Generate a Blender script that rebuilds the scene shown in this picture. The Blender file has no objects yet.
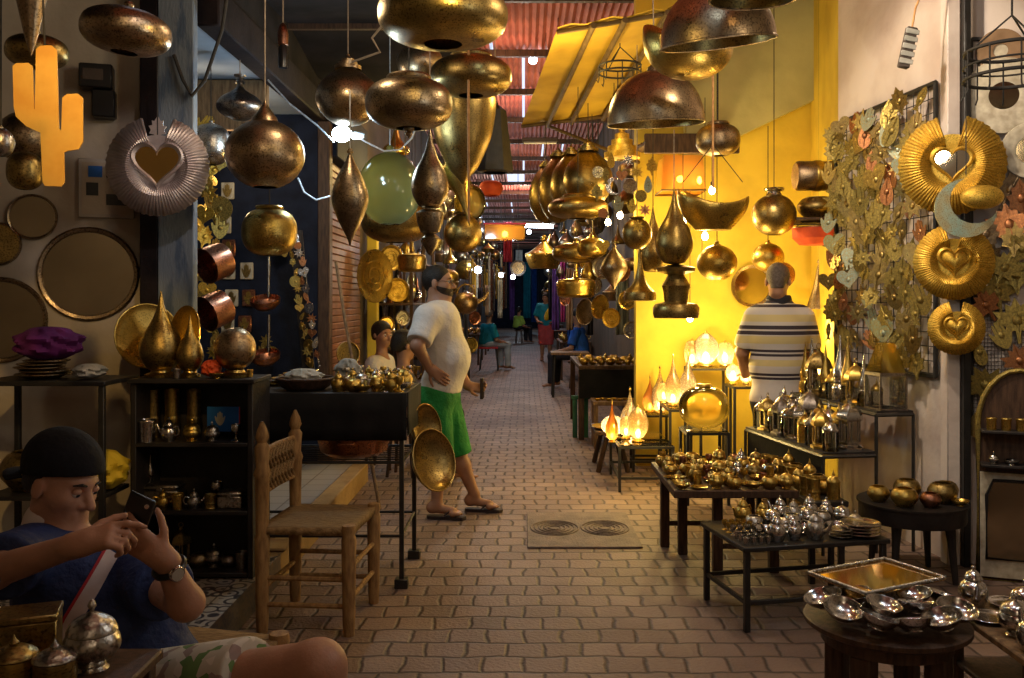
import bpy, bmesh, math, random
import numpy as np
from mathutils import Vector, Matrix
random.seed(7)
PI=math.pi; F=900.0; CX=524.0; HZ=301.0; CH=1.5
def P(px,py,Y): return Vector(((px-CX)*Y/F, Y, CH-(py-HZ)*Y/F))
def PX(px,Y): return (px-CX)*Y/F
def PZ(py,Y): return CH-(py-HZ)*Y/F
COL=bpy.context.scene.collection
ORD="first second third fourth fifth sixth seventh eighth ninth tenth eleventh twelfth thirteenth fourteenth fifteenth sixteenth seventeenth eighteenth nineteenth twentieth".split()
# ---------------------------------------------------------------- mesh collector
class MB:
    def __init__(s): s.v=[]; s.f=[]; s.flat=[]
    def add(s,vs,fs,M=None,flat=False):
        b=len(s.v)
        s.v+= [tuple(M@Vector(v)) for v in vs] if M is not None else [tuple(v) for v in vs]
        s.f+=[tuple(b+i for i in f) for f in fs]; s.flat+=[flat]*len(fs); return s
    def box(s,lo,hi,b=0.0,M=None):
        x0,y0,z0=lo;x1,y1,z1=hi
        if b<=0:
            vs=[(x,y,z) for x in(x0,x1) for y in(y0,y1) for z in(z0,z1)]
            return s.add(vs,[(0,1,3,2),(4,6,7,5),(0,4,5,1),(2,3,7,6),(0,2,6,4),(1,5,7,3)],M,True)
        bm=bmesh.new(); bmesh.ops.create_cube(bm,size=1)
        for v in bm.verts: v.co=Vector(((x0+x1)/2+v.co.x*(x1-x0),(y0+y1)/2+v.co.y*(y1-y0),(z0+z1)/2+v.co.z*(z1-z0)))
        bmesh.ops.bevel(bm,geom=bm.edges[:],offset=b,segments=1,affect='EDGES')
        return s.bm(bm,M,True)
    def bm(s,bm,M=None,flat=False):
        bm.verts.index_update(); vs=[v.co.copy() for v in bm.verts]; fs=[[v.index for v in f.verts] for f in bm.faces]; bm.free()
        return s.add(vs,fs,M,flat)
    def lathe(s,prof,seg=24,M=None,wob=None):
        vs=[];rings=[]
        for (r,z) in prof:
            if r<1e-6: rings.append([len(vs)]); vs.append((0,0,z))
            else:
                ring=[]
                for i in range(seg):
                    a=2*PI*i/seg; q=r*(wob(a,z) if wob else 1)
                    ring.append(len(vs)); vs.append((q*math.cos(a),q*math.sin(a),z))
                rings.append(ring)
        fs=[]
        for A,B in zip(rings,rings[1:]):
            for i in range(seg):
                j=(i+1)%seg
                if len(A)==1 and len(B)==1: break
                if len(A)==1: fs.append((A[0],B[j],B[i]))
                elif len(B)==1: fs.append((A[i],A[j],B[0]))
                else: fs.append((A[i],A[j],B[j],B[i]))
        return s.add(vs,fs,M)
    def ball(s,c,r,seg=12,n=8,M=None):
        rx,ry,rz=(r,r,r) if not hasattr(r,'__len__') else r
        K=Matrix.Translation(c)@Matrix.Diagonal((rx,ry,rz,1))
        return s.lathe([(math.sin(PI*i/n) if 0<i<n else 0,-math.cos(PI*i/n)) for i in range(n+1)],seg,(M@K) if M is not None else K)
    def tube(s,pts,r,seg=8,M=None,closed=False):
        pts=[Vector(p) for p in pts]; n=len(pts)
        rs=r if hasattr(r,'__len__') else [r]*n
        vs=[];fs=[];up=None
        for i,p in enumerate(pts):
            if closed: t=pts[(i+1)%n]-pts[i-1]
            else: t=pts[min(i+1,n-1)]-pts[max(i-1,0)]
            t.normalize()
            if up is None:
                up=Vector((0,0,1)) if abs(t.z)<.9 else Vector((1,0,0))
            u=(up-t*up.dot(t)).normalized(); w=t.cross(u); up=u
            for k in range(seg):
                a=2*PI*k/seg; vs.append(p+(u*math.cos(a)+w*math.sin(a))*rs[i])
        m=n if closed else n-1
        for i in range(m):
            for k in range(seg):
                a=i*seg+k;b=i*seg+(k+1)%seg;c=((i+1)%n)*seg+(k+1)%seg;d=((i+1)%n)*seg+k
                fs.append((a,b,c,d))
        if not closed:
            fs.append(tuple(range(seg))[::-1]); fs.append(tuple((n-1)*seg+k for k in range(seg)))
        return s.add(vs,fs,M)
    def prism(s,out,t,M=None):
        # outline in XZ, thickness along Y (0..t); front at y=0
        n=len(out); vs=[(x,0,z) for x,z in out]+[(x,t,z) for x,z in out]
        fs=[tuple(range(n)),tuple(range(2*n-1,n-1,-1))]+[(i,n+i,n+(i+1)%n,(i+1)%n) for i in range(n)]
        return s.add(vs,fs,M,True)
    def mesh(s,name,ang=40):
        me=bpy.data.meshes.new(name); me.from_pydata(s.v,[],s.f); me.validate()
        bm=bmesh.new(); bm.from_mesh(me); bmesh.ops.recalc_face_normals(bm,faces=bm.faces[:]); bm.to_mesh(me); bm.free()
        me.shade_smooth()
        try: me.set_sharp_from_angle(angle=math.radians(ang))
        except Exception: pass
        return me
def O(name,mb,mat,parent=None,label=None,loc=None,ang=40):
    me=mb.mesh(name,ang) if isinstance(mb,MB) else mb
    o=bpy.data.objects.new(name,me); COL.objects.link(o)
    if mat is not None:
        if len(me.materials)==0: me.materials.append(mat)
    if parent is not None: o.parent=parent
    if loc is not None: o.location=loc
    if label: o['label']=label
    return o
def TAG(o,label,cat,group=None):
    o['label']=label;o['category']=cat
    if group:o['group']=group
    return o
def T(name,label,cat,loc=(0,0,0),rz=0,group=None,rot=None):
    o=bpy.data.objects.new(name,None); COL.objects.link(o); o.location=loc; o.rotation_euler=rot or (0,0,rz)
    o.empty_display_size=.1
    return TAG(o,label,cat,group)
def S(name,mb,mat,parent=None):
    o=O(name,mb,mat,parent)
    if parent is None: o['kind']='structure'
    return o
def DUP(root,loc,rz=None,label=None,group=None,scale=None,rot=None):
    r=root.copy(); COL.objects.link(r); r.location=loc
    if rz is not None: r.rotation_euler=(0,0,rz)
    if rot is not None: r.rotation_euler=rot
    if scale is not None: r.scale=(scale,)*3 if not hasattr(scale,'__len__') else scale
    if label: r['label']=label
    if group: r['group']=group
    for ch in list(root.children):
        c=ch.copy(); COL.objects.link(c); c.parent=r
        for g in list(ch.children):
            d=g.copy(); COL.objects.link(d); d.parent=c
    return r
# ---------------------------------------------------------------- materials
def nm(name):
    m=bpy.data.materials.new(name); m.use_nodes=True; nt=m.node_tree; b=nt.nodes['Principled BSDF']; return m,nt,b
def N(nt,t,**k):
    n=nt.nodes.new(t)
    for a,v in k.items():
        if a.startswith('i_'): n.inputs[a[2:].replace('_',' ')].default_value=v
        else: setattr(n,a,v)
    return n
def c4(c): return (c[0],c[1],c[2],1)
def mixc(nt,fac,a,b):
    m=nt.nodes.new('ShaderNodeMix'); m.data_type='RGBA'
    m.inputs[6].default_value=c4(a) if not hasattr(a,'is_output') else (0,0,0,1); m.inputs[7].default_value=c4(b) if not hasattr(b,'is_output') else (0,0,0,1)
    if hasattr(a,'is_output'): nt.links.new(a,m.inputs[6])
    if hasattr(b,'is_output'): nt.links.new(b,m.inputs[7])
    if hasattr(fac,'is_output'): nt.links.new(fac,m.inputs[0])
    else: m.inputs[0].default_value=fac
    return m.outputs[2]
def ramp(nt,fac,a,b):
    r=nt.nodes.new('ShaderNodeMapRange'); nt.links.new(fac,r.inputs[0]); r.inputs[1].default_value=a; r.inputs[2].default_value=b; return r.outputs[0]
def metal(name,c,rough=.25,c2=None,ham=0,hs=60,pat=9,metallic=1.0,bump=.25):
    m,nt,b=nm(name); tc=N(nt,'ShaderNodeTexCoord'); n=N(nt,'ShaderNodeTexNoise',i_Scale=pat,i_Detail=4.0); nt.links.new(tc.outputs['Object'],n.inputs['Vector'])
    f=ramp(nt,n.outputs['Fac'],.38,.66)
    fn=N(nt,'ShaderNodeTexNoise',i_Scale=pat*13.0,i_Detail=3.0); nt.links.new(tc.outputs['Object'],fn.inputs['Vector'])
    base=mixc(nt,f,c2 or [x*.55 for x in c],c)
    sp=ramp(nt,fn.outputs['Fac'],.36,.5)
    nt.links.new(mixc(nt,sp,[x*.6 for x in (c2 or [y*.7 for y in c])],base) if bump or ham else base,b.inputs['Base Color'])
    b.inputs['Metallic'].default_value=metallic
    rr=nt.nodes.new('ShaderNodeMapRange'); nt.links.new(n.outputs['Fac'],rr.inputs[0]); rr.inputs[1].default_value=.3; rr.inputs[2].default_value=.7; rr.inputs[3].default_value=rough*1.5; rr.inputs[4].default_value=rough*.8
    nt.links.new(rr.outputs[0],b.inputs['Roughness'])
    if ham:
        v=N(nt,'ShaderNodeTexVoronoi',i_Scale=float(hs)); nt.links.new(tc.outputs['Object'],v.inputs['Vector'])
        bp=N(nt,'ShaderNodeBump',i_Strength=float(ham),i_Distance=.004); nt.links.new(v.outputs['Distance'],bp.inputs['Height']); nt.links.new(bp.outputs[0],b.inputs['Normal'])
    else:
        bp=N(nt,'ShaderNodeBump',i_Strength=bump,i_Distance=.006); nt.links.new(n.outputs['Fac'],bp.inputs['Height']); nt.links.new(bp.outputs[0],b.inputs['Normal'])
    return m
def matte(name,c,c2=None,rough=.75,sc=6,bump=.2,bs=40,lo=.35,hi=.65,spec=.3,stretch=None,bd=.01):
    m,nt,b=nm(name); tc=N(nt,'ShaderNodeTexCoord'); src=tc.outputs['Object']
    if stretch:
        mp=N(nt,'ShaderNodeMapping'); mp.inputs['Scale'].default_value=stretch; nt.links.new(src,mp.inputs[0]); src=mp.outputs[0]
    n=N(nt,'ShaderNodeTexNoise',i_Scale=float(sc),i_Detail=6.0); nt.links.new(src,n.inputs['Vector'])
    f=ramp(nt,n.outputs['Fac'],lo,hi)
    nt.links.new(mixc(nt,f,c2 or [x*.7 for x in c],c),b.inputs['Base Color']); b.inputs['Roughness'].default_value=rough
    b.inputs['Specular IOR Level'].default_value=spec
    if bump:
        n2=N(nt,'ShaderNodeTexNoise',i_Scale=float(bs),i_Detail=4.0); nt.links.new(src,n2.inputs['Vector'])
        bp=N(nt,'ShaderNodeBump',i_Strength=float(bump),i_Distance=bd); nt.links.new(n2.outputs['Fac'],bp.inputs['Height']); nt.links.new(bp.outputs[0],b.inputs['Normal'])
    return m
def emit(name,c,st):
    m,nt,b=nm(name); b.inputs['Base Color'].default_value=c4(c); b.inputs['Emission Color'].default_value=c4(c); b.inputs['Emission Strength'].default_value=st; return m
def glass(name,c,trans=.6,rough=.1,pat=0):
    # thin tinted glass: see-through, gloss and a little translucence
    m=bpy.data.materials.new(name); m.use_nodes=True; nt=m.node_tree; nt.nodes.clear()
    out=N(nt,'ShaderNodeOutputMaterial'); tr=N(nt,'ShaderNodeBsdfTransparent'); tr.inputs[0].default_value=c4(c)
    tl=N(nt,'ShaderNodeBsdfTranslucent'); tl.inputs[0].default_value=c4(c); gl=N(nt,'ShaderNodeBsdfGlossy'); gl.inputs['Roughness'].default_value=rough; gl.inputs[0].default_value=(.9,.9,.9,1)
    m1=N(nt,'ShaderNodeMixShader'); m1.inputs[0].default_value=trans; nt.links.new(tl.outputs[0],m1.inputs[1]); nt.links.new(tr.outputs[0],m1.inputs[2])
    if pat:
        tc=N(nt,'ShaderNodeTexCoord'); v=N(nt,'ShaderNodeTexVoronoi',i_Scale=float(pat)); nt.links.new(tc.outputs['Object'],v.inputs['Vector'])
        f=ramp(nt,v.outputs['Distance'],.1,.5); mu=N(nt,'ShaderNodeMath',operation='MULTIPLY'); nt.links.new(f,mu.inputs[0]); mu.inputs[1].default_value=trans; nt.links.new(mu.outputs[0],m1.inputs[0])
    fr=N(nt,'ShaderNodeFresnel'); fr.inputs[0].default_value=1.5
    m2=N(nt,'ShaderNodeMixShader'); nt.links.new(fr.outputs[0],m2.inputs[0]); nt.links.new(m1.outputs[0],m2.inputs[1]); nt.links.new(gl.outputs[0],m2.inputs[2])
    nt.links.new(m2.outputs[0],out.inputs[0]); return m
# ---------------------------------------------------------------- signed-distance bodies
def cap(a,b,ra,rb,k=.03,flat=0): return ('c',Vector(a),Vector(b),ra,rb,k,flat)
def ell(c,r,R=None,k=.03,sub=0): return ('e',Vector(c),r,R,k,sub)
def nets(d,org,h):
    s=d<0; nx,ny,nz=d.shape
    co=[(i,j,k) for i in(0,1) for j in(0,1) for k in(0,1)]
    sl=lambda a,o:a[o[0]:nx-1+o[0],o[1]:ny-1+o[1],o[2]:nz-1+o[2]]
    cnt=sum(sl(s,o).astype(np.int8) for o in co); mask=(cnt>0)&(cnt<8)
    idx=-np.ones(mask.shape,np.int64); n=int(mask.sum()); idx[mask]=np.arange(n)
    cv=[sl(d,o)[mask] for o in co]; pos=np.zeros((n,3)); c=np.zeros(n)
    for a in range(8):
        for b in range(a+1,8):
            df=[co[b][i]-co[a][i] for i in range(3)]
            if sum(abs(x) for x in df)!=1: continue
            A,B=cv[a],cv[b]; x=(A<0)!=(B<0); t=np.where(x,A/np.where(x,A-B,1),0)
            pos+=np.where(x[:,None],np.array(co[a])+t[:,None]*np.array(df),0); c+=x
    v=(np.argwhere(mask)+pos/c[:,None])*h+np.array(org)
    fs=[]
    for ax in range(3):
        o1,o2=[(1,2),(2,0),(0,1)][ax]
        sA=[slice(1,-1)]*3; sA[ax]=slice(0,-1); sB=[slice(1,-1)]*3; sB[ax]=slice(1,None)
        x=s[tuple(sA)]!=s[tuple(sB)]; ins=s[tuple(sA)][x]
        q=np.argwhere(x); q[:,o1]+=1; q[:,o2]+=1
        def g(a,b):
            r=q.copy(); r[:,o1]-=a; r[:,o2]-=b; return idx[r[:,0],r[:,1],r[:,2]]
        F4=np.stack([g(1,1),g(0,1),g(0,0),g(1,0)],1); F4[~ins]=F4[~ins][:,::-1]; fs.append(F4)
    return v,np.concatenate(fs)
def sdf(name,prims,h=.007,cuts=(),infl=0.0,mat=None,parent=None,label=None,keep=()):
    lo=np.full(3,1e9);hi=-lo
    for p in prims:
        if p[0]=='c':
            for q,r in((p[1],p[3]),(p[2],p[4])): lo=np.minimum(lo,np.array(q)-r);hi=np.maximum(hi,np.array(q)+r)
        elif not p[5]:
            r=max(p[2]); lo=np.minimum(lo,np.array(p[1])-r);hi=np.maximum(hi,np.array(p[1])+r)
    lo=lo-infl-4*h; hi=hi+infl+4*h; n=np.ceil((hi-lo)/h).astype(int)+1
    d=np.full(n,1.0,np.float32); ax=[lo[i]+h*np.arange(n[i]) for i in range(3)]
    for p in prims:
        k=p[5] if p[0]=='c' else p[4]
        if p[0]=='c': r=max(p[3],p[4]); a=np.minimum(np.array(p[1]),np.array(p[2]))-r; b=np.maximum(np.array(p[1]),np.array(p[2]))+r
        else: r=max(p[2]); a=np.array(p[1])-r; b=np.array(p[1])+r
        m=k+infl+3*h
        i0=np.clip(np.floor((a-m-lo)/h).astype(int),0,n-1); i1=np.clip(np.ceil((b+m-lo)/h).astype(int)+1,1,n)
        X,Y,Z=np.meshgrid(ax[0][i0[0]:i1[0]],ax[1][i0[1]:i1[1]],ax[2][i0[2]:i1[2]],indexing='ij')
        if p[0]=='c':
            A=np.array(p[1]);D=np.array(p[2])-A;L2=max(D@D,1e-9)
            u=((X-A[0])*D[0]+(Y-A[1])*D[1]+(Z-A[2])*D[2])/L2; t=np.clip(u,0,1)
            e=np.sqrt((X-A[0]-t*D[0])**2+(Y-A[1]-t*D[1])**2+(Z-A[2]-t*D[2])**2)-(p[3]+t*(p[4]-p[3]))
            if p[6]: e=np.maximum(e,(u-1)*math.sqrt(L2)-infl)
        else:
            x,y,z=X-p[1][0],Y-p[1][1],Z-p[1][2]
            if p[3] is not None:
                R=np.array(p[3]); x,y,z=x*R[0][0]+y*R[1][0]+z*R[2][0],x*R[0][1]+y*R[1][1]+z*R[2][1],x*R[0][2]+y*R[1][2]+z*R[2][2]
            rx,ry,rz=p[2]; k0=np.sqrt((x/rx)**2+(y/ry)**2+(z/rz)**2); k1=np.sqrt((x/rx**2)**2+(y/ry**2)**2+(z/rz**2)**2)
            e=k0*(k0-1)/np.maximum(k1,1e-6)
        sl=(slice(i0[0],i1[0]),slice(i0[1],i1[1]),slice(i0[2],i1[2])); o=d[sl]
        if p[0]=='e' and p[5]:
            e=-e; q=np.clip(.5-.5*(e-o)/k,0,1); q=np.clip(.5+.5*(e-o)/k,0,1); d[sl]=o*(1-q)+e*q+k*q*(1-q)
        else:
            e=e-infl; q=np.clip(.5+.5*(e-o)/k,0,1); d[sl]=e*(1-q)+o*q-k*q*(1-q)
    if cuts:
        X,Y,Z=np.meshgrid(*ax,indexing='ij')
        for (c,nn) in cuts:   # keep the side the normal points to
            nn=Vector(nn).normalized(); d=np.maximum(d,-((X-c[0])*nn[0]+(Y-c[1])*nn[1]+(Z-c[2])*nn[2]).astype(np.float32))
    v,f=nets(d,lo,h)
    me=bpy.data.meshes.new(name); me.from_pydata(v.tolist(),[],f.tolist()); me.shade_smooth()
    return O(name,me,mat,parent,label)
def frame(f,up=(0,0,1)):
    f=Vector(f).normalized(); l=Vector(up).cross(f).normalized(); u=f.cross(l); return f,l,u
def RM(f,l,u): return [[f[i],l[i],u[i]] for i in range(3)]
def head_prims(c,f,l,u,s=1.0):
    c=Vector(c); R=RM(f,l,u); q=lambda a,b,d:c+(f*a+l*b+u*d)*s
    e=lambda p,r,k,sub=0:ell(p,[x*s for x in r],R,k*s,sub)
    P_=[e(q(-.012,0,.035),(.1,.077,.09),.02),e(q(.03,0,-.045),(.066,.058,.075),.04),e(q(.068,0,-.088),(.026,.026,.022),.03),
        e(q(.07,0,.028),(.026,.052,.014),.025)]
    for b in(-1,1): P_+= [e(q(.086,b*.034,.004),(.018,.02,.012),.015,1)]
    P_+=[cap(q(.088,0,.012),q(.117,0,-.03),.010*s,.014*s,.012*s),cap(q(.098,-.015,-.034),q(.098,.015,-.034),.009*s,.009*s,.01*s),
         cap(q(.09,-.02,-.062),q(.09,.02,-.062),.008*s,.008*s,.008*s),cap(q(.087,-.017,-.074),q(.087,.017,-.074),.009*s,.009*s,.008*s)]
    for b in(-1,1):
        P_+=[e(q(.05,b*.045,-.022),(.035,.022,.026),.03),ell(q(-.012,b*.079,-.008),(.02*s,.009*s,.033*s),R,.008*s)]
    return P_
def hand_prims(w,d,n,curl=.5,side=1,s=1.0,spread=.12,thumb=1.0,curls=None):
    # w wrist, d direction of the fingers, n palm normal (the way the palm faces), side: +1 puts the thumb on the d x n side
    w=Vector(w); d=Vector(d).normalized(); n=(Vector(n)-d*Vector(n).dot(d)).normalized(); x=d.cross(n)*side
    P_=[cap(w-d*.01*s,w+d*.03*s,.026*s,.03*s,.02)]
    for o in(-.028,-.01,.01,.028): P_.append(cap(w+d*.02*s+x*o*.7*s,w+d*.085*s+x*o*s,.016*s,.0125*s,.015))
    L=[.078,.088,.082,.062]
    for i,o in enumerate((.031,.011,-.010,-.030)):
        b=w+d*.088*s+x*o*s; a=0; dd=(d+x*o*spread*20*.25).normalized(); p=b
        cu=curls[i] if curls else curl
        for j,fr in enumerate((.45,.31,.24)):
            a+=cu*(.75,1.0,.7)[j]; v=dd*math.cos(a)+n*math.sin(a); e=p+v*L[i]*fr*s
            P_.append(cap(p,e,(.0095-.0008*j)*s,(.0088-.0012*j)*s,.004)); p=e
    p=w+d*.025*s+x*.026*s; v=(d*.55+x*.8*thumb+n*.25).normalized()
    for j,(ln,r) in enumerate(((.042,.013),(.032,.011),(.026,.0095))):
        e=p+v*ln*s; P_.append(cap(p,e,r*s,(r-.0015)*s,.008 if j==0 else .004)); p=e; v=(v*.8+d*.35+n*.25*curl).normalized()
    return P_
M={}
M['brass']=metal('brass',(.80,.55,.14),.28)
M['brass_h']=metal('hammered_brass',(.72,.50,.13),.3,ham=.2,hs=130)
M['brass_dark']=metal('aged_brass',(.52,.37,.12),.32,c2=(.27,.19,.07),ham=.12,hs=130)
M['bronze']=metal('bronze',(.50,.38,.23),.33,c2=(.22,.16,.10),ham=.15,hs=120)
M['copper']=metal('copper',(.62,.27,.15),.28,c2=(.3,.14,.09))
M['copper_h']=metal('aged_copper',(.60,.44,.25),.31,c2=(.32,.23,.14),ham=.15,hs=120)
M['silver']=metal('silver',(.72,.70,.68),.18,c2=(.5,.47,.43))
M['silver_h']=metal('hammered_silver',(.66,.62,.56),.27,c2=(.38,.35,.31),ham=.2,hs=120)
M['pewter']=metal('aged_silver',(.42,.37,.32),.32,c2=(.22,.19,.17),ham=.2,hs=60)
M['gold']=metal('gold_sheet',(.90,.62,.12),.5,c2=(.6,.38,.06),pat=14)
M['gold_leaf']=metal('brass_sheet',(.56,.42,.11),.48,c2=(.27,.21,.07),pat=16)
M['copper_leaf']=metal('copper_sheet',(.66,.30,.12),.36,c2=(.35,.15,.07),pat=16)
M['verdigris']=metal('verdigris_sheet',(.36,.52,.44),.45,c2=(.45,.38,.2),pat=12,metallic=.7)
M['gold_plain']=metal('golden_sheet',(.92,.60,.16),.42,c2=(.75,.42,.1),pat=7,bump=0)
M['silver_sheet']=metal('silver_sheet',(.78,.71,.70),.46,c2=(.55,.48,.47),pat=12,bump=0)
M['mirror']=metal('mirror_glass',(.82,.80,.74),.03,c2=(.8,.78,.72),pat=1,bump=0)
M['mirror_dark']=metal('tarnished_mirror',(.42,.36,.25),.10,c2=(.33,.28,.19),pat=3,bump=0)
M['mirror_gold']=metal('golden_mirror',(.85,.58,.2),.06,c2=(.8,.5,.16),pat=2,bump=0)
M['iron']=matte('black_iron',(.022,.02,.019),(.012,.011,.01),.45,20,.2,60,spec=.5)
M['iron_d']=matte('dark_wire',(.03,.026,.022),(.016,.014,.012),.6,20,.1)
M['black_cloth']=matte('black_cloth',(.014,.013,.014),(.008,.008,.009),.8,8,.4,14,spec=.2)
M['black_wood']=matte('black_painted_wood',(.026,.021,.02),(.013,.011,.011),.5,8,.25,50,spec=.4)
M['cord']=matte('pale_cord',(.42,.34,.26),(.25,.2,.15),.8,30,.1)
M['cord_o']=matte('orange_cord',(.6,.32,.12),(.4,.2,.08),.8,30,.1)
M['cord_d']=matte('dark_cord',(.05,.045,.04),(.03,.03,.03),.7,30,.1)
M['cord_b']=matte('white_flex',(.62,.66,.7),(.4,.42,.45),.5,30,.1)
M['wood']=matte('worn_wood',(.30,.18,.085),(.14,.08,.04),.6,7,.35,60,stretch=(8,8,1.2))
M['wood_d']=matte('dark_wood',(.11,.06,.035),(.05,.028,.018),.55,7,.3,60,stretch=(8,8,1.2))
M['wood_chair']=matte('turned_wood',(.44,.26,.10),(.24,.13,.05),.6,9,.35,70,stretch=(6,6,1.5))
M['straw']=matte('woven_straw',(.42,.27,.12),(.2,.12,.05),.8,30,.8,90,stretch=(1,8,1))
M['plaster']=matte('cream_plaster',(.52,.45,.35),(.40,.33,.25),.85,3,.25,30)
M['white_wall']=matte('whitewash',(.72,.62,.54),(.50,.38,.31),.85,2.2,.35,18,lo=.25,hi=.55)
M['yellow_wall']=matte('yellow_plaster',(.80,.61,.08),(.62,.45,.06),.8,2.5,.25,25)
M['wall_shade']=matte('painted_shade_plaster',(.60,.58,.30),(.44,.42,.22),.85,2.2,.3,20)  # less-lit tone of the yellow wall, put into the colour
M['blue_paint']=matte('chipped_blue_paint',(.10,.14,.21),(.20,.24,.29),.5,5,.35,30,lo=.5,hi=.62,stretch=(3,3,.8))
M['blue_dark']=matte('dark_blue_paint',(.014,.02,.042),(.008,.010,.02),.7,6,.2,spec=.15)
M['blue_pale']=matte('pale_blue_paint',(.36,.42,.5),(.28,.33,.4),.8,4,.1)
M['brown_dark']=matte('dark_brown_board',(.024,.017,.018),(.012,.010,.012),.7,6,.3,spec=.1)
M['shutter']=matte('brown_shutter_paint',(.24,.105,.065),(.16,.07,.045),.5,8,.15)
M['far_wall']=matte('dark_brown_plaster',(.10,.075,.06),(.05,.04,.034),.85,2,.3)  # dark brown plaster with random mottling
M['ceil']=matte('dark_canvas',(.028,.024,.025),(.016,.014,.015),.9,4,.4,8,spec=.08)
M['roof']=matte('rusty_corrugated_sheet',(.60,.20,.14),(.36,.11,.08),.6,3,.2)
M['awning']=matte('yellow_sheet',(.72,.46,.05),(.52,.31,.035),.7,2.5,.25,10)
M['awning_rib']=matte('awning_frame',(.18,.11,.03),(.1,.06,.02),.6,8,.1)
M['skin']=matte('tanned_skin',(.40,.21,.125),(.33,.165,.095),.5,12,.1,120,spec=.4)
M['skin_b']=matte('warm_skin',(.46,.235,.15),(.38,.19,.115),.48,12,.1,120,spec=.4)
M['hair']=matte('black_hair',(.018,.014,.012),(.01,.008,.007),.55,60,.6,140)
M['hair_g']=matte('cropped_grey_hair',(.13,.10,.08),(.08,.06,.05),.7,60,.5,160)
M['beard']=matte('short_beard',(.045,.028,.02),(.025,.016,.012),.7,80,.5,160)
M['white_tee']=matte('white_cotton',(.72,.68,.62),(.64,.60,.55),.85,3,.45,9,bd=.045)
M['green_cloth']=matte('green_cotton',(.02,.25,.045),(.014,.16,.03),.75,5,.5,12,bd=.045)
M['navy']=matte('navy_cotton',(.026,.042,.13),(.018,.03,.09),.7,6,.5,14,bd=.045)
M['cap']=matte('black_cap_cloth',(.007,.007,.011),(.005,.005,.007),.9,20,.3,60)
M['trim_w']=matte('off_white_trim',(.7,.62,.58),(.6,.5,.48),.8,10,.1)
M['red']=matte('red_trim',(.5,.04,.05),(.4,.03,.04),.7,10,.1)
M['teal']=matte('teal_cotton',(.01,.26,.36),(.008,.18,.26),.75,5,.4,12,bd=.045)
M['denim']=matte('pale_denim',(.42,.47,.52),(.32,.37,.42),.8,8,.4,20)
M['dark_cloth']=matte('dark_trousers',(.02,.02,.028),(.012,.012,.018),.8,8,.4,20)
M['grey_tee']=matte('charcoal_cotton',(.07,.062,.058),(.045,.04,.038),.85,5,.4,14,bd=.045)
M['eye_w']=matte('eye_white',(.6,.55,.5),(.55,.5,.45),.3,5,0)
M['black']=matte('black_plastic',(.012,.012,.013),(.009,.009,.01),.3,8,0,spec=.5)
M['phone_glass']=matte('dark_glass',(.01,.01,.012),(.01,.01,.012),.08,8,0,spec=.6)
M['purple']=matte('purple_cloth',(.16,.02,.16),(.08,.012,.09),.8,9,.7,14)
M['orange_red']=matte('orange_red_cloth',(.75,.11,.03),(.5,.06,.02),.7,8,.3)
M['pink']=matte('magenta_cloth',(.5,.05,.2),(.3,.03,.13),.8,8,.4)
M['violet']=matte('violet_cloth',(.17,.07,.28),(.1,.04,.17),.8,8,.4)
M['blue_cloth']=matte('blue_cloth',(.02,.12,.5),(.015,.07,.3),.8,8,.4)
M['tan_cloth']=matte('tan_cloth',(.32,.2,.11),(.2,.12,.06),.8,8,.4)
M['yellow_cloth']=matte('yellow_cloth',(.7,.5,.03),(.55,.38,.02),.7,8,.3)
M['lime']=matte('lime_cotton',(.35,.55,.08),(.25,.4,.06),.8,8,.3)
M['red_short']=matte('coral_cotton',(.55,.1,.11),(.4,.07,.08),.8,8,.3)
M['green_paint']=matte('green_painted_wood',(.05,.18,.1),(.03,.11,.06),.6,8,.2)
M['stone']=matte('ochre_stone',(.42,.28,.13),(.28,.18,.08),.8,5,.4,30)
M['cover']=matte('worn_cover_slab',(.25,.19,.155),(.16,.12,.10),.65,9,.9,70)
M['paper']=matte('aged_paper',(.5,.45,.38),(.4,.36,.3),.8,6,.1)
M['ivory']=matte('ivory_plaque',(.62,.56,.42),(.4,.34,.24),.5,20,.2)
M['teal_paper']=matte('blue_leaflet',(.02,.14,.5),(.016,.10,.38),.4,6,0)
M['rag']=matte('pale_rag',(.5,.47,.42),(.3,.3,.26),.85,8,.5)
M['sole']=matte('dark_sandal',(.05,.035,.03),(.03,.02,.02),.7,10,.2)
M['amber']=glass('amber_glass',(.95,.78,.30),.72,.05)
M['amber_lit']=glass('lit_amber_glass',(1,.74,.32),.5,.2,pat=70)
M['crystal']=glass('crackled_clear_glass',(1,.84,.56),.55,.12,pat=80)
M['orange_glass']=glass('orange_glass',(1,.52,.10),.3,.1)
M['clear']=glass('clear_glass',(.93,.93,.9),.88,.03)
M['green_glass']=glass('greenish_glass',(.74,.86,.58),.12,.12)
M['screen']=emit('phone_screen',(.75,.85,1),1.6)
M['bulb']=emit('warm_bulb',(1,.70,.32),30)
M['bulb_hot']=emit('hot_bulb',(1,.76,.40),42)
M['led']=emit('cool_led',(.62,.86,1),60)
M['led_far']=emit('far_led',(.75,.88,1),22)
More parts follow.
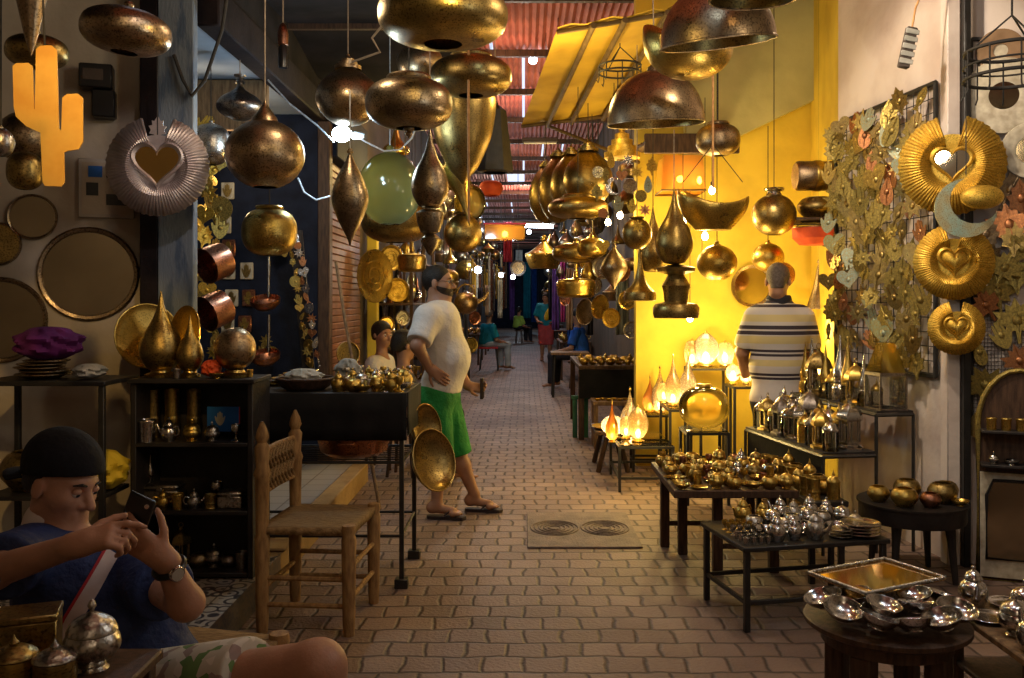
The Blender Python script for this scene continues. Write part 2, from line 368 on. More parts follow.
def stripes():
    m,nt,b=nm('striped_polo_cloth'); tc=N(nt,'ShaderNodeTexCoord'); sp=N(nt,'ShaderNodeSeparateXYZ'); nt.links.new(tc.outputs['Object'],sp.inputs[0])
    mr=N(nt,'ShaderNodeMapRange'); nt.links.new(sp.outputs['Z'],mr.inputs[0]); mr.inputs[1].default_value=.80; mr.inputs[2].default_value=1.60
    r=N(nt,'ShaderNodeValToRGB'); r.color_ramp.interpolation='CONSTANT'; nt.links.new(mr.outputs[0],r.inputs[0])
    w=(.55,.50,.46,1); dk=(.035,.025,.035,1); cr=(.58,.47,.22,1)
    bands=[(0,w),(.145,dk),(.17,w),(.182,dk),(.207,w),(.27,cr),(.33,w),(.36,dk),(.385,w),(.40,dk),(.425,w),(.48,cr),(.55,w),(.56,dk),(.595,w),(.61,dk),(.645,w),(.68,cr),(.75,w),(.815,dk),(.84,w),(.855,dk),(.88,w)]
    e=r.color_ramp.elements
    e[0].position=0;e[0].color=w; e[1].position=.999; e[1].color=w
    for p,c in bands[1:]:
        x=e.new(p); x.color=c
    n=N(nt,'ShaderNodeTexNoise',i_Scale=11.0); nt.links.new(tc.outputs['Object'],n.inputs['Vector']); bp=N(nt,'ShaderNodeBump',i_Strength=.4,i_Distance=.01); nt.links.new(n.outputs['Fac'],bp.inputs['Height']); nt.links.new(bp.outputs[0],b.inputs['Normal'])
    nt.links.new(r.outputs[0],b.inputs['Base Color']); b.inputs['Roughness'].default_value=.85; return m
M['stripes']=stripes()
def pavers():
    m,nt,b=nm('stone_pavers'); tc=N(nt,'ShaderNodeTexCoord'); n=N(nt,'ShaderNodeTexNoise',i_Scale=5.0,i_Detail=2.0); nt.links.new(tc.outputs['Object'],n.inputs['Vector'])
    sub=N(nt,'ShaderNodeVectorMath',operation='SUBTRACT'); nt.links.new(n.outputs['Color'],sub.inputs[0]); sub.inputs[1].default_value=(.5,.5,.5)
    sc=N(nt,'ShaderNodeVectorMath',operation='SCALE'); nt.links.new(sub.outputs[0],sc.inputs[0]); sc.inputs['Scale'].default_value=.06
    ad=N(nt,'ShaderNodeVectorMath',operation='ADD'); nt.links.new(tc.outputs['Object'],ad.inputs[0]); nt.links.new(sc.outputs[0],ad.inputs[1])
    br=N(nt,'ShaderNodeTexBrick'); nt.links.new(ad.outputs[0],br.inputs['Vector']); br.offset=.5
    for k,v in(('Scale',1.0),('Mortar Size',.014),('Mortar Smooth',1.0),('Bias',0.0),('Brick Width',.168),('Row Height',.158)): br.inputs[k].default_value=v
    br.inputs['Color1'].default_value=(.36,.27,.225,1); br.inputs['Color2'].default_value=(.25,.18,.148,1); br.inputs['Mortar'].default_value=(.10,.075,.062,1)
    n2=N(nt,'ShaderNodeTexNoise',i_Scale=1.3,i_Detail=5.0); nt.links.new(tc.outputs['Object'],n2.inputs['Vector'])
    f=ramp(nt,n2.outputs['Fac'],.35,.7); mul=N(nt,'ShaderNodeMix'); mul.data_type='RGBA'; mul.blend_type='MULTIPLY'; mul.inputs[0].default_value=1
    nt.links.new(br.outputs['Color'],mul.inputs[6]); nt.links.new(mixc(nt,f,(.62,.55,.5),(1,.95,.9)),mul.inputs[7]); nt.links.new(mul.outputs[2],b.inputs['Base Color'])
    n3=N(nt,'ShaderNodeTexNoise',i_Scale=55.0,i_Detail=4.0); nt.links.new(tc.outputs['Object'],n3.inputs['Vector'])
    h=N(nt,'ShaderNodeMath',operation='MULTIPLY_ADD'); nt.links.new(br.outputs['Fac'],h.inputs[0]); h.inputs[1].default_value=-1.0; nt.links.new(n3.outputs['Fac'],h.inputs[2])
    bp=N(nt,'ShaderNodeBump',i_Strength=.55,i_Distance=.012); nt.links.new(h.outputs[0],bp.inputs['Height']); nt.links.new(bp.outputs[0],b.inputs['Normal'])
    b.inputs['Roughness'].default_value=.6; b.inputs['Specular IOR Level'].default_value=.35; return m
M['pavers']=pavers()
def tiles(name,c1,c2,mo,w,hh,ms=.006,pat=0):
    m,nt,b=nm(name); tc=N(nt,'ShaderNodeTexCoord'); br=N(nt,'ShaderNodeTexBrick'); nt.links.new(tc.outputs['Object'],br.inputs['Vector']); br.offset=0
    for k,v in(('Scale',1.0),('Mortar Size',ms),('Mortar Smooth',.2),('Brick Width',w),('Row Height',hh)): br.inputs[k].default_value=v
    br.inputs['Color1'].default_value=c4(c1);br.inputs['Color2'].default_value=c4(c2);br.inputs['Mortar'].default_value=c4(mo)
    col=br.outputs['Color']
    if pat:
        wv=N(nt,'ShaderNodeTexVoronoi',i_Scale=float(pat)); nt.links.new(tc.outputs['Object'],wv.inputs['Vector'])
        wa=N(nt,'ShaderNodeMath',operation='SINE'); mu=N(nt,'ShaderNodeMath',operation='MULTIPLY'); nt.links.new(wv.outputs['Distance'],mu.inputs[0]); mu.inputs[1].default_value=18; nt.links.new(mu.outputs[0],wa.inputs[0])
        col=mixc(nt,ramp(nt,wa.outputs[0],.2,.5),col,(.05,.045,.05))
    nt.links.new(col,b.inputs['Base Color']); b.inputs['Roughness'].default_value=.35; return m
M['tile_w']=tiles('pale_floor_tiles',(.42,.40,.38),(.36,.34,.33),(.15,.13,.11),.2,.2)
M['tile_p']=tiles('patterned_cement_tiles',(.40,.36,.30),(.36,.32,.27),(.12,.1,.08),.2,.2,.004,pat=11)
M['mosaic']=tiles('ochre_mosaic',(.50,.33,.12),(.36,.2,.06),(.1,.07,.05),.04,.04,.008,pat=16)
def floral():
    m,nt,b=nm('patterned_shorts_cloth'); tc=N(nt,'ShaderNodeTexCoord'); v=N(nt,'ShaderNodeTexVoronoi',i_Scale=34.0); nt.links.new(tc.outputs['Object'],v.inputs['Vector'])
    r=N(nt,'ShaderNodeValToRGB'); nt.links.new(v.outputs['Color'],r.inputs[0]); r.color_ramp.interpolation='CONSTANT'; e=r.color_ramp.elements
    e[0].color=(.5,.46,.38,1); e[1].position=.45; e[1].color=(.12,.22,.07,1); x=e.new(.6); x.color=(.6,.55,.48,1); x=e.new(.8); x.color=(.3,.22,.2,1)
    nt.links.new(r.outputs[0],b.inputs['Base Color']); b.inputs['Roughness'].default_value=.8; return m
M['floral']=floral()
sc=bpy.context.scene
cam=bpy.data.cameras.new('camera'); cam.sensor_width=36; cam.lens=36*F/1024; cam.shift_x=-(CX-512)/1024; cam.shift_y=-(339-HZ)/1024; cam.clip_start=.05
co=bpy.data.objects.new('camera',cam); COL.objects.link(co); co.location=(0,0,CH); co.rotation_euler=(PI/2,0,0); sc.camera=co
# shift_x moves the view right when positive: the lane's vanishing point sits at px 524
cam.shift_x=-(CX-512)/1024
sc.view_settings.view_transform='Standard'; sc.view_settings.look='None'; sc.view_settings.gamma=1; sc.view_settings.use_curve_mapping=False
sc.view_settings.exposure=0.15
sc.cycles.use_denoising=True; sc.cycles.max_bounces=7; sc.cycles.transparent_max_bounces=12; sc.cycles.sample_clamp_indirect=4; sc.cycles.caustics_reflective=False; sc.cycles.caustics_refractive=False
w=bpy.data.worlds.new('world'); sc.world=w; w.use_nodes=True; bg=w.node_tree.nodes['Background']; bg.inputs[0].default_value=(.62,.72,.95,1); bg.inputs[1].default_value=1.4
def wall(name,a,b,z0,z1,th,mat,parent=None):
    a=Vector((a[0],a[1],0));b=Vector((b[0],b[1],0)); d=(b-a); L=d.length; ang=math.atan2(d.y,d.x)
    m=MB().box((0,0,z0),(L,th,z1)); o=S(name,m,mat,parent); o.location=a; o.rotation_euler=(0,0,ang); return o
def sbox(name,lo,hi,mat,b=0,parent=None):
    return S(name,MB().box(lo,hi,b),mat,parent)
sbox('floor',(-4.5,-3.5,-.1),(4.5,52,0),M['pavers'])
# raised tiled shop platform on the left, mosaic riser, pale tiles behind
pl=sbox('floor_platform',(-3.6,3.1,0.001),(-1.30,7.5,.145),M['stone'])
sbox('floor_tiles',(-3.6,3.1,.146),(-1.30,4.75,.152),M['tile_p'])
sbox('floor_tiles',(-1.95,5.15,.146),(-1.42,7.45,.152),M['tile_w'])
S('trim_1',MB().prism([(-1.7,0.002),(-.0,0.002),(-.0,.15),(-1.7,.15)],.012),M['mosaic'])
o=bpy.data.objects['trim_1']; o.location=(-1.298,4.8,0); o.rotation_euler=(0,0,PI/2)
sbox('trim_2',(-1.41,4.85,.146),(-1.285,7.5,.165),M['stone'],.008)
# manhole slab with cast rings, set in the paving
mh=MB().box((.02,5.45,.001),(.72,6.35,.012),.004)
for r in (.04,.07,.10,.13,.155):
    for cx in (.2,.53):
        if r>.16: continue
        mh.tube([(cx+r*math.cos(a*PI/12),5.9+r*math.sin(a*PI/12)*1.2,.013) for a in range(24)],.006,6,closed=True)
S('floor_cover',mh,M['cover'])
# shop wall on the left, the blue pier and the dark board beside it
wall('wall_left',(-3.9,4.40),(-2.05,4.98),0,3.5,.12,M['plaster'])
sbox('wall_pier',(-1.955,4.8,.0),(-1.765,4.87,3.55),M['blue_paint'],.006)
sbox('trim_3',(-2.05,4.8,.0),(-1.957,5.05,3.55),M['brown_dark'],.004)
sbox('ceiling_left',(-4.0,1.6,3.42),(-1.9,5.0,3.5),M['ceil'])
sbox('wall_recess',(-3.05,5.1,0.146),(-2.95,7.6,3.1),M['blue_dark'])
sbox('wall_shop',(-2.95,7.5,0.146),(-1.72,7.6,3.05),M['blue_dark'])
sbox('ceiling_shop',(-3.0,5.09,3.06),(-1.80,7.6,3.14),M['blue_pale'])
sbox('trim_9',(-2.94,6.3,2.70),(-1.80,6.36,3.05),M['wood'],.006)
sbox('trim_4',(-1.79,4.9,3.0),(-1.66,7.62,3.22),M['brown_dark'],.01)
sbox('wall_upper',(-1.80,5.0,3.23),(-1.70,9.2,4.5),M['ceil'])
sbox('trim_5',(-1.72,7.5,.0),(-1.62,7.62,3.0),M['wood_d'],.006)
shm=MB()
for i in range(44): shm.box((-1.69,7.62,.05+i*.06),(-1.655,9.1,.107+i*.06),.008)
shm.box((-1.72,7.62,0),(-1.69,9.1,2.72))
S('wall_shutter',shm,M['shutter'])
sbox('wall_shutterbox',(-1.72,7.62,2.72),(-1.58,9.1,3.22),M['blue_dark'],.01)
sbox('trim_6',(-1.66,9.5,0),(-1.55,9.62,2.9),M['yellow_wall'],.008)
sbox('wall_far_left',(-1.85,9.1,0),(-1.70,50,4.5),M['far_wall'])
# right side
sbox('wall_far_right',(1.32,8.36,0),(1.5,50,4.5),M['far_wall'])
sbox('wall_yellow',(1.02,8.2,0),(2.75,8.35,4.4),M['yellow_wall'])
S('wall_shade_slab',MB().prism([(1.45,2.72),(1.85,2.94),(2.72,3.36),(2.72,4.4),(1.45,4.4)],.16),M['wall_shade']).location=(0,8.02,0)  # added slab; colour and slanted edge imitate where the lamp light stops
wall('wall_right_side',(2.30,6.53),(2.62,8.22),0,4.4,-.12,M['yellow_wall'])
wall('wall_right',(2.45,5.17),(2.28,6.53),0,4.4,-.12,M['white_wall'])
sbox('trim_7',(2.40,5.10,0),(2.475,5.19,4.4),M['white_wall'],.006)
S('trim_8',MB().box((2.475,5.06,0),(2.515,5.10,4.4),.004),M['iron'])
wall('wall_right_front',(3.6,4.72),(2.515,5.16),0,4.4,-.12,M['white_wall'])
# roof sheets over the lane, purlins
rf=MB(); rnd=random.Random(3)
y=-3.5
while y<50:
    x=-1.84
    while x<1.7:
        wd=.37
        gap=rnd.random()
        x1=x+wd-(.035 if gap<.22 and 8<y<34 else -.01); n=10
        z=4.42+rnd.random()*.012
        vs=[];fs=[]
        for i in range(n+1):
            xx=x+(x1-x)*i/n; zz=z+.022*math.cos(i*PI)
            vs+=[(xx,y,zz),(xx,y+2.05,zz-.01)]
        fs=[(2*i,2*i+1,2*i+3,2*i+2) for i in range(n)]
        if not(gap>.965 and 9<y<30): rf.add(vs,fs)
        x+=wd
    y+=2.0
S('ceiling',rf,M['roof'])
pm=MB()
for i in range(28): pm.box((-1.8,-3+i*1.9,4.30),(1.7,-2.94+i*1.9,4.38))
S('ceiling_purlins',pm,M['wood_d'])
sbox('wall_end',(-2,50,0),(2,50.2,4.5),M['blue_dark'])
sbox('wall_back',(-4.5,-3.7,0),(4.5,-3.5,4.5),M['plaster'])
sbox('wall_back_left',(-4.5,-3.5,0),(-4.3,5,4.5),M['plaster'])
sbox('wall_back_right',(3.5,-3.5,0),(3.7,4.8,4.5),M['plaster'])
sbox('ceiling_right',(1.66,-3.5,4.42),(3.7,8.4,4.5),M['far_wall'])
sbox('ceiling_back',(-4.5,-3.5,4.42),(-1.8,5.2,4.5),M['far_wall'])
# dark canvas awning over the left shop front
aw=T('canvas_awning','dark canvas awning stretched over the left shop front','awning',(0,0,0))
am=MB(); 
for i in range(9):
    for j in range(9): am.v.append((-1.70+1.28*i/8, 4.7+3.6*j/8, 3.56-.22*j/8+ .05*math.cos(j*PI/2)))
for i in range(8):
    for j in range(8): a=i*9+j; am.f.append((a,a+1,a+10,a+9)); 
O('canvas',am,M['ceil'],aw); 
fm=MB()
for j in range(0,9,2): fm.box((-1.70,4.7+3.6*j/8-.02,3.56-.22*j/8+.01),(-.42,4.7+3.6*j/8+.02,3.62-.22*j/8))
O('frame',fm,M['wood_d'],aw)
# yellow sheet awning on the right
ya=T('sheet_awning','yellow sheet awning jutting over the lane on an iron frame','awning',(0,0,0))
A=P(558,27,6.2);B=P(668,8,6.0);C=P(603,116,8.6);D=P(521,126,8.8)
def quadsheet(a,b,c,d,n,m,wv=0):
    q=MB()
    for i in range(n+1):
        for j in range(m+1):
            u=i/n;v=j/m; p=(a*(1-u)+b*u)*(1-v)+(d*(1-u)+c*u)*v
            q.v.append((p.x,p.y,p.z+wv*math.sin(i*2.1+j)*math.cos(j*1.3)))
    for i in range(n):
        for j in range(m): k=i*(m+1)+j; q.f.append((k,k+1,k+m+2,k+m+1))
    return q
O('sheet',quadsheet(A,B,C,D,8,10,.012),M['awning'],ya)
B2=Vector((1.29,6.0,3.62));C2=Vector((1.29,7.6,3.36))
O('sheet',quadsheet(B,B2,C2,C,5,8,.012),M['awning'],ya)
dn=Vector((0,0,-.03))
for u in (.33,.62,1.0): O('rib',MB().tube([A.lerp(B,u)+dn,D.lerp(C,u)+dn],.022,8),M['awning_rib'],ya)
for v in (.02,.98): O('crossbar',MB().tube([A.lerp(D,v)+dn*.6,B.lerp(C,v)+dn*.6,B2.lerp(C2,v)+dn*.6],.018,8),M['awning_rib'],ya)
O('brace',MB().tube([D.lerp(C,.33)+dn,Vector((1.04,8.12,2.75))],.016,8),M['awning_rib'],ya)
# brown plank eave over the lamp shop
ev=T('plank_eave','small brown plank eave above the lamp shop wall','eave',(0,0,0))
for i in range(4):
    O('plank',MB().box((.98,7.35+i*.2,2.78+.02*i),(1.75,7.53+i*.2,2.81+.02*i),.004),M['wood_d'],ev)
O('fascia',MB().box((.98,7.3,2.70),(1.75,7.345,2.86),.006),M['wood_d'],ev)
def V(*a): return Vector(a)
def limb(S_,E_,W_,r,k=.03): return [cap(S_,E_,r[0],r[1],k),cap(E_,W_,r[1]*1.0,r[2],k*.7)]
def leg(H_,K_,A_,Tq,r=(.085,.058,.052,.036),foot=True):
    H_,K_,A_,Tq=map(Vector,(H_,K_,A_,Tq)); calf=K_.lerp(A_,.3)
    f=(Tq-A_); f.z=0; f.normalize(); side=Vector((-f.y,f.x,0))
    L=[cap(H_,K_,r[0],r[1],.05),cap(K_,calf,r[1],r[1]*.98,.03),cap(calf,A_,r[1]*.95,r[3],.03)]
    if foot:
        heel=Vector((A_.x,A_.y,Tq.z+.012))-f*.035; ball=Tq-f*.06
        L+=[cap(A_,heel+Vector((0,0,.02)),r[3],.034,.02),cap(heel+Vector((0,0,.02)),ball+Vector((0,0,.012)),.032,.026,.03)]
        for i,o in enumerate((-.034,-.016,0,.016,.032)):
            b=ball+side*o; L.append(cap(b,Tq+side*o*1.1-f*(abs(i-1)*.009),.016 if i else .015,.0105,.008))
        L.append(cap(ball-side*.026,ball+side*.026,.02,.02,.02))
    return L
def eyes(root,c,f,l,u,s=1,closed=.0):
    for b in(-1,1):
        p=Vector(c)+(f*.079+l*b*.034+u*.004)*s
        e=O('eye',MB().ball((0,0,0),.0125*s,12,8),M['eye_w'],root,loc=p)
        O('iris',MB().ball(f*.0065*s-u*.003*s,.0078*s,10,6),M['black'],e)
        O('eyebrow',MB().tube([Vector(c)+(f*.094+l*b*.016+u*.026)*s,Vector(c)+(f*.093+l*b*.034+u*.031)*s,Vector(c)+(f*.078+l*b*.052+u*.026)*s],[.003*s,.0045*s,.002*s],6),M['hair'],root)
# ---- man in white T-shirt, profile to the right, hand on hip
YM=6.3; g=lambda px,py,dy=0:V((px-450)*(YM+dy)/F,dy,PZ(py,YM+dy))
man=T('person','man in white T-shirt and green shorts standing hand on hip','person',(PX(450,YM),YM,0))
hc=g(438,283); f,l,u=frame((1,-.08,.02)); HS=1.0
shR=g(430,318,-.17); elR=g(421,346,-.30); wrR=g(432,368,-.20); shL=g(443,316,.17); elL=g(447,352,.24); wrL=g(466,386,.19)
nk=g(437,305); chest=g(441,325); belly=g(449,358); pel=g(440,392)
hipR=g(436,400,-.09); knR=g(440,455,-.10); anR=g(438,503,-.10); toR=V(anR.x+.175,-.13,.045)
hipL=g(443,400,.09); knL=g(456,452,.10); anL=g(473,494,.12); toL=V(anL.x+.17,.09,.045)
sh=cap(shR,shL,.075,.075,.05)
torso=[ell(chest,(.125,.185,.17),None,.08),ell(belly,(.135,.165,.16),None,.09),ell(pel,(.125,.17,.13),None,.08),sh]
hd=head_prims(hc,f,l,u,1.0)+[cap(nk,hc-u*.07-f*.015,.062,.054,.03)]
dR=(g(443,372,-.20)-wrR)
body=hd+torso+limb(shR,elR,wrR,(.056,.046,.030))+limb(shL,elL,wrL,(.054,.044,.030))
body+=hand_prims(wrR,(.75,-.05,-.55),(.0,1,.0),.35,-1,curls=[.25,.3,.35,.4])+hand_prims(wrL,(.85,-.1,-.15),(.1,-.6,.5),.7,1)
body+=leg(hipR,knR,anR,toR)+leg(hipL,knL,anL,toL)
sdf('body',body,.0065,mat=M['skin'],parent=man)
tee=[ell(chest,(.125,.185,.17),None,.08),ell(belly,(.138,.168,.165),None,.09),ell(g(441,386),(.13,.175,.13),None,.08),sh,
     cap(shR,shR.lerp(elR,.72),.068,.072,.05,1),cap(shL,shL.lerp(elL,.7),.066,.068,.05,1),cap(nk-V(0,0,.04),nk-V(-.006,0,.008),.062,.056,.03,1)]
sdf('t_shirt',tee,.008,infl=.016,cuts=[(g(441,391),(.05,0,1))],mat=M['white_tee'],parent=man)
shorts=[ell(pel,(.128,.172,.13),None,.08),cap(hipR,hipR.lerp(knR,.98),.10,.092,.05,1),cap(hipL,hipL.lerp(knL,.98),.10,.09,.05,1)]
sdf('shorts',shorts,.008,infl=.014,cuts=[(g(441,384),(0,0,-1))],mat=M['green_cloth'],parent=man)
R=RM(f,l,u)
sdf('hair',[ell(hc+f*-.014+u*.036,(.101,.079,.092),R,.02),cap(hc+f*-.07+u*-.01,hc+f*-.065-u*.035,.03,.024,.03)],.006,infl=.001,cuts=[(hc+f*.04+u*.03,-f*.8+u*.75),(hc-u*.055,u)],mat=M['hair'],parent=man)
sdf('beard',[p for i,p in enumerate(head_prims(hc,f,l,u)) if i in(0,1,2)]+[cap(hc+f*.092-l*.02-u*.05,hc+f*.092+l*.02-u*.05,.009,.009,.01),ell(hc+f*.05+l*.045-u*.022,(.035,.022,.026),RM(f,l,u),.03),ell(hc+f*.05-l*.045-u*.022,(.035,.022,.026),RM(f,l,u),.03)],.005,infl=.0035,cuts=[(hc+f*.0-u*.018,-u+f*-.28),(hc-f*.005,f+u*.12)],mat=M['beard'],parent=man)
eyes(man,hc,f,l,u)
gl=MB()
for b in(-1,1):
    c=hc+f*.105+l*b*.034+u*.004
    gl.tube([c+l*.026*math.cos(a*PI/8)+u*.018*math.sin(a*PI/8) for a in range(16)],.0022,6,closed=True)
    gl.tube([c+l*b*.026,hc+f*.05+l*b*.078+u*.012,hc-f*.02+l*b*.083+u*.01],.002,6)
gl.tube([hc+f*.106-l*.009+u*.004,hc+f*.106+l*.009+u*.004],.002,6)
O('spectacles',gl,M['black'],man)
def late_print():
    t=[c for c in man.children if c.name.startswith('t_shirt')][0]
    on_cloth(t,man,'shirt_print',M['tan_cloth'],[(459,327),(461,338),(463,350)],8,.002,n=10,m=3)
for nmx,A_,Tq in(('flip_flop',anR,toR),('flip_flop',anL,toL)):
    ff=V(Tq.x-A_.x,Tq.y-A_.y,0).normalized(); sd=V(-ff.y,ff.x,0); out=[]
    for t,wd in((-.07,.0),(-.06,.028),(-.02,.034),(.06,.03),(.13,.042),(.185,.036),(.205,.012)):
        out.append((t,wd))
    ring=[A_*1+ff*t+sd*w_ for t,w_ in out]+[A_*1+ff*t-sd*w_ for t,w_ in out[::-1][:-1]]
    m=MB(); n=len(ring); m.add([(p.x,p.y,.003) for p in ring]+[(p.x,p.y,.022) for p in ring],[tuple(range(n))[::-1],tuple(range(n,2*n))]+[(i,(i+1)%n,n+(i+1)%n,n+i) for i in range(n)],flat=True)
    fl=O('flip_flop',m,M['sole'],man)
    tp=A_+ff*.135; tp.z=.06
    O('strap',MB().tube([V(*(A_+ff*.06+sd*.04)[:2],.03),V(*(A_+ff*.10+sd*.025)[:2],.062),V(*(A_+ff*.14)[:2],.055),V(*(A_+ff*.10-sd*.025)[:2],.062),V(*(A_+ff*.06-sd*.04)[:2],.03)],.006,6),M['sole'],fl)
ph=T('wallet','dark wallet held in the standing man\'s far hand','wallet',man.location+wrL+V(.10,-.02,-.03))
O('cover',MB().box((-.012,-.04,-.06),(.012,.04,.09),.004),M['sole'],ph); O('flap',MB().box((.0125,-.035,-.05),(.016,.035,.03),.002),M['brown_dark'],ph)
# ---- shopkeeper in striped polo, seen from behind
YS=6.75; g=lambda px,py,dy=0:V((px-779)*(YS+dy)/F,dy,PZ(py,YS+dy))
sk=T('person','grey-cropped man in striped polo shirt seen from behind','person',(PX(779,YS),YS,0))
hc=g(778,281); f,l,u=frame((.35,1,-.15))
shA=g(755,318,0.02); shB=g(803,318,-.02); elA=g(745,352,.08); wrA=g(754,374,.24); elB=g(815,352,.07); wrB=g(806,376,.27)
sh=cap(g(760,317),g(798,317),.078,.078,.06)
torso=[ell(g(779,335),(.205,.14,.2),None,.06),ell(g(779,366,.02),(.20,.155,.19),None,.06),ell(g(779,392),(.20,.14,.14),None,.08),sh]
hd=head_prims(hc,f,l,u,1.08)+[cap(g(779,310),hc-u*.07-f*.02,.072,.062,.03),cap(hc-f*.06-u*.05,hc-f*.055-u*.09,.05,.05,.03)]
body=hd+torso+limb(shA,elA,wrA,(.066,.05,.034))+limb(shB,elB,wrB,(.066,.05,.034))
body+=hand_prims(wrA,(.4,.8,.1),(0,-.2,-1),.5,1)+hand_prims(wrB,(-.4,.8,.1),(0,-.2,-1),.5,-1)
body+=leg(g(768,402),g(768,452),V(-.09,0,.09),V(-.11,.2,.035))+leg(g(790,402),g(790,452),V(.09,0,.09),V(.11,.2,.035))
sdf('body',body,.008,mat=M['skin'],parent=sk)
tee=[torso[0],torso[1],ell(g(779,398),(.20,.14,.15),None,.08),sh,cap(shA,shA.lerp(elA,.72),.064,.062,.03,1),cap(shB,shB.lerp(elB,.72),.064,.062,.03,1),cap(g(779,312),g(779,302),.076,.074,.04,1)]
sdf('polo_shirt',tee,.009,infl=.02,cuts=[(g(779,402),(0,0,1))],mat=M['stripes'],parent=sk)
sdf('collar',[cap(g(779,308),g(779,301,.0),.077,.072,.01,1)],.007,infl=.022,cuts=[(g(779,307),(0,0,1))],mat=M['dark_cloth'],parent=sk)
sdf('trousers',[ell(g(779,400),(.195,.14,.13),None,.08),cap(g(768,402),V(-.09,0,.1),.10,.07,.05,1),cap(g(790,402),V(.09,0,.1),.10,.07,.05,1)],.011,infl=.015,cuts=[(g(779,400),(0,0,-1))],mat=M['dark_cloth'],parent=sk)
R=RM(f,l,u)
sdf('hair',[ell(hc+(f*-.012+u*.035)*1.08,(.108,.083,.097),R,.02),cap(hc-f*.078-u*.02,hc-f*.075-u*.055,.05,.045,.03)],.007,infl=.004,cuts=[(hc+f*.05+u*.045,-f*.8+u*.5),(hc-u*.07,u)],mat=M['hair_g'],parent=sk)
eyes(sk,hc,f,l,u,1.08)
# ---- boy seated in front with a phone
YB=2.55; g=lambda px,py,dy=0:V((px-524)*(YB+dy)/F+1.2,dy,PZ(py,YB+dy))
boy=T('person','boy in black cap and navy polo seated looking at a phone','person',(-1.2,YB,0))
hc=g(62,484); f,l,u=frame((.95,-.27,-.27),(-.10,.1,1)); 
nk=g(52,533,.03); shR=g(26,556,-.10); shL=g(126,566,.06); elR=g(4,590,-.34); wrR=g(70,553,-.52); elL=g(186,603,-.20); wrL=g(166,560,-.27)
elR=g(-6,572,-.30); wrR=g(76,545,-.44)
chest=g(82,590,.0); belly=g(122,640,.02); pel=g(150,690,.06)
tf,tl,tu=frame((.45,-.85,-.1),(-.35,.1,1)); TR=RM(tf,tl,tu)
sh=cap(shR.lerp(shL,.12),shR.lerp(shL,.88),.07,.07,.05)
torso=[ell(chest,(.105,.165,.16),TR,.08),ell(belly,(.115,.155,.16),TR,.09),ell(pel,(.12,.165,.13),TR,.08),sh]
hipR=g(140,700,-.05); knR=g(318,668,-.30); hipL=g(175,690,.15); knL=g(300,690,.10)
anR=V(knR.x+.03,knR.y+.05,.09); anL=V(knL.x+.02,knL.y+.05,.09); toR=anR+V(.17,-.06,-.055); toL=anL+V(.17,-.02,-.055)
body=head_prims(hc,f,l,u,.96)+[cap(nk,hc-u*.07-f*.02,.058,.05,.03)]+torso
body+=limb(shR,elR,wrR,(.05,.042,.028))+limb(shL,elL,wrL,(.05,.044,.028))
phc=g(141,511,-.30)
body+=hand_prims(wrR,(g(118,533,-.44)-wrR),(.1,.6,-.8),.75,1,.95,curls=[.35,.85,1.0,1.1])
body+=hand_prims(wrL,(-.80,-.12,.60),(-.10,1,.08),.6,-1,.95,curls=[.35,.42,.48,.55],thumb=.8)
body+=leg(hipR,knR,anR,toR,(.095,.066,.056,.038))+leg(hipL,knL,anL,toL,(.095,.066,.056,.038))
sdf('body',body,.0052,mat=M['skin_b'],parent=boy)
tee=torso[:2]+[sh,ell(pel,(.12,.165,.13),TR,.08),cap(shR,shR.lerp(elR,.62),.066,.072,.04,1),cap(shL,shL.lerp(elL,.6),.066,.074,.04,1)]
sdf('polo_shirt',tee,.007,infl=.014,cuts=[(g(160,700),(-.45,0,1))],mat=M['navy'],parent=boy)
sdf('collar',[cap(nk-u*.012,nk+V(.008,-.008,.03),.062,.056,.02,1)],.005,infl=.024,cuts=[(nk-V(0,0,.004),(.1,-.2,1))],mat=M['trim_w'],parent=boy)
def on_cloth(o,root,name,mat,line,wd,off=.002,parent=None,n=28,m=4):
    # a band of cloth that lies on the garment: points of a line across it, dropped onto the garment's surface
    from mathutils.bvhtree import BVHTree
    me=o.data; bv=BVHTree.FromPolygons([v.co for v in me.vertices],[tuple(p.vertices) for p in me.polygons]); q=MB(); ok=True
    cm=Vector((0,0,CH))-root.location
    for i in range(n+1):
        t=i/n*(len(line)-1); k=min(int(t),len(line)-2); a=Vector(line[k]).lerp(Vector(line[k+1]),t-k); d=(Vector(line[k+1])-Vector(line[k])).normalized(); nn=Vector((-d.y,d.x))
        for j in range(m+1):
            p=a+nn*wd*(j/m-.5); dr=Vector(((p.x-CX)/F,1,-(p.y-HZ)/F)).normalized(); h=bv.ray_cast(cm,dr)
            if h[0] is None: return None
            q.v.append(tuple(h[0]+h[1]*off))
    for i in range(n):
        for j in range(m): c=i*(m+1)+j; q.f.append((c,c+1,c+m+2,c+m+1))
    return O(name,q,mat,parent or o)
po=[c for c in boy.children if c.name.startswith('polo_shirt')][0]
late_print()
on_cloth(po,boy,'white_stripe',M['trim_w'],[(113,552),(94,585),(72,622),(60,650)],15,.003)
on_cloth(po,boy,'red_piping',M['red'],[(105,549),(86,582),(64,619),(52,647)],3,.004,m=1)
sdf('shorts',[cap(hipR,hipR.lerp(knR,.62),.115,.098,.05,1),cap(hipL,hipL.lerp(knL,.6),.11,.095,.05,1),ell(pel-V(0,0,.06),(.14,.165,.10),None,.06)],.009,infl=.012,mat=M['floral'],parent=boy)
R=RM(f,l,u)
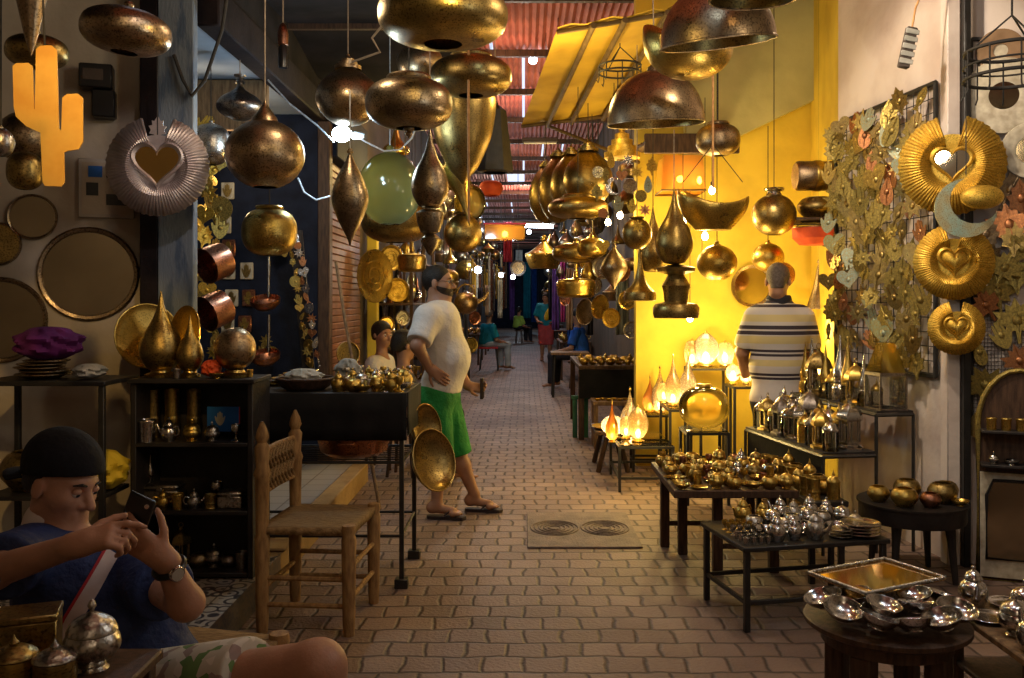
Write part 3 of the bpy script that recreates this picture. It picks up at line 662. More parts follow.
cp=sdf('cap',[ell(hc+f*-.012+u*.05,(.108,.085,.095),R,.02),ell(hc+f*-.03+u*.07,(.07,.06,.06),R,.04)],.006,infl=.010,cuts=[(hc+f*.05+u*.045,u*1.0-f*.05-V(0,0,0)+f*-.22)],mat=M['cap'],parent=boy)
vis=MB()
for i in range(9):
    for j in range(4):
        a=(i/8-.5)*1.9; r=.105+.055*j/3*math.cos(a*.75)
        p=hc-f*(r*math.cos(a)+.012)+l*(r*math.sin(a)*.86)+u*(.008-.012*j/3-.018*abs(math.sin(a))*0)
        vis.v.append(tuple(p))
for i in range(8):
    for j in range(3): a=i*4+j; vis.f.append((a,a+1,a+5,a+4))
vo=O('visor',vis,M['cap'],cp); sm=vo.modifiers.new('t','SOLIDIFY'); sm.thickness=.005
sdf('hair',[ell(hc+f*-.014+u*.034,(.1,.077,.09),R,.02),cap(hc-f*.075-u*.02,hc-f*.07-u*.045,.04,.03,.03)],.006,infl=.0035,cuts=[(hc-u*.045,u),(hc-f*.012,-f+u*.25)],mat=M['hair'],parent=boy)
eyes(boy,hc,f,l,u)
for b in(-1,1): O('eyelid',MB().ball(hc+f*.0805+l*b*.034+u*.008,(.0135,.0145,.0105),12,8),M['skin_b'],boy)
wt=T('wristwatch','dark wristwatch with a pale dial on the boy\'s raised wrist','watch',boy.location)
wp=wrL.lerp(elL,.16); wa=(wrL-elL).normalized(); wx=V(.6,-.75,.1); wx=(wx-wa*wx.dot(wa)).normalized(); wy=wa.cross(wx)
O('watch_band',MB().tube([wp+(wx*math.cos(a*PI/12)+wy*math.sin(a*PI/12))*.036 for a in range(24)],.009,8,closed=True),M['black'],wt)
mm=Matrix((( wx.x,wy.x,wa.x,0),(wx.y,wy.y,wa.y,0),(wx.z,wy.z,wa.z,0),(0,0,0,1))).to_4x4()
face=Matrix.Translation(wp+wx*.040)@Matrix(((wy.x,wa.x,wx.x,0),(wy.y,wa.y,wx.y,0),(wy.z,wa.z,wx.z,0),(0,0,0,1)))
O('watch_case',MB().lathe([(0,-.004),(.019,-.004),(.021,.002),(.019,.007),(.016,.008)],24,face),M['silver'],wt)
O('dial',MB().lathe([(0,.0081),(.0158,.0081),(.0158,.006)],24,face),M['paper'],wt)
pf=T('mobile_phone','black mobile phone held upright in the boy\'s hands','phone',boy.location+wrL+Vector((-.80,-.12,.60)).normalized()*.10+Vector((-.01,.030,.03)),rot=(-.38,0,-1.72))
O('case',MB().box((-.005,-.037,-.066),(.005,.037,.075),.003),M['black'],pf); O('screen',MB().box((-.0066,-.034,-.06),(-.0052,.034,.068),.0005),M['screen'],pf)
O('camera_lens',MB().lathe([(0,.002),(.006,.002),(.007,0)],12,Matrix.Translation((.0052,.02,.055))@Matrix.Rotation(PI/2,4,'Y')),M['silver'],pf)
# ---- background people, simpler
def sitter(label,px,pyh,Y,face,shirt,hairm,trouser=None,seat=.45,k=1.0,fwd=(1,0,0)):
    r=T('person',label,'person',(PX(px,Y),Y,0)); zt=PZ(pyh,Y); zh=zt-.12; fd=Vector(fwd).normalized(); sd=V(-fd.y,fd.x,0)
    c=V(0,0,zh); f,l,u=frame(face); zs=zh-.27; hip=V(0,0,0)-fd*.06; hip.z=seat+.10
    q=lambda a,b,z:V(0,0,z)+fd*a+sd*b
    sh=cap(q(-.02,-.15,zs),q(-.02,.15,zs),.065,.065,.05)
    tor=[ell(q(-.01,0,zs-.12),(.13,.17,.17) if abs(fd.x)<.5 else (.125,.165,.17),RM(fd,sd,V(0,0,1)),.08),ell(V(hip.x,hip.y,(zs+hip.z)/2-.06),(.13,.16,.17),RM(fd,sd,V(0,0,1)),.08),ell(hip,(.14,.17,.11),RM(fd,sd,V(0,0,1)),.08),sh]
    b=head_prims(c,f,l,u)+[cap(V(0,0,zs+.05),c-u*.07,.055,.05,.03)]+tor
    for s in(-1,1):
        S_=q(-.02,s*.18,zs-.01);E_=q(.03,s*.23,zs-.27);W_=q(.24,s*.16,zs-.33)
        b+=limb(S_,E_,W_,(.048,.04,.028))+hand_prims(W_,fd-sd*s*.2,V(0,0,-1),.5,s)
        K=q(.40,s*.12,seat+.05);A_=q(.42,s*.13,.09)
        b+=leg(hip+sd*s*.09,K,A_,V(*(A_+fd*.18)[:2],.035))
    sdf('body',b,.009,mat=M['skin'],parent=r)
    t=tor+[cap(q(-.02,s*.17,zs-.01),q(.02,s*.225,zs-.2),.06,.066,.04,1) for s in(-1,1)]
    sdf('t_shirt',t,.010,infl=.013,cuts=[(hip-V(0,0,.04),(0,0,1))],mat=shirt,parent=r)
    if trouser:
        L=[ell(hip-V(0,0,.01),(.14,.17,.12),RM(fd,sd,V(0,0,1)),.06)]
        for s in(-1,1):
            K=q(.40,s*.12,seat+.05);A_=q(.42,s*.13,.10); L+=[cap(hip+sd*s*.09,K,.09,.072,.05),cap(K,A_,.072,.055,.04,1)]
        sdf('trousers',L,.011,infl=.012,cuts=[(hip+V(0,0,.03),(0,0,-1))],mat=trouser,parent=r)
    sdf('hair',[ell(c+f*-.014+u*.036,(.101,.079,.092),RM(f,l,u),.02),cap(c-f*.075-u*.02,c-f*.07-u*.05,.04,.035,.03)],.008,infl=.008,cuts=[(c+f*.06+u*.04,-f*.8+u*.7),(c-u*.06,u)],mat=hairm,parent=r)
    eyes(r,c,f,l,u); return r
sitter('boy in pale T-shirt seated behind the left counter, facing right',382,322,8.6,(.75,-.6,-.1),M['white_tee'],M['hair'],M['dark_cloth'],.55,fwd=(.95,-.2,0))
sitter('boy in charcoal T-shirt seated with his back turned behind the counter',404,331,7.55,(.75,.6,-.15),M['grey_tee'],M['hair'],M['dark_cloth'],.50,fwd=(.95,.2,0))
sitter('man in teal shirt and pale jeans seated on a red stool',489,309,19.5,(.25,1,-.1),M['teal'],M['hair_g'],M['denim'],.50,fwd=(.75,.6,0))
sitter('person in lime shirt seated far down the lane',519,307,32,(.5,1,-.1),M['lime'],M['hair'],M['dark_cloth'],.50,fwd=(.75,.6,0))
sitter('person in bright blue shirt bent beside the far stall',577,309,15.5,(-1,.4,-.3),M['blue_cloth'],M['hair'],M['dark_cloth'],.50,fwd=(-.8,.3,0))
def stander(label,px,pyh,Y,shirt,bottom,face):
    r=T('person',label,'person',(PX(px,Y),Y,0)); zt=PZ(pyh,Y); zh=zt-.12; c=V(0,0,zh); f,l,u=frame(face); k=zt/1.74
    q=lambda x,y,z:V(x,y,z*k)
    tor=[ell(q(0,0,1.27),(.18,.125,.18),None,.08),ell(q(0,-.01,1.08),(.165,.125,.16),None,.08),ell(q(0,0,.92),(.165,.12,.12),None,.08),cap(q(-.15,0,1.40),q(.15,0,1.40),.065,.065,.05)]
    b=head_prims(c,f,l,u)+[cap(q(0,0,1.45),c-u*.07,.055,.05,.03)]+tor
    for s in(-1,1):
        W_=q(s*.2,-.17,1.0); b+=limb(q(s*.18,0,1.4),q(s*.25,.02,1.13),W_,(.048,.04,.028))+hand_prims(W_,(-s*.5,-.6,.1),(0,0,-1),.5,-s)
        b+=leg(q(s*.09,0,.9),q(s*.09,-.02,.48),q(s*.10,0,.09),V(s*.12,-.19,.035))
    sdf('body',b,.010,mat=M['skin'],parent=r)
    sdf('shirt',tor+[cap(q(s*.17,0,1.4),q(s*.24,.015,1.18),.06,.066,.04,1) for s in(-1,1)],.011,infl=.014,cuts=[(q(0,0,.9),(0,0,1))],mat=shirt,parent=r)
    sdf('shorts',[ell(q(0,0,.92),(.165,.12,.12),None,.08)]+[cap(q(s*.09,0,.9),q(s*.09,-.02,.45),.1,.085,.05,1) for s in(-1,1)],.011,infl=.014,cuts=[(q(0,0,.95),(0,0,-1))],mat=bottom,parent=r)
    sdf('hair',[ell(c+f*-.014+u*.036,(.101,.079,.092),RM(f,l,u),.02)],.009,infl=.012,cuts=[(c+f*.06+u*.03,-f*.8+u*.7),(c-u*.03,u)],mat=M['hair'],parent=r)
    eyes(r,c,f,l,u); return r
wk=stander('walker in teal shirt and coral shorts carrying a yellow bag',546,293,22.5,M['teal'],M['red_short'],(-.5,-1,-.1))
bg_=T('shoulder_bag','yellow bag slung on the far walker\'s shoulder','bag',wk.location+V(.12,-.18,1.28),rot=(0,.5,0))
O('pouch',MB().ball((0,0,-.1),(.09,.06,.2),14,10),M['yellow_cloth'],bg_); O('strap',MB().tube([(.02,.0,.05),(-.04,.06,.19),(-.10,.17,.16)],.014,6),M['yellow_cloth'],bg_)
# ---------------------------------------------------------------- shapes shared by the wares
def circ(n=14,a0=0.0,a1=1.0): return [(math.sin(PI*(a0+(a1-a0)*i/n)),.5-.5*math.cos(PI*(a0+(a1-a0)*i/n))) for i in range(n+1)]
def sup(p,n=18,a0=.0,a1=1.0):
    o=[]
    for i in range(n+1):
        t=PI*(a0+(a1-a0)*i/n); s=math.sin(t);c=math.cos(t)
        o.append((abs(s)**(2/p),.5-.5*math.copysign(abs(c)**(2/p),c)))
    return o
def spl(pts,n=5):
    # smooth profile through control points (Catmull-Rom)
    o=[];m=len(pts)
    for i in range(m-1):
        p0=pts[max(i-1,0)];p1=pts[i];p2=pts[i+1];p3=pts[min(i+2,m-1)]
        for j in range(n):
            t=j/n; o.append(tuple(max(0,.5*(2*p1[k]+(p2[k]-p0[k])*t+(2*p0[k]-5*p1[k]+4*p2[k]-p3[k])*t*t+(3*p1[k]-p0[k]-3*p2[k]+p3[k])*t**3)) if k==0 else .5*(2*p1[k]+(p2[k]-p0[k])*t+(2*p0[k]-5*p1[k]+4*p2[k]-p3[k])*t*t+(3*p1[k]-p0[k]-3*p2[k]+p3[k])*t**3) for k in(0,1)))
    o.append(pts[-1]); lo=min(p[1] for p in pts); return [(r,max(z,lo)) for r,z in o]
PR={}
PR['globe']=circ(16,.10,.95)
PR['squash']=sup(2.5,20,.07,.95)
PR['drum']=sup(3.6,20,.05,.95)
PR['onion']=spl([(.0,0),(.35,.04),(.85,.2),(1,.38),(.8,.58),(.38,.74),(.16,.86),(.12,1)])
PR['tear']=spl([(.3,0),(.62,.03),(.95,.17),(1,.3),(.8,.47),(.45,.62),(.2,.78),(.08,.92),(.03,1)])
PR['drop']=spl([(.02,0),(.1,.06),(.45,.22),(.9,.5),(1,.68),(.8,.86),(.35,.97),(.2,1)])
PR['spindle']=spl([(.02,0),(.2,.1),(.7,.3),(1,.5),(.75,.7),(.25,.9),(.06,1)])
PR['dome']=[(1.02,0),(1.02,.03),(1,.06)]+[(math.cos(PI/2*t/10),.06+.94*math.sin(PI/2*t/10)) for t in range(1,10)]+[(.06,.999),(.06,.97)]+[(math.cos(PI/2*t/10)*.97,.03+.93*math.sin(PI/2*t/10)) for t in range(9,-1,-1)]+[(.97,0),(1.02,0)]
PR['bell']=spl([(.9,0),(1,.02),(1,.14),(.92,.2),(.6,.3),(.34,.45),(.2,.65),(.12,.85),(.1,1)])
PR['horn']=spl([(.05,0),(.1,.12),(.2,.28),(.42,.5),(.75,.7),(.95,.86),(1,.95),(.9,1)])
PR['horn2']=spl([(.04,0),(.16,.06),(.42,.16),(.62,.3),(.85,.5),(.98,.75),(1,.92),(.9,1)])
PR['egg']=spl([(.12,0),(.55,.08),(.9,.28),(1,.48),(.85,.72),(.5,.9),(.2,1)])
PR['vase']=spl([(.25,0),(.7,.08),(1,.36),(.9,.56),(.5,.72),(.28,.78),(.26,.86),(.42,.92),(.34,1)])
PR['pagoda']=spl([(.6,0),(.75,.05),(.95,.35),(1,.5),(.8,.56),(.45,.72),(.15,.9),(.08,1)])
PR['cone']=[(1,0),(1,.03),(.5,.45),(.1,.95),(.03,1)]
PR['basket']=spl([(.55,0),(.8,.1),(1,.5),(.85,.85),(.5,1)])
PR['pan']=spl([(.0,.02),(.6,.0),(.95,.06),(1,.2),(1,.5),(.6,.56),(.2,.6),(.13,.75),(.1,1)])
CAPS={'stepped':[(.42,-.06),(.42,.05),(.30,.08),(.30,.17),(.2,.2),(.2,.27),(.06,.36),(.05,.42)],
 'cone':[(.34,-.06),(.3,.06),(.2,.2),(.1,.34),(.05,.42),(.04,.48)],
 'knob':[(.18,-.05),(.18,.04),(.1,.07),(.12,.13),(.09,.19),(.03,.21)],
 'neck':[(.22,-.05),(.16,.06),(.14,.2),(.24,.24),(.26,.3),(.2,.32),(.03,.33)],
 'mouth':[(.36,-.06),(.3,.08),(.44,.16),(.47,.22),(.44,.27),(.2,.29),(.05,.3)],
 'ring':[(.5,-.03),(.52,.03),(.48,.08),(.2,.09),(.05,.12)]}
def hang(label,px,yt,yb,w,Y,prof,mat,cap_=None,capm=None,top=None,cm='cord',name='pendant_lamp',cat='lamp',group=None,tilt=None,bot=None,seg=28,cr=.0035,wob=None):
    R=w/2*Y/F; H=(yb-yt)*Y/F; loc=P(px,yb,Y)
    r=T(name,label,cat,loc,0,group)
    if tilt: r.rotation_euler=tilt
    pr=PR[prof] if isinstance(prof,str) else prof
    big=R>.05 or H>.1
    O('shade',MB().lathe([(q*R,z*H) for q,z in pr],seg,wob=wob),mat,r)
    zt=H
    if cap_:
        c=[(q*R,H+z*R) for q,z in CAPS[cap_]]; O('fitting',MB().lathe(c,18),capm or mat,r); zt=c[-1][1]
    if bot:
        O('finial',MB().lathe([(q*R*bot,-z*R*bot) for q,z in((.5,-.1),(.5,.1),(.2,.2),(.35,.4),(.3,.6),(.08,.8),(0,.95))],14),mat,r)
    if top is None: top=(3.4 if loc.x<-.3 and Y<8.2 else 3.35-(Y-6)*.075 if 0<loc.x<1.3 and 6<Y<8.7 else 4.3)
    if cm and top>loc.z+zt+.02:
        tz=top-loc.z
        if tilt:
            a=Vector((0,0,zt)); up=Matrix.Rotation(0,3,'X'); 
            import mathutils
            e=mathutils.Euler(tilt).to_matrix(); b=e.inverted()@Vector((0,0,tz-zt))+a
            O('cord',MB().tube([a,b],cr,6),M[cm],r)
        else: O('cord',MB().tube([(0,0,zt-.005),(0,0,tz)],cr,6),M[cm],r)
    return r
# ---- outlines (unit size, XZ)
def heart(n=40,s=1.0): 
    o=[]
    for i in range(n):
        t=2*PI*i/n; o.append((16*math.sin(t)**3/32*s,(13*math.cos(t)-5*math.cos(2*t)-2*math.cos(3*t)-math.cos(4*t)+2.5)/32*s))
    return o
def star(n=8,a=.5,b=.24): return [((a if i%2==0 else b)*math.sin(PI*i/n),(a if i%2==0 else b)*math.cos(PI*i/n)) for i in range(2*n)]
def disc(n=20,r=.5): return [(r*math.sin(2*PI*i/n),r*math.cos(2*PI*i/n)) for i in range(n)]
def crescent(n=18):
    o=[(.5*math.cos(math.radians(49.5+261*i/n)),.5*math.sin(math.radians(49.5+261*i/n))) for i in range(n+1)]
    return o+[(.2+.40*math.cos(math.radians(-71.8-216.4*i/n)),.40*math.sin(math.radians(-71.8-216.4*i/n))) for i in range(1,n)]
def puff(h,R):
    m=MB(); n=len(h)
    for s_,d in((1,0),(.86,.055),(.62,.095),(.32,.115),(.02,.12)):
        for x,z in h: m.v.append((x*s_,-d*R,z*s_))
    for j in range(4):
        for i in range(n): m.f.append((j*n+i,j*n+(i+1)%n,(j+1)*n+(i+1)%n,(j+1)*n+i))
    m.f.append(tuple(4*n+i for i in range(n))); return m
def leafo(): return [(0,.5),(.12,.3),(.22,.32),(.2,.14),(.34,.1),(.26,-.06),(.32,-.2),(.14,-.24),(.06,-.34),(.03,-.5),(-.03,-.5),(-.06,-.34),(-.14,-.24),(-.32,-.2),(-.26,-.06),(-.34,.1),(-.2,.14),(-.22,.32),(-.12,.3)]
def maple(): return [(0,.5),(.09,.3),(.2,.36),(.2,.18),(.46,.22),(.36,.06),(.44,-.06),(.22,-.12),(.26,-.26),(.05,-.22),(.03,-.5),(-.03,-.5),(-.05,-.22),(-.26,-.26),(-.22,-.12),(-.44,-.06),(-.36,.06),(-.46,.22),(-.2,.18),(-.2,.36),(-.09,.3)]
def hamsa(): return [(-.045,.5),(.045,.5),(.075,.44),(.075,.12),(.095,.12),(.1,.40),(.14,.43),(.18,.40),(.2,.06),(.26,.1),(.33,.2),(.38,.16),(.34,-.05),(.26,-.26),(.12,-.44),(0,-.5),(-.12,-.44),(-.26,-.26),(-.34,-.05),(-.38,.16),(-.33,.2),(-.26,.1),(-.2,.06),(-.18,.40),(-.14,.43),(-.1,.40),(-.095,.12),(-.075,.12),(-.075,.44)]
def fish(): return [(0,.5),(.12,.38),(.2,.15),(.16,-.1),(.06,-.28),(.2,-.5),(0,-.42),(-.2,-.5),(-.06,-.28),(-.16,-.1),(-.2,.15),(-.12,.38)]
def dropo(n=20): return [(.3*math.sin(2*PI*i/n)*(math.sin(PI*i/n)**.9),-.5+1.0*(.5+.5*math.cos(2*PI*i/n))) for i in range(n)]
OUT={'heart':heart(),'star':star(),'disc':disc(),'crescent':crescent(),'leaf':leafo(),'maple':maple(),'hamsa':hamsa(),'fish':fish(),'drop':dropo()}
# ---- small goods kept as prototypes: first call builds, later calls copy every part
CACHE={}
def L(prof,seg=18): return MB().lathe(spl(prof,3),seg)
def make(kind,m,m2):
    r=T(kind,'',KCAT[kind])
    if kind=='teapot':
        O('body',L([(.0,0),(.035,0),(.04,.006),(.05,.03),(.055,.055),(.046,.085),(.03,.1),(.032,.104)]),m,r)
        ld=O('lid',L([(.033,.103),(.034,.108),(.025,.125),(.012,.138),(.004,.142),(0,.143)]),m,r); O('knob',MB().ball((0,0,.15),.0085,10,6),m,ld)
        O('spout',MB().tube([(.048,0,.045),(.075,0,.06),(.088,0,.085),(.1,0,.108)],[.014,.011,.008,.006],10),m,r)
        O('handle',MB().tube([(-.038,0,.092),(-.07,0,.1),(-.085,0,.075),(-.075,0,.045),(-.05,0,.035)],.005,8),m,r)
    elif kind=='sugar_pot':
        O('body',L([(0,0),(.03,0),(.024,.008),(.03,.016),(.048,.035),(.05,.055),(.042,.07)]),m,r)
        ld=O('lid',L([(.044,.069),(.045,.073),(.036,.09),(.016,.102),(.006,.106),(0,.107)]),m,r); O('knob',L([(.004,.105),(.004,.112),(.008,.118),(.004,.128),(0,.131)],10),m,ld)
    elif kind=='bowl':
        O('body',L([(0,.004),(.03,.004),(.03,0),(.034,0),(.034,.008),(.06,.022),(.078,.046),(.08,.05),(.077,.05),(.058,.027),(.03,.013),(0,.012)],24),m,r)
    elif kind=='cup':
        O('body',L([(0,0),(.022,0),(.024,.004),(.026,.05),(.028,.062),(.025,.062),(.022,.008),(0,.006)]),m,r); O('rim',MB().tube([(.0265*math.cos(a*PI/8),.0265*math.sin(a*PI/8),.062) for a in range(16)],.002,6,closed=True),m,r)
    elif kind=='goblet':
        O('foot',L([(0,.004),(.026,0),(.026,.004),(.008,.012),(.005,.03),(.008,.04)]),m,r); O('bowl',L([(.006,.04),(.022,.05),(.027,.07),(.025,.09),(.022,.09),(.022,.07),(0,.05)]),m,r)
    elif kind=='candlestick':
        O('base',L([(0,.002),(.036,0),(.036,.006),(.016,.016),(.008,.024)]),m,r); O('stem',L([(.008,.022),(.012,.04),(.006,.055),(.013,.075),(.006,.095),(.009,.11)]),m,r); O('cup',L([(.008,.108),(.022,.118),(.02,.135),(.016,.136),(.013,.122),(0,.12)]),m,r)
    elif kind=='dish':
        O('plate',L([(0,.003),(.05,.003),(.055,0),(.06,.004),(.085,.014),(.09,.017),(.085,.019),(.058,.008),(0,.007)],26),m,r); O('rim',MB().tube([(.088*math.cos(a*PI/12),.088*math.sin(a*PI/12),.0165) for a in range(24)],.0025,6,closed=True),m,r)
    elif kind=='lidded_jar':
        O('jar',L([(0,0),(.034,0),(.036,.006),(.037,.085),(.034,.09),(.031,.085),(.031,.008),(0,.006)]),m,r)
        ld=O('lid',L([(.038,.088),(.039,.094),(.034,.108),(.018,.126),(.007,.132)]),m2,r); O('knob',L([(.004,.128),(.009,.138),(.004,.15),(.001,.165),(0,.168)],10),m2,ld)
    elif kind=='pointed_bottle':
        O('bulb',L([(0,0),(.03,0),(.034,.006),(.036,.03),(.032,.06),(.022,.075)]),m2,r); O('collar',L([(.023,.073),(.027,.077),(.027,.085),(.02,.09)]),m,r); O('spire',L([(.026,.084),(.03,.1),(.026,.13),(.014,.18),(.006,.24),(.002,.275),(0,.278)]),m,r)
    elif kind=='lantern':
        O('base',MB().lathe([(0,0),(.06,0),(.06,.012),(.045,.02),(.045,.03),(0,.03)],6),m,r); O('glass',MB().lathe([(.042,.03),(.042,.12)],6),m2,r)
        bars=O('cage',MB(),m,r) if False else None
        cg=MB()
        for i in range(6): cg.tube([(.043*math.cos(i*PI/3),.043*math.sin(i*PI/3),.03),(.043*math.cos(i*PI/3),.043*math.sin(i*PI/3),.12)],.004,6)
        O('cage',cg,m,r); rf_=O('roof',MB().lathe([(.056,.118),(.058,.126),(.05,.15),(.028,.178),(.01,.19),(.008,.2)],6),m,r); O('ring',MB().tube([(.012*math.cos(a*PI/6),0,.213+.012*math.sin(a*PI/6)) for a in range(12)],.0022,6,closed=True),m,rf_)
    elif kind=='casket':
        O('box',MB().box((-.04,-.028,0),(.04,.028,.04),.003),m,r); ld=O('lid',MB().box((-.042,-.03,.0405),(.042,.03,.056),.006),m,r); O('clasp',MB().box((-.006,-.033,.03),(.006,-.0285,.05),.001),m,ld)
    elif kind=='beaker':
        O('body',L([(0,0),(.034,0),(.034,.004),(.032,.05),(.035,.1),(.036,.105),(.033,.105),(.029,.05),(0,.006)]),m,r); O('band',MB().lathe([(.0335,.03),(.0352,.034),(.0352,.044),(.0338,.048)],18),m,r)
    elif kind=='pot':
        O('body',L([(0,0),(.045,0),(.055,.008),(.082,.045),(.085,.075),(.066,.11),(.05,.118),(.047,.117),(.06,.106),(.078,.07),(.05,.02),(0,.015)],24),m,r); O('rim',MB().tube([(.049*math.cos(a*PI/10),.049*math.sin(a*PI/10),.118) for a in range(20)],.0035,6,closed=True),m,r)
    elif kind=='spoon':
        O('bowl',MB().ball((0,0,.006),(.016,.011,.005),12,6),m,r); O('handle',MB().tube([(.014,0,.007),(.06,0,.012),(.1,0,.008)],[.003,.0025,.004],6),m,r)
    return r
KCAT=dict(teapot='teapot',sugar_pot='sugar pot',bowl='bowl',cup='cup',goblet='goblet',candlestick='candlestick',dish='dish',lidded_jar='jar',pointed_bottle='bottle',lantern='lantern',casket='box',beaker='beaker',pot='pot',spoon='spoon')
def put(kind,mat,loc,label,rz=0,s=1.0,group=None,m2='clear',rot=None):
    key=(kind,mat,m2); rot=rot or (0,0,rz)
    if key not in CACHE: r=CACHE[key]=make(kind,M[mat],M[m2]); r.location=loc; r.rotation_euler=rot; r.scale=(s,)*3 if not hasattr(s,'__len__') else s; r['label']=label
    else: r=DUP(CACHE[key],loc,None,label,None,s,rot)
    if 'group' in r: del r['group']
    if group: r['group']=group
    return r
def charm(shape,mat,loc,size,label,rot=(0,0,0),group=None,name=None,cat='ornament',boss=True):
    key=('charm',shape,mat)
    nmx=name or 'hanging_'+shape+'_charm'
    if key not in CACHE:
        r=T(nmx,'',cat); O('plate',MB().prism(OUT[shape],.035),M[mat],r)
        if boss and shape!='crescent': O('boss',MB().ball((0,0,0),(.10,.05,.12),10,6),M[mat],r)
        if shape in('leaf','maple','fish','drop'): O('rib',MB().tube([(0,-.012,.4),(0,-.02,0),(0,-.012,-.42)],.016,5),M[mat],r)
        CACHE[key]=r; r.location=loc;r.rotation_euler=rot;r.scale=(size,)*3
    else: r=DUP(CACHE[key],loc,None,None,None,size,rot)
    r['label']=label;r['category']=cat
    if 'group' in r: del r['group']
    if group:r['group']=group
    return r
def facing(n):  # rotation whose -Y axis points along n (for prisms: the front faces n)
    n=Vector((n[0],n[1],0)).normalized(); return math.atan2(n.x,-n.y)
def lineY(px,a,b):  # where the view ray of a column meets a vertical wall through a and b (plan)
    k=(px-CX)/F; t=(k*a[1]-a[0])/((b[0]-a[0])-k*(b[1]-a[1])); return a[1]+t*(b[1]-a[1])
def sunburst(label,px,py,R_px,Y,mat,hm,rz,name='sunburst_mirror',n=150,gap=.30,crown=False,ht=.21,mirror=True,cord=None,cat='mirror'):
    R=R_px*Y/F; r=T(name,label,cat,P(px,py,Y),rz)
    m=MB(); vs=[]
    for i in range(n+1):
        a=PI/2+gap+(2*PI-2*gap)*i/n; z=-.018*R if i%2 else .018*R
        for t,dz in((.34,.0),(.60,.07),(1,-.02)):
            rr=R*t*(1 if t<.9 else (1+.012*math.sin(i*1.7)))
            hk=1
            m.v.append((rr*math.cos(a)*hk,-dz*R+z*t,rr*math.sin(a)))
    for i in range(n):
        for j in range(2): a=i*3+j; m.f.append((a,a+1,a+4,a+3))
    fr=O('pleated_frame',m,mat,r,ang=20); so=fr.modifiers.new('t','SOLIDIFY'); so.thickness=.0022
    hp=[(x*R*ht*3.0,z*R*ht*3.0) for x,z in heart(48)]
    b=MB(); 
    for i in range(48):
        x,z=hp[i]; b.v+= [(x*1.0,-.045*R,z),(x*1.14,-.085*R,z*1.14),(x*1.32,-.03*R,z*1.32)]
    for i in range(48):
        for j in range(2): a=i*3+j;c=((i+1)%48)*3+j; b.f.append((a,a+1,c+1,c))
    O('heart_rim',b,mat,r)
    O('heart_mirror' if mirror else 'heart_boss',MB().prism([(x*1.02,z*1.02) for x,z in hp],.004) if mirror else puff([(x*.92,z*.92) for x,z in hp],R*1.2),hm,r,loc=(0,-.04*R,0))
    O('backing',MB().lathe([(0,0),(R*.62,0),(R*.62,.004),(0,.004)],32,Matrix.Rotation(PI/2,4,'X')@Matrix.Translation((0,0,-.002))),mat,r)
    if crown: O('crown',MB().prism([(x*R*.5,R*.75+z*R*.5) for x,z in leafo()],.006),mat,r)
    if cord: O('cord',MB().tube([(0,.0,R*.62),(0,.0,cord-PZ(py,Y))],.003,6),M['cord_d'],r)
    return r
def hl(*a,**k): return hang(*a,**k)
# ---- hanging lamps over the left shops
hl('broad flattened copper lamp hung over the boy\'s stall',124,10,53,86,3.7,'squash',M['copper_h'],'knob',tilt=(0,.10,0),cm='cord_d')
hl('narrow reddish-brown cone hanging above the cactus cut-out',31,-40,56,40,3.0,[(.02,0),(.3,.2),(.7,.6),(1,1),(.9,1)],M['copper_h'],cm=None,top=3.4)
hl('aged brass flat bowl lamp behind the cactus cut-out',37,36,68,58,3.9,'squash',M['brass_dark'],'knob',cm='cord_d')
hl('dark mottled dome lamp behind the cactus cut-out',24,112,164,50,4.2,'globe',M['bronze'],cm='cord_d')
hl('small dark bowl lamp under the mottled dome lamp',25,152,190,34,4.0,'squash',M['brass_dark'],cm=None)
hl('small silver ball lamp at the stall\'s outer edge',1,128,157,25,3.1,'globe',M['silver_h'],'knob',cm='cord_d')
hl('greenish onion lamp with long neck beside the blue pier',240,82,121,46,5.6,'onion',M['pewter'],'neck',cm='cord')
hl('big round copper globe lamp with stepped cone fitting',265,120,189,78,4.6,'globe',M['copper_h'],'cone',cm='cord')
hl('bright brass flattened globe lamp below the big copper globe',269.5,208,256,54,5.0,'squash',M['brass_h'],'ring',top=2.36,cm='cord_d')
hl('silvery bowl lamp half hidden behind the big copper globe',211,124,165,38,5.8,'squash',M['silver_h'],'knob',cm='cord_d')
hl('large purplish copper lamp with stepped fitting above the cool bulb',348,68,126,64,5.3,'egg',M['copper_h'],'stepped',cm='cord')
hl('bronze spindle lamp pointed at both ends',350,152,246,37,4.7,'spindle',M['bronze'],'knob',cm='cord_b',top=2.6)
hl('dimpled bronze flattened lamp, front of the left cluster',409,79,129,87,4.5,'squash',M['bronze'],'ring',bot=.25,cm='cord_d')
hl('widest flattened brass lamp at the top of the left cluster',443,-14,45,130,4.15,'squash',M['brass_dark'],cm='cord')
hl('dark round globe behind the flattened lamps',420,42,84,46,6.2,'globe',M['copper_h'],'knob',cm='cord_d')
hl('smooth flattened bronze lamp right of the dimpled one',471,57,96,82,5.2,'squash',M['brass_dark'],'ring',cm='cord')
hl('large pale green glass globe lamp by the cool bulb',390,152,226,64,6.3,'globe',M['green_glass'],'knob',cm='cord_b')
hl('wide brass bowl lamp below the green glass globe',396,196,243,70,7.0,'squash',M['brass_dark'],'ring',cm=None)
td=hl('dark gourd-shaped drop lamp with tiered tail',430,128,208,37,4.8,'tear',M['bronze'],cm='cord')
zz=lambda z:z*4.8/F
O('tier',MB().lathe([(.0,zz(-2)),(.052,zz(-2)),(.075,zz(-5)),(.07,zz(-14)),(.05,zz(-24)),(.02,zz(-27)),(0,zz(-27))],22),M['bronze'],td)
O('tail',MB().lathe([(.018,zz(-26)),(.045,zz(-30)),(.035,zz(-38)),(.012,zz(-46)),(0,zz(-48))],18),M['bronze'],td)
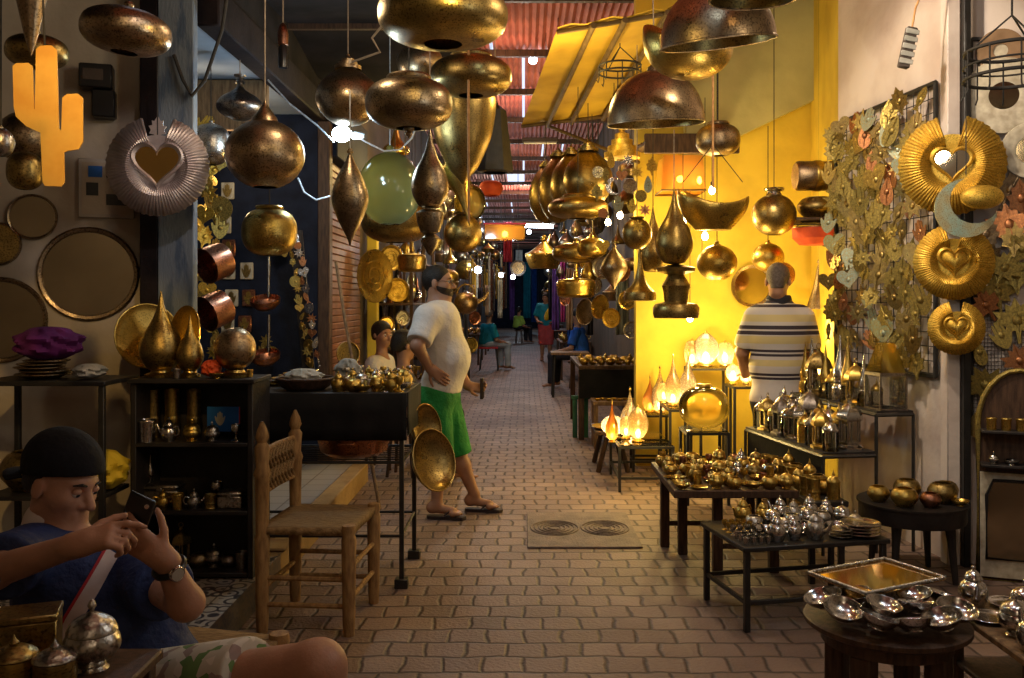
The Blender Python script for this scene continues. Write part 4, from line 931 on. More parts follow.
hl('tall brass trumpet lamp tapering to a point',463,92,184,66,6.0,'horn2',M['brass_dark'],'ring',cm='cord')
hl('curling brass horn lamp under the trumpet lamp',470,160,226,30,6.6,'horn',M['brass'],cm='cord',tilt=(0,-.25,0))
hl('round brass globe with flat collar over the standing man',463,214,253,38,6.9,'globe',M['brass_dark'],'ring',cm='cord')
hl('clear glass globe hanging beside the brass horn',470,184,222,32,7.2,'globe',M['amber'],'knob',cm='cord')
hx=hl('dark six-sided lantern with tapering panes',495,104,173,36,7.0,[(.75,0),(1,.02),(1,.06),(.62,.9),(.3,.97),(.1,1)],M['iron'],'knob',cm='cord',seg=6,name='hanging_lantern',cat='lantern')
O('panes',MB().lathe([(.136,.04),(.09,.42)],6),M['amber'],hx)
hl('small orange woven basket lamp by the rusty roof',491,181,196,24,9.0,'basket',M['orange_red'],cm='cord')
# ---- things in front of the boy's wall
cut=[(16,68),(19,65),(30,64),(34,67),(35.5,110),(36,110),(37,50),(41,46),(51,45),(56,49),(58,128),(60,130),(61,97),(65,93),(75,92),(80,96),(80,140),(76,148),(66,150),(62.5,152),(63,182),(60,186),(45,186),(43,182),(41,133),(28,127),(19,118),(17,108)]
Yc=2.8; ct=T('cactus_cutout','glowing golden cactus-shaped sheet metal cut-out','ornament',P(48,115,Yc),.25)
O('sheet',MB().prism([((x-48)*Yc/F,-(y-115)*Yc/F) for x,y in cut],.008),M['gold_plain'],ct)
O('cord',MB().tube([(-.01,.004,.21),(-.03,.004,.75)],.003,6),M['cord_d'],ct)
sunburst('silver pleated sunburst mirror with heart glass on the blue pier',157.5,166,50,4.55,M['silver_sheet'],M['mirror_gold'],.12,crown=True,cord=2.75,ht=.28)
WA=(-3.9,4.40);WB=(-2.05,4.98); wn=Vector((.58,-1.85,0)).normalized(); wrz=facing(wn)
def onwall(px,py,off=.0): 
    Yq=lineY(px,WA,WB); p=P(px,py,Yq); return p+wn*off,Yq
def wmirror(label,px,py,rp,mat,fr='bronze',th=.022,cat='mirror',name='round_mirror'):
    p,Yq=onwall(px,py,.002); r=rp*Yq/F; o=T(name,label,cat,p,wrz); Q=Matrix.Rotation(PI/2,4,'X')
    O('frame',MB().lathe([(r*.90,0),(r*.99,0),(r,th*.5),(r*.96,th),(r*.90,th*.8),(r*.88,th*.3)],40,Q),M[fr],o)
    O('mirror_glass',MB().lathe([(0,th*.35),(r*.9,th*.35),(r*.9,.0),(0,0)],40,Q),M[mat],o); return o
wmirror('largest round mirror with thin dark rim on the cream wall',89,274,47,'mirror_dark')
wmirror('big round mirror low on the wall behind the boy, cut by the frame edge',1,320,43,'mirror_dark')
wmirror('small round tarnished mirror above the largest round mirror',33,217,23,'mirror_dark')
wmirror('round dark plate left of the largest round mirror',-2,244,22,'brass_dark','bronze',name='wall_plate',cat='plate')
p,Yq=onwall(100,92,.0); mb=T('meter_box','black electric meter box on the cream wall','meter box',p,wrz)
O('housing',MB().box((-.09,-.11,.0),(.075,0,.13),.008),M['black'],mb); O('lower_cover',MB().box((-.03,-.09,-.15),(.085,0,-.002),.008),M['black'],mb); O('label_plate',MB().box((-.07,-.113,.04),(.03,-.1105,.1),.001),M['far_wall'],mb)
p,Yq=onwall(107,189,.0); fp=T('framed_notice','framed sheet of small pictures hung under the meter box','picture',p,wrz)
O('frame',MB().box((-.14,-.02,-.16),(.14,0,.16),.004),M['paper'],fp); O('sheet',MB().box((-.122,-.0225,-.14),(.122,-.0205,.14)),M['plaster'],fp)
for i,(a,b,c,d,mt) in enumerate(((-.09,.06,-.02,.12,'teal_paper'),(.0,.06,.1,.12,'brown_dark'),(-.1,-.04,-.04,.03,'black'),(.0,-.09,.1,-.03,'black'))): O('picture',MB().box((a,-.0245,b),(c,-.0228,d)),M[mt],fp)
# ---- iron stand against the wall, with cloth and goods
st=T('iron_stand','black iron display stand behind the boy\'s cap','stand',(-2.24,4.33,.152))
x0,x1,y0,y1=-.29,.29,-.17,.17; zt=.955
for a in(x0,x1):
    for b in(y0,y1): O('leg',MB().box((a-.013,b-.013,0),(a+.013,b+.013,zt),.002),M['iron'],st)
O('top',MB().box((x0-.02,y0-.02,zt+.001),(x1+.02,y1+.02,zt+.022),.003),M['iron'],st); O('shelf',MB().box((x0+.015,y0+.015,.42),(x1-.015,y1-.015,.44),.003),M['iron'],st)
stz=.152+.978
for i in range(5): put('dish','bronze',(-2.3+.02*math.sin(i*2),4.3,stz+i*.017),f'{["lowest","second","middle","fourth","topmost"][i]} dark dish of the stack under the purple cloth',i*.7,(1.35-.05*i))
def cloth_heap(label,loc,sx,sy,sz,mat,seed,name='folded_cloth'):
    rn=random.Random(seed); m=MB(); n=48;k=20; ph=[rn.random()*6 for _ in range(4)]
    def wob(a,z): return 1+.10*math.sin(3*a+ph[0])+.07*math.sin(7*a+ph[1]+z*20)+.05*math.sin(13*a+ph[2]+z*9)+.04*math.sin(5*a-z*17+ph[3])
    m.lathe([(math.sin(PI*(.02+.96*i/k))*(1+.07*math.sin(i*1.15)),.5-.5*math.cos(PI*i/k)) for i in range(k+1)],n,Matrix.Diagonal((sx,sy,sz,1)),wob)
    o=O(name,m,M[mat],None,loc=loc); return TAG(o,label,'cloth')
cloth_heap('crumpled purple cloth on the iron stand',(-2.28,4.30,stz+.088),.15,.12,.16,'purple',1)
cloth_heap('pale crumpled rag beside the purple cloth',(-2.07,4.28,stz+.002),.07,.09,.07,'rag',2)
put('pot','brass_dark',(-2.38,4.33,.152+.445),'round dark brass pot on the iron stand shelf',0,1.5)
cloth_heap('yellow crumpled cloth on the iron stand shelf',(-2.02,4.33,.152+.442),.10,.12,.19,'yellow_cloth',3)
bx=T('cardboard_box','plain tan box on the iron stand shelf','box',(-2.2,4.28,.152+.442),.3); O('carton',MB().box((-.07,-.06,0),(.07,.06,.13),.003),M['tan_cloth'],bx); O('flap',MB().box((-.07,-.06,.1305),(.0,.06,.134),.001),M['tan_cloth'],bx)
# ---- black shelf unit
SX0,SX1,SY,SD=-1.905,-1.315,4.36,.30; Z0=.153; ST=1.10
su=T('shelf_unit','black open shelf unit with brass lamps on top','shelf',((SX0+SX1)/2,SY,Z0)); hw=(SX1-SX0)/2; hh=ST-Z0
for s in(-1,1): O('side_panel',MB().box((s*hw-(.025 if s>0 else 0),0,0),(s*hw+(0 if s>0 else .025),SD,hh),.003),M['black_wood'],su)
O('back_panel',MB().box((-hw+.026,SD-.015,0.005),(hw-.026,SD,hh-.005)),M['black_wood'],su)
SZ=[]
for py in (372.5,443,511,577):
    z=max(PZ(py,SY)-Z0,.03); z=hh if py<380 else z; SZ.append(z)
    O('shelf',MB().box((-hw+.0255 if py>380 else -hw-.012,-.004 if py>380 else -.02,z-.02 if py>380 else z+.001),(hw-.0255 if py>380 else hw+.012,SD-.0155,z if py>380 else z+.022),.003),M['black_wood'],su)
TZ=Z0+hh+.0235
def sp(px,row,dy=.1): return (PX(px,SY+dy),SY+dy,Z0+SZ[row]+.0005)
def onwares(lst):
    for a in lst: put(*a[:4],**(a[4] if len(a)>4 else {}))
onwares([('beaker','brass_dark',sp(153,1,.2),'tall dark brass beaker at the outer end of the top compartment',dict(s=(1,1,2.2))),
 ('beaker','brass',sp(172,1,.2),'tall brass beaker in the middle of the shelf unit\'s top compartment',dict(s=(1.05,1.05,2.2))),
 ('beaker','brass_dark',sp(194,1,.2),'tall dark beaker beside the blue leaflet',dict(s=(1,1,2.2))),
 ('cup','silver',sp(147,1,.05),'silver cup in front of the tall dark beakers',dict(s=1.6)),
 ('teapot','silver',sp(169,1,.06),'small silver teapot in the top compartment of the shelf unit',dict(s=.75,rz=2.8)),
 ('sugar_pot','brass',sp(192,1,.06),'small brass lidded pot in the top compartment',dict(s=.85)),
 ('sugar_pot','silver_h',sp(212,1,.06),'small silver lidded pot in front of the blue leaflet',dict(s=.75)),
 ('goblet','silver',sp(236,1,.06),'pale silver goblet at the lane end of the top compartment',dict(s=.9)),
 ('bowl','silver_h',sp(152,2,.2),'silver bowl behind the silver casket on the middle shelf',dict(s=.6)),
 ('casket','pewter',sp(164,2,.15),'large dull metal casket on the middle shelf',dict(s=(2.2,2,1.9))),
 ('pointed_bottle','pewter',(PX(152,SY+.17),SY+.15,Z0+SZ[2]+.108),'small glass bottle standing on the dull metal casket',dict(s=.5)),
 ('teapot','brass',sp(163,2,.05),'small brass teapot in front of the dull casket',dict(s=.6,rz=.4)),
 ('cup','brass',sp(178,2,.05),'brass cup on the middle shelf',dict(s=1.1)),
 ('teapot','silver_h',sp(194,2,.06),'round silver teapot in the centre of the middle shelf',dict(s=.6,rz=.6)),
 ('beaker','brass_dark',sp(211,2,.07),'squat dark beaker on the middle shelf',dict(s=(.9,.9,.6))),
 ('goblet','silver',sp(217,2,.15),'silver goblet behind the squat dark beaker',dict(s=1.2)),
 ('casket','silver_h',sp(232,2,.08),'hammered silver casket at the lane end of the middle shelf',dict(s=(1.5,1.4,1.5))),
 ('lantern','brass_dark',sp(181,3,.12),'dark lantern on the bottom shelf of the black unit',dict(s=.95)),
 ('pot','bronze',sp(199,3,.1),'first dark round pot on the bottom shelf, next to the lantern',dict(s=.55)),
 ('sugar_pot','pewter',sp(214,3,.1),'dark lidded pot on the bottom shelf',dict(s=.9)),
 ('pot','pewter',sp(229,3,.1),'dark round pot near the lane end of the bottom shelf',dict(s=.5)),
 ('cup','pewter',sp(242,3,.08),'dark cup at the lane end of the bottom shelf',dict(s=1.2))])
lf=T('leaflet','blue printed leaflet leaning in the shelf unit','leaflet',sp(222,1,.17)); z=.125
O('sheet',MB().box((-.075,0,.03),(.085,.003,z+.03)),M['teal_paper'],lf); O('red_edge',MB().box((.0852,0,.03),(.090,.003,z+.03)),M['red'],lf)
hm_=MB().prism([(x*.07-.01,z*.07+.095) for x,z in OUT['hamsa']],.001); O('printed_hand',hm_,M['rag'],lf,loc=(0,-.0015,0))
# on top of the shelf unit
def toplamp(label,px,yt,w,prof,mat,dy,base=True):
    Yq=SY+dy; R=w/2*Yq/F; zb=TZ; H=PZ(yt,Yq)-zb; r=T('table_lamp',label,'lamp',(PX(px,Yq),Yq,zb))
    O('base',MB().lathe([(0,0),(R*.75,0),(R*.78,.012),(R*.5,.022),(R*.45,.034),(0,.034)],24),M['brass_dark'],r)
    O('shade',MB().lathe([(q*R,.03+z*(H-.03)) for q,z in PR[prof]],30),M[mat],r); return r
toplamp('tall teardrop lamp of aged brass on the shelf unit',161,291,41,'tear','brass_dark',.12)
toplamp('smaller teardrop lamp next to the tall one on the shelf unit',190,315,26,'tear','brass_dark',.10)
toplamp('round pierced copper globe lamp on the shelf unit corner',235,327,41,'globe','copper_h',.12)
def winged(label,px,py,rp,Yq,rz,mat):
    o=T('brass_plate',label,'plate',P(px,py,Yq),0,rot=(-.12,0,rz)); r=rp*Yq/F
    O('disc',MB().lathe([(0,.012),(r*.3,.006),(r*.8,0),(r,.012),(r*.98,.016),(r*.78,.005),(0,.017)],40,Matrix.Rotation(PI/2,4,'X')),M[mat],o); O('rim',MB().tube([(r*math.cos(a*PI/18),-.012,r*math.sin(a*PI/18)) for a in range(36)],.004,6,closed=True),M[mat],o)
    return o
winged('polished brass plate propped behind the tall teardrop lamp',147,336,32,4.64,.75,'brass')
winged('polished brass plate turned towards the lane between the teardrop lamps',186,338,32,4.60,-.75,'brass')
cloth_heap('small orange cloth on the shelf unit beside the copper globe',(PX(212,4.45),4.45,TZ+.002),.045,.06,.085,'orange_red',5)
put('bowl','brass',(PX(218,4.40),4.385,TZ+.001),'brass bowl in front of the orange cloth',0,.5)
put('cup','brass',(PX(250,4.46),4.46,TZ+.001),'brass cup at the lane corner of the shelf top',0,.55)
put('cup','pewter',(PX(178,4.40),4.385,TZ+.001),'dull cup between the two teardrop lamps',0,.7)
# ---- rush chair
def chair(label,cx,cy,rz,seat=.47,back=.94,w=.44,d=.40,arm=False,z=0):
    r=T('rush_chair',label,'chair',(cx,cy,z),rz); q=M['wood_chair']
    def post(x,y,h,fin): 
        pr=[(0,0),(.024,0),(.028,.05),(.030,.2),(.034,seat-.04),(.028,seat-.02)]
        if fin: pr+=[(.029,seat+.06),(.032,h-.24),(.039,h-.22),(.028,h-.19),(.034,h-.10),(.021,h-.08),(.031,h-.055),(.022,h-.02),(.006,h+.015),(0,h+.015)]
        else: pr+=[(.034,seat),(.03,seat+.025),(0,seat+.028)]
        return MB().lathe(pr,14,Matrix.Translation((x,y,0)))
    a,b=d/2,w/2
    for s in(-1,1): O('leg',post(a,s*b,0,False),q,r); O('back_post',post(-a,s*b,back,True),q,r)
    for s in(-1,1):
        for h in(.13,.25): O('stretcher',MB().tube([(-a,s*b,h),(a,s*b,h)],.012,8),q,r)
    for h in(.16,.30): O('stretcher',MB().tube([(a,-b,h),(a,b,h)],.012,8),q,r)
    O('stretcher',MB().tube([(-a,-b,.2),(-a,b,.2)],.012,8),q,r)
    m=MB(); n=12
    for i in range(n+1):
        for j in range(n+1):
            u=-1+2*i/n;v=-1+2*j/n; m.v.append((u*(a+.012),v*(b+.012),seat+.004+.012*max(abs(u),abs(v))**2+.004*math.cos((max(abs(u),abs(v)))*40)))
    for i in range(n):
        for j in range(n): k=i*(n+1)+j; m.f.append((k,k+n+1,k+n+2,k+1))
    so=O('seat',m,M['straw'],r); sm_=so.modifiers.new('t','SOLIDIFY'); sm_.thickness=.035
    for h in(seat+.16,back-.12): O('back_rail',MB().tube([(-a,-b,h),(-a-.012,0,h),(-a,b,h)],.013,8),q,r)
    bk=MB()
    for i in range(9):
        y=-b+.05+(w-.1)*i/8
        for s in(-1,1): bk.tube([(-a+.004*s,y+s*.02*math.cos(k*PI/2),seat+.16+(back-.28-seat)*k/8) for k in range(9)],.0075,6)
    O('woven_back',bk,M['straw'],r)
    if arm:
        for s in(-1,1): O('arm',MB().tube([(-a,s*b,seat+.16),(a,s*b,seat+.12)],.014,8),q,r)
    return r
chair('turned wood chair with woven rush seat by the left counter',-.965,4.27,math.radians(-5))
chair('low rush chair the boy is sitting on',-1.03,2.66,math.radians(-14),.43,.60,.46,.42)
# ---- black counter with goods
cn=T('counter_table','black iron counter draped in black cloth beside the standing man','table',(-1.08,4.98,0)); ca,cb=.44,.27; cz=1.0
for sx in(-1,1):
    for sy in(-1,1):
        zb=.16 if sx<0 else 0
        lg=O('leg',MB().box((sx*ca-.012,sy*cb-.012,zb),(sx*ca+.012,sy*cb+.012,cz),.002),M['iron'],cn)
        O('foot_block',MB().box((sx*ca-.035,sy*cb-.03,zb+.001),(sx*ca+.035,sy*cb+.03,zb+.05),.004),M['iron'],lg)
O('tabletop',MB().box((-ca-.03,-cb-.03,cz),(ca+.03,cb+.03,cz+.022),.004),M['black_wood'],cn)
cl=MB()
for i in range(41):
    x=-ca-.03+(2*ca+.06)*i/40
    for z in(cz+.02,cz-.08,cz-.16,cz-.225): cl.v.append((x,-cb-.036-.006*math.sin(i*.9)*(cz-z)*3,z))
for i in range(40):
    for j in range(3): a=i*4+j; cl.f.append((a,a+1,a+5,a+4))
dr=O('drape',cl,M['black_cloth'],cn); dr.modifiers.new('t','SOLIDIFY').thickness=.004
sd=MB()
for j in range(13):
    y=-cb-.03+(2*cb+.06)*j/12
    for z in(cz+.02,cz-.10,cz-.2): sd.v.append((ca+.036+.004*math.sin(j)*(cz-z)*4,y,z))
for j in range(12):
    for k in range(2): a=j*3+k; sd.f.append((a,a+1,a+4,a+3))
O('side_drape',sd,M['black_cloth'],cn).modifiers.new('t','SOLIDIFY').thickness=.004
for h in(.655,.27):
    for s in(-1,1): O('rail',MB().tube([(-ca,s*cb,h),(ca,s*cb,h)],.008,8),M['iron'],cn)
    for s in(-1,1): O('rail',MB().tube([(s*ca,-cb,h),(s*ca,cb,h)],.008,8),M['iron'],cn)
slats=MB()
for i in range(9): slats.tube([(-ca,-cb+.54*i/8,.66),(ca,-cb+.54*i/8,.66)],.004,6)
O('rack',slats,M['iron'],cn)
cpn=T('copper_pan','wide copper pan on the rack below the black counter','pan',(-.93,4.93,.6645)); O('body',MB().lathe([(0,.004),(.15,0),(.18,.02),(.20,.09),(.206,.10),(.198,.098),(.175,.025),(0,.01)],36),M['copper'],cpn)
for s in(-1,1): O('handle',MB().tube([(.05*c-.0,s*(.2+.035*math.sin(a)),.085) for a,c in((0,-1),(.9,-.8),(PI/2,0),(PI-.9,.8),(PI,1))],.006,8),M['copper'],cpn)
for i,(x,mt,lb) in enumerate(((-1.35,'brass_dark','dark brass basin under the counter, behind the rush chair'),)):
    o=put('pot',mt,(x,4.95,.6645),lb,0,1.3)
def wbowl(label,px,py,wp,hp,Y,ax,mat,rim=True,name='brass_basin',deep=.45):
    r=wp*Y/F; o=T(name,label,'basin',P(px,py,Y)); a=Vector(ax).normalized(); q=Vector((0,0,1)).rotation_difference(a); o.rotation_mode='QUATERNION'; o.rotation_quaternion=q
    O('body',MB().lathe([(0,-deep*r),(r*.4,-deep*r*.93),(r*.75,-deep*r*.65),(r*.95,-.1*r),(r*1.0,0),(r*.98,.004),(r*.93,-.1*r),(r*.73,-deep*r*.6),(r*.4,-deep*r*.86),(0,-deep*r*.92)],36),M[mat],o)
    O('rim',MB().tube([(r*math.cos(t*PI/18),r*math.sin(t*PI/18),.003) for t in range(36)],.005,6,closed=True),M[mat],o); return o
wbowl('polished brass basin hung on the lane end of the counter',434,460,31,0,4.93,(.80,-.55,.28),'brass_dark')
wbowl('smaller brass basin hung behind the polished one at the counter end',427,428,24,0,5.12,(.85,-.45,.2),'brass_dark')
# goods heaped on the counter
ctz=cz+.0225; rn=random.Random(11)
bk=T('woven_tray','dark woven tray with pale cloth on the counter','tray',(-1.18,4.86,ctz)); O('body',MB().lathe([(0,.003),(.10,0),(.13,.02),(.155,.06),(.15,.062),(.125,.025),(0,.01)],30),M['wood_d'],bk); O('rim',MB().tube([(.153*math.cos(a*PI/12),.153*math.sin(a*PI/12),.061) for a in range(24)],.007,6,closed=True),M['wood_d'],bk)
cloth_heap('pale cloth bundle in the dark woven tray',(-1.20,4.88,ctz+.012),.10,.08,.10,'rag',8)
cloth_heap('white plastic bag bundle on the counter by the stick',(PX(348,5.12),5.12,ctz+.002),.07,.06,.15,'rag',9)
kinds=[('teapot',.62),('sugar_pot',.75),('bowl',.62),('goblet',.8),('candlestick',.72),('cup',.9),('pot',.5)]
c=0
for row in range(5):
    for i in range(9):
        x=-.98+.041*i+ (.02 if row%2 else 0)+rn.uniform(-.008,.008); y=4.75+.105*row+rn.uniform(-.012,.012)
        if x>-.64: continue
        k,s=kinds[(i*3+row*2)%7]; mt=('brass','silver','brass_h','brass','silver_h')[(i+row*2)%5]
        put(k,mt,(x,y,ctz),f'small {"brass" if "brass" in mt else "silver"} {KCAT[k]} on the counter, {ORD[row]} row back, {ORD[i]} from woven tray',rn.random()*6,s*1.1)
for i in range(6): put('dish',('brass','silver')[i%2],(-1.42+.035*i,5.08+.03*(i%2),ctz+.001+.014*i),f'{ORD[i]} dish up in the leaning pile at the counter\'s shop end',i,.9)
# leaning stick
skk=O('wooden_stick',MB().tube([P(336,262,6.3),P(345,320,6.15),P(357,385,6.0),P(357,385,6.0)+(P(357,385,6.0)-P(345,320,6.15))*1.79],.011,8),M['wood']); TAG(skk,'thin wooden stick leaning behind the counter by the shutter','stick')
# ---- goods hung in the recess behind the counter
YE=7.46
for i,(px,py,c) in enumerate(((228,191,'hand plaque, topmost on the blue end wall'),(225,225,'hand plaque in second row of the end wall'),(229,248,'copper-toned plaque in the third row'),(229,271,'narrow plaque in the fourth row nearest the pier'),(247,271,'pale plaque in the fourth row'),(232,298,'pale plaque in the fifth row nearest the pier'),(249,298,'reddish plaque in the fifth row'),(228,324,'plaque in the lowest row nearest the pier'),(245,324,'brown plaque in the lowest row'))):
    pq=T('wall_plaque','small ivory '+c if 'copper' not in c and 'reddish' not in c and 'brown' not in c else 'small '+c,'plaque',P(px,py,YE+.03)); brd='ivory' if i not in(2,6,8) else 'copper'
    O('board',MB().box((-.055,-.015,-.07),(.055,0.0,.07),.006),M[brd],pq); O('hand_relief',MB().prism([(x*.10,z*.11) for x,z in OUT['hamsa']],.008),M['brass_dark' if brd=='ivory' else 'brass'],pq,loc=(0,-.0235,0))
rn=random.Random(21); SH=['hamsa','drop','fish','star','heart','leaf','disc']
for i in range(18):
    px=rn.uniform(196,216); py=168+i*11.0+rn.uniform(-3,3); Yq=rn.uniform(6.4,6.9)
    charm(SH[i%7],('gold_leaf','brass','gold')[i%3],P(px,py,Yq),rn.uniform(.10,.15),f'brass {SH[i%7]} ornament, {ORD[i]} down the strand beside the blue pier',(0,rn.uniform(-.6,.6),rn.uniform(-.4,.4)))
for i in range(16):
    px=rn.uniform(203,222); py=128+i*7.2+rn.uniform(-3,3)
    charm(SH[(i*5)%7],('gold','brass','gold_leaf')[i%3],P(px,py,6.15),rn.uniform(.13,.19),f'gold {SH[(i*5)%7]} ornament, {ORD[i]} down the outer strand by the blue pier',(0,rn.uniform(-.6,.6),rn.uniform(-.5,.5)))
bd=O('hanging_board',MB().box((-.05,0,-.55),(.05,.015,.55),.004,Matrix.Rotation(-.09,4,'Y')),M['black_wood'],None,loc=P(302,300,7.1)); TAG(bd,'narrow black board strung with brass trinkets','board')
for i in range(30):
    t=i//2; px=288+t*1.6+(8 if i%2 else 0)+rn.uniform(-2,2); py=236+t*9+rn.uniform(-2,2)
    charm(SH[(i*2)%7],('brass','silver','gold_leaf','copper_leaf')[i%4],P(px,py,7.02-.04*(i%2)),rn.uniform(.06,.10),f'{("brass","silver","dull brass","copper")[i%4]} trinket on the narrow black board, {ORD[t]} down, {"lane" if i%2 else "shop"} side',(0,rn.uniform(-.6,.6),rn.uniform(-.4,.4)),name='hanging_trinket')
for i in range(8):
    charm(SH[(i*3)%7],('brass','gold_leaf')[i%2],P(rn.uniform(262,286),345+rn.uniform(-6,14) if i<4 else 230+i*3,7.3),rn.uniform(.07,.12),'loose brass trinket hung near the long-handled copper pans',(0,rn.uniform(-.5,.5),0),name='hanging_trinket',group='loose trinkets near the ladles')
for i,(px,py) in enumerate(((206,266),(206,314))):
    o=T('hanging_saucepan',('upper' if i==0 else 'lower')+' copper saucepan hung on its side by the blue pier','pan',P(px,py,5.35)); q=Vector((0,0,1)).rotation_difference(Vector((-.55,-.75,-.35))); o.rotation_mode='QUATERNION'; o.rotation_quaternion=q; r=.105
    O('body',MB().lathe([(0,-.13),(r,-.13),(r*1.02,-.12),(r*1.02,0),(r*1.06,.004),(r*.99,.004),(r*.96,-.12),(0,-.122)],30),M['copper'],o); O('handle',MB().tube([(0,r,-.02),(0,r+.09,.0),(0,r+.2,.01)],[.01,.008,.012],8),M['brass_dark'],o)
for i,(px,py,hh_) in enumerate(((265,300,44),(265,355,40))):
    o=T('hanging_ladle_pan',('upper' if i==0 else 'lower')+' copper pan hung by its long steel handle on the end wall','pan',P(px,py,6.9)); r=.115
    O('body',MB().lathe([(0,-.07),(r*.6,-.066),(r*.95,-.03),(r,.01),(r*.96,.01),(r*.9,-.028),(r*.55,-.058),(0,-.062)],30,Matrix.Rotation(.35,4,'X')),M['copper'],o); O('handle',MB().tube([(0,.09,.02),(0,.1,.2),(0,.1,hh_*6.9/F)],.011,8),M['silver'],o)
wbowl('round brass tray with hole propped at the shutter foot',348,354,12,0,6.6,(.6,-.8,.1),'brass_dark',name='brass_tray',deep=.15)
# brass trays and pans on the yellow post and beyond
def tray(label,px,py,rw,rh,Y,rz,mat,name='brass_tray'):
    o=T(name,label,'tray',P(px,py,Y),rz); r=rh*Y/F; Q=Matrix.Rotation(PI/2,4,'X')
    O('plate',MB().lathe([(0,.0),(r*.8,0),(r*.88,.012),(r,.016),(r*.99,.021),(r*.87,.017),(r*.79,.006),(0,.006)],40,Q),M[mat],o)
    O('engraved_ring',MB().tube([(r*.55*math.cos(a*PI/16),-.008,r*.55*math.sin(a*PI/16)) for a in range(32)],.005,6,closed=True),M[mat],o); O('engraved_ring',MB().tube([(r*.3*math.cos(a*PI/16),-.008,r*.3*math.sin(a*PI/16)) for a in range(32)],.005,6,closed=True),M[mat],o)
    return o
tray('large engraved brass tray hung on the yellow post',374,276,14,27,9.0,1.02,'brass')
tray('small brass tray behind the large engraved one',391,258,11,13,9.6,.7,'brass')
tray('brass tray panel right of the large engraved tray',397,290,9,12,10.0,.4,'gold')
hl('brass funnel-topped pan lamp over the standing man\'s head',412,240,272,28,8.6,'pan',M['brass_dark'],cm='cord_d')
# ---- cool bulb and its flex
cb_=T('hanging_bulb','glowing cool white bulb on twisted flex under the copper lamp','bulb',P(342,134,5.6))
O('glass',MB().ball((0,0,0),(.062,.05,.05),16,10),M['led'],cb_); O('socket',MB().lathe([(.018,0),(.024,.01),(.024,.06),(.015,.075)],14,Matrix.Translation((.06,0,-.01))@Matrix.Rotation(PI/2,4,'Y')),M['cord_b'],cb_)
fl=MB(); fl.tube([P(268,80,6.0),P(290,104,5.9),P(318,126,5.75),P(334,142,5.6)],.006,6); O('flex',fl,M['cord_b'],cb_)
O('flex',MB().tube([P(298,178,5.6),P(304,192,5.6),P(316,200,5.6),P(330,196,5.65)],.006,6),M['cord_b'],cb_)
for ch in list(cb_.children):
    if ch.name.startswith('flex'): ch.location=-cb_.location
ps=T('hanging_socket','black lamp socket dangling from the ceiling beside the beam','socket',P(283,68,5.0)); O('socket_body',MB().lathe([(0,0),(.024,0),(.026,.02),(.026,.11),(.02,.125)],16),M['black'],ps); O('collar',MB().lathe([(.02,.125),(.028,.13),(.03,.19),(.02,.235),(.006,.25)],14),M['copper'],ps); O('cord',MB().tube([(0,0,.24),(0,0,.75)],.004,6),M['cord'],ps)
cbx=TAG(O('hanging_cable',MB().tube([P(228,-10,4.7),P(222,30,4.72),P(205,80,4.75),P(192,96,4.76),P(183,80,4.77),P(174,55,4.78)],.010,8),M['cord_d']),'loose grey cable looping in front of the blue pier','cable')
# ---- near table with pots in the boy's corner
nt_=T('side_table','dark side table with pots in front of the boy','table',(-1.08,1.88,0)); 
O('tabletop',MB().box((-.26,-.2,.685),(.26,.17,.71),.005),M['wood_d'],nt_)
for sx in(-1,1):
    for sy in(-1,1): O('leg',MB().box((sx*.23-.018,sy*.155-.018-.015,0),(sx*.23+.018,sy*.155+.018-.015,.685),.003),M['wood_d'],nt_)
put('sugar_pot','silver_h',(PX(92,1.93),1.93,.711),'large silver lidded pot in front of the boy\'s shirt',.3,1.15)
put('lidded_jar','brass_dark',(PX(55,1.86),1.86,.711),'low dull tin with domed lid beside the large silver pot',0,(1.15,1.15,.55),m2='silver_h')
put('lidded_jar','brass',(PX(14,1.86),1.86,.711),'brass tin with flat lid at the table\'s outer corner',0,(1.2,1.2,.6),m2='brass_dark')
bx=T('brass_box','plain square brass box behind the tins','box',(PX(22,2.0),2.0,.711),.35); O('box',MB().box((-.075,-.05,0),(.075,.05,.085),.003),M['brass_dark'],bx); O('lid',MB().box((-.077,-.052,.0855),(.077,.052,.10),.003),M['brass_dark'],bx)
put('goblet','silver',(PX(5,2.08),2.02,.811),'small silver goblet standing on the square brass box',0,.8)
def wirering(label,px,py,wp,Y,top=3.32):
    o=T('hanging_wire_ring',label,'rack',P(px,py,Y)); r=wp/2*Y/F
    for z in(0,-.05): O('hoop',MB().tube([(r*math.cos(a*PI/14),r*math.sin(a*PI/14),z) for a in range(28)],.007,6,closed=True),M['iron_d'],o)
    for i in range(8): a=i*PI/4; O('hook',MB().tube([(r*math.cos(a),r*math.sin(a),0),(r*math.cos(a),r*math.sin(a),-.09),(r*1.05*math.cos(a),r*1.05*math.sin(a),-.12),(r*1.12*math.cos(a),r*1.12*math.sin(a),-.10)],.004,6),M['iron_d'],o)
    for i in range(3): a=i*PI*2/3; O('stay',MB().tube([(r*math.cos(a),r*math.sin(a),0),(0,0,r*.9)],.004,6),M['iron_d'],o)
    O('cord',MB().tube([(0,0,r*.9),(0,0,top-o.location.z)],.004,6),M['cord_d'],o); return o
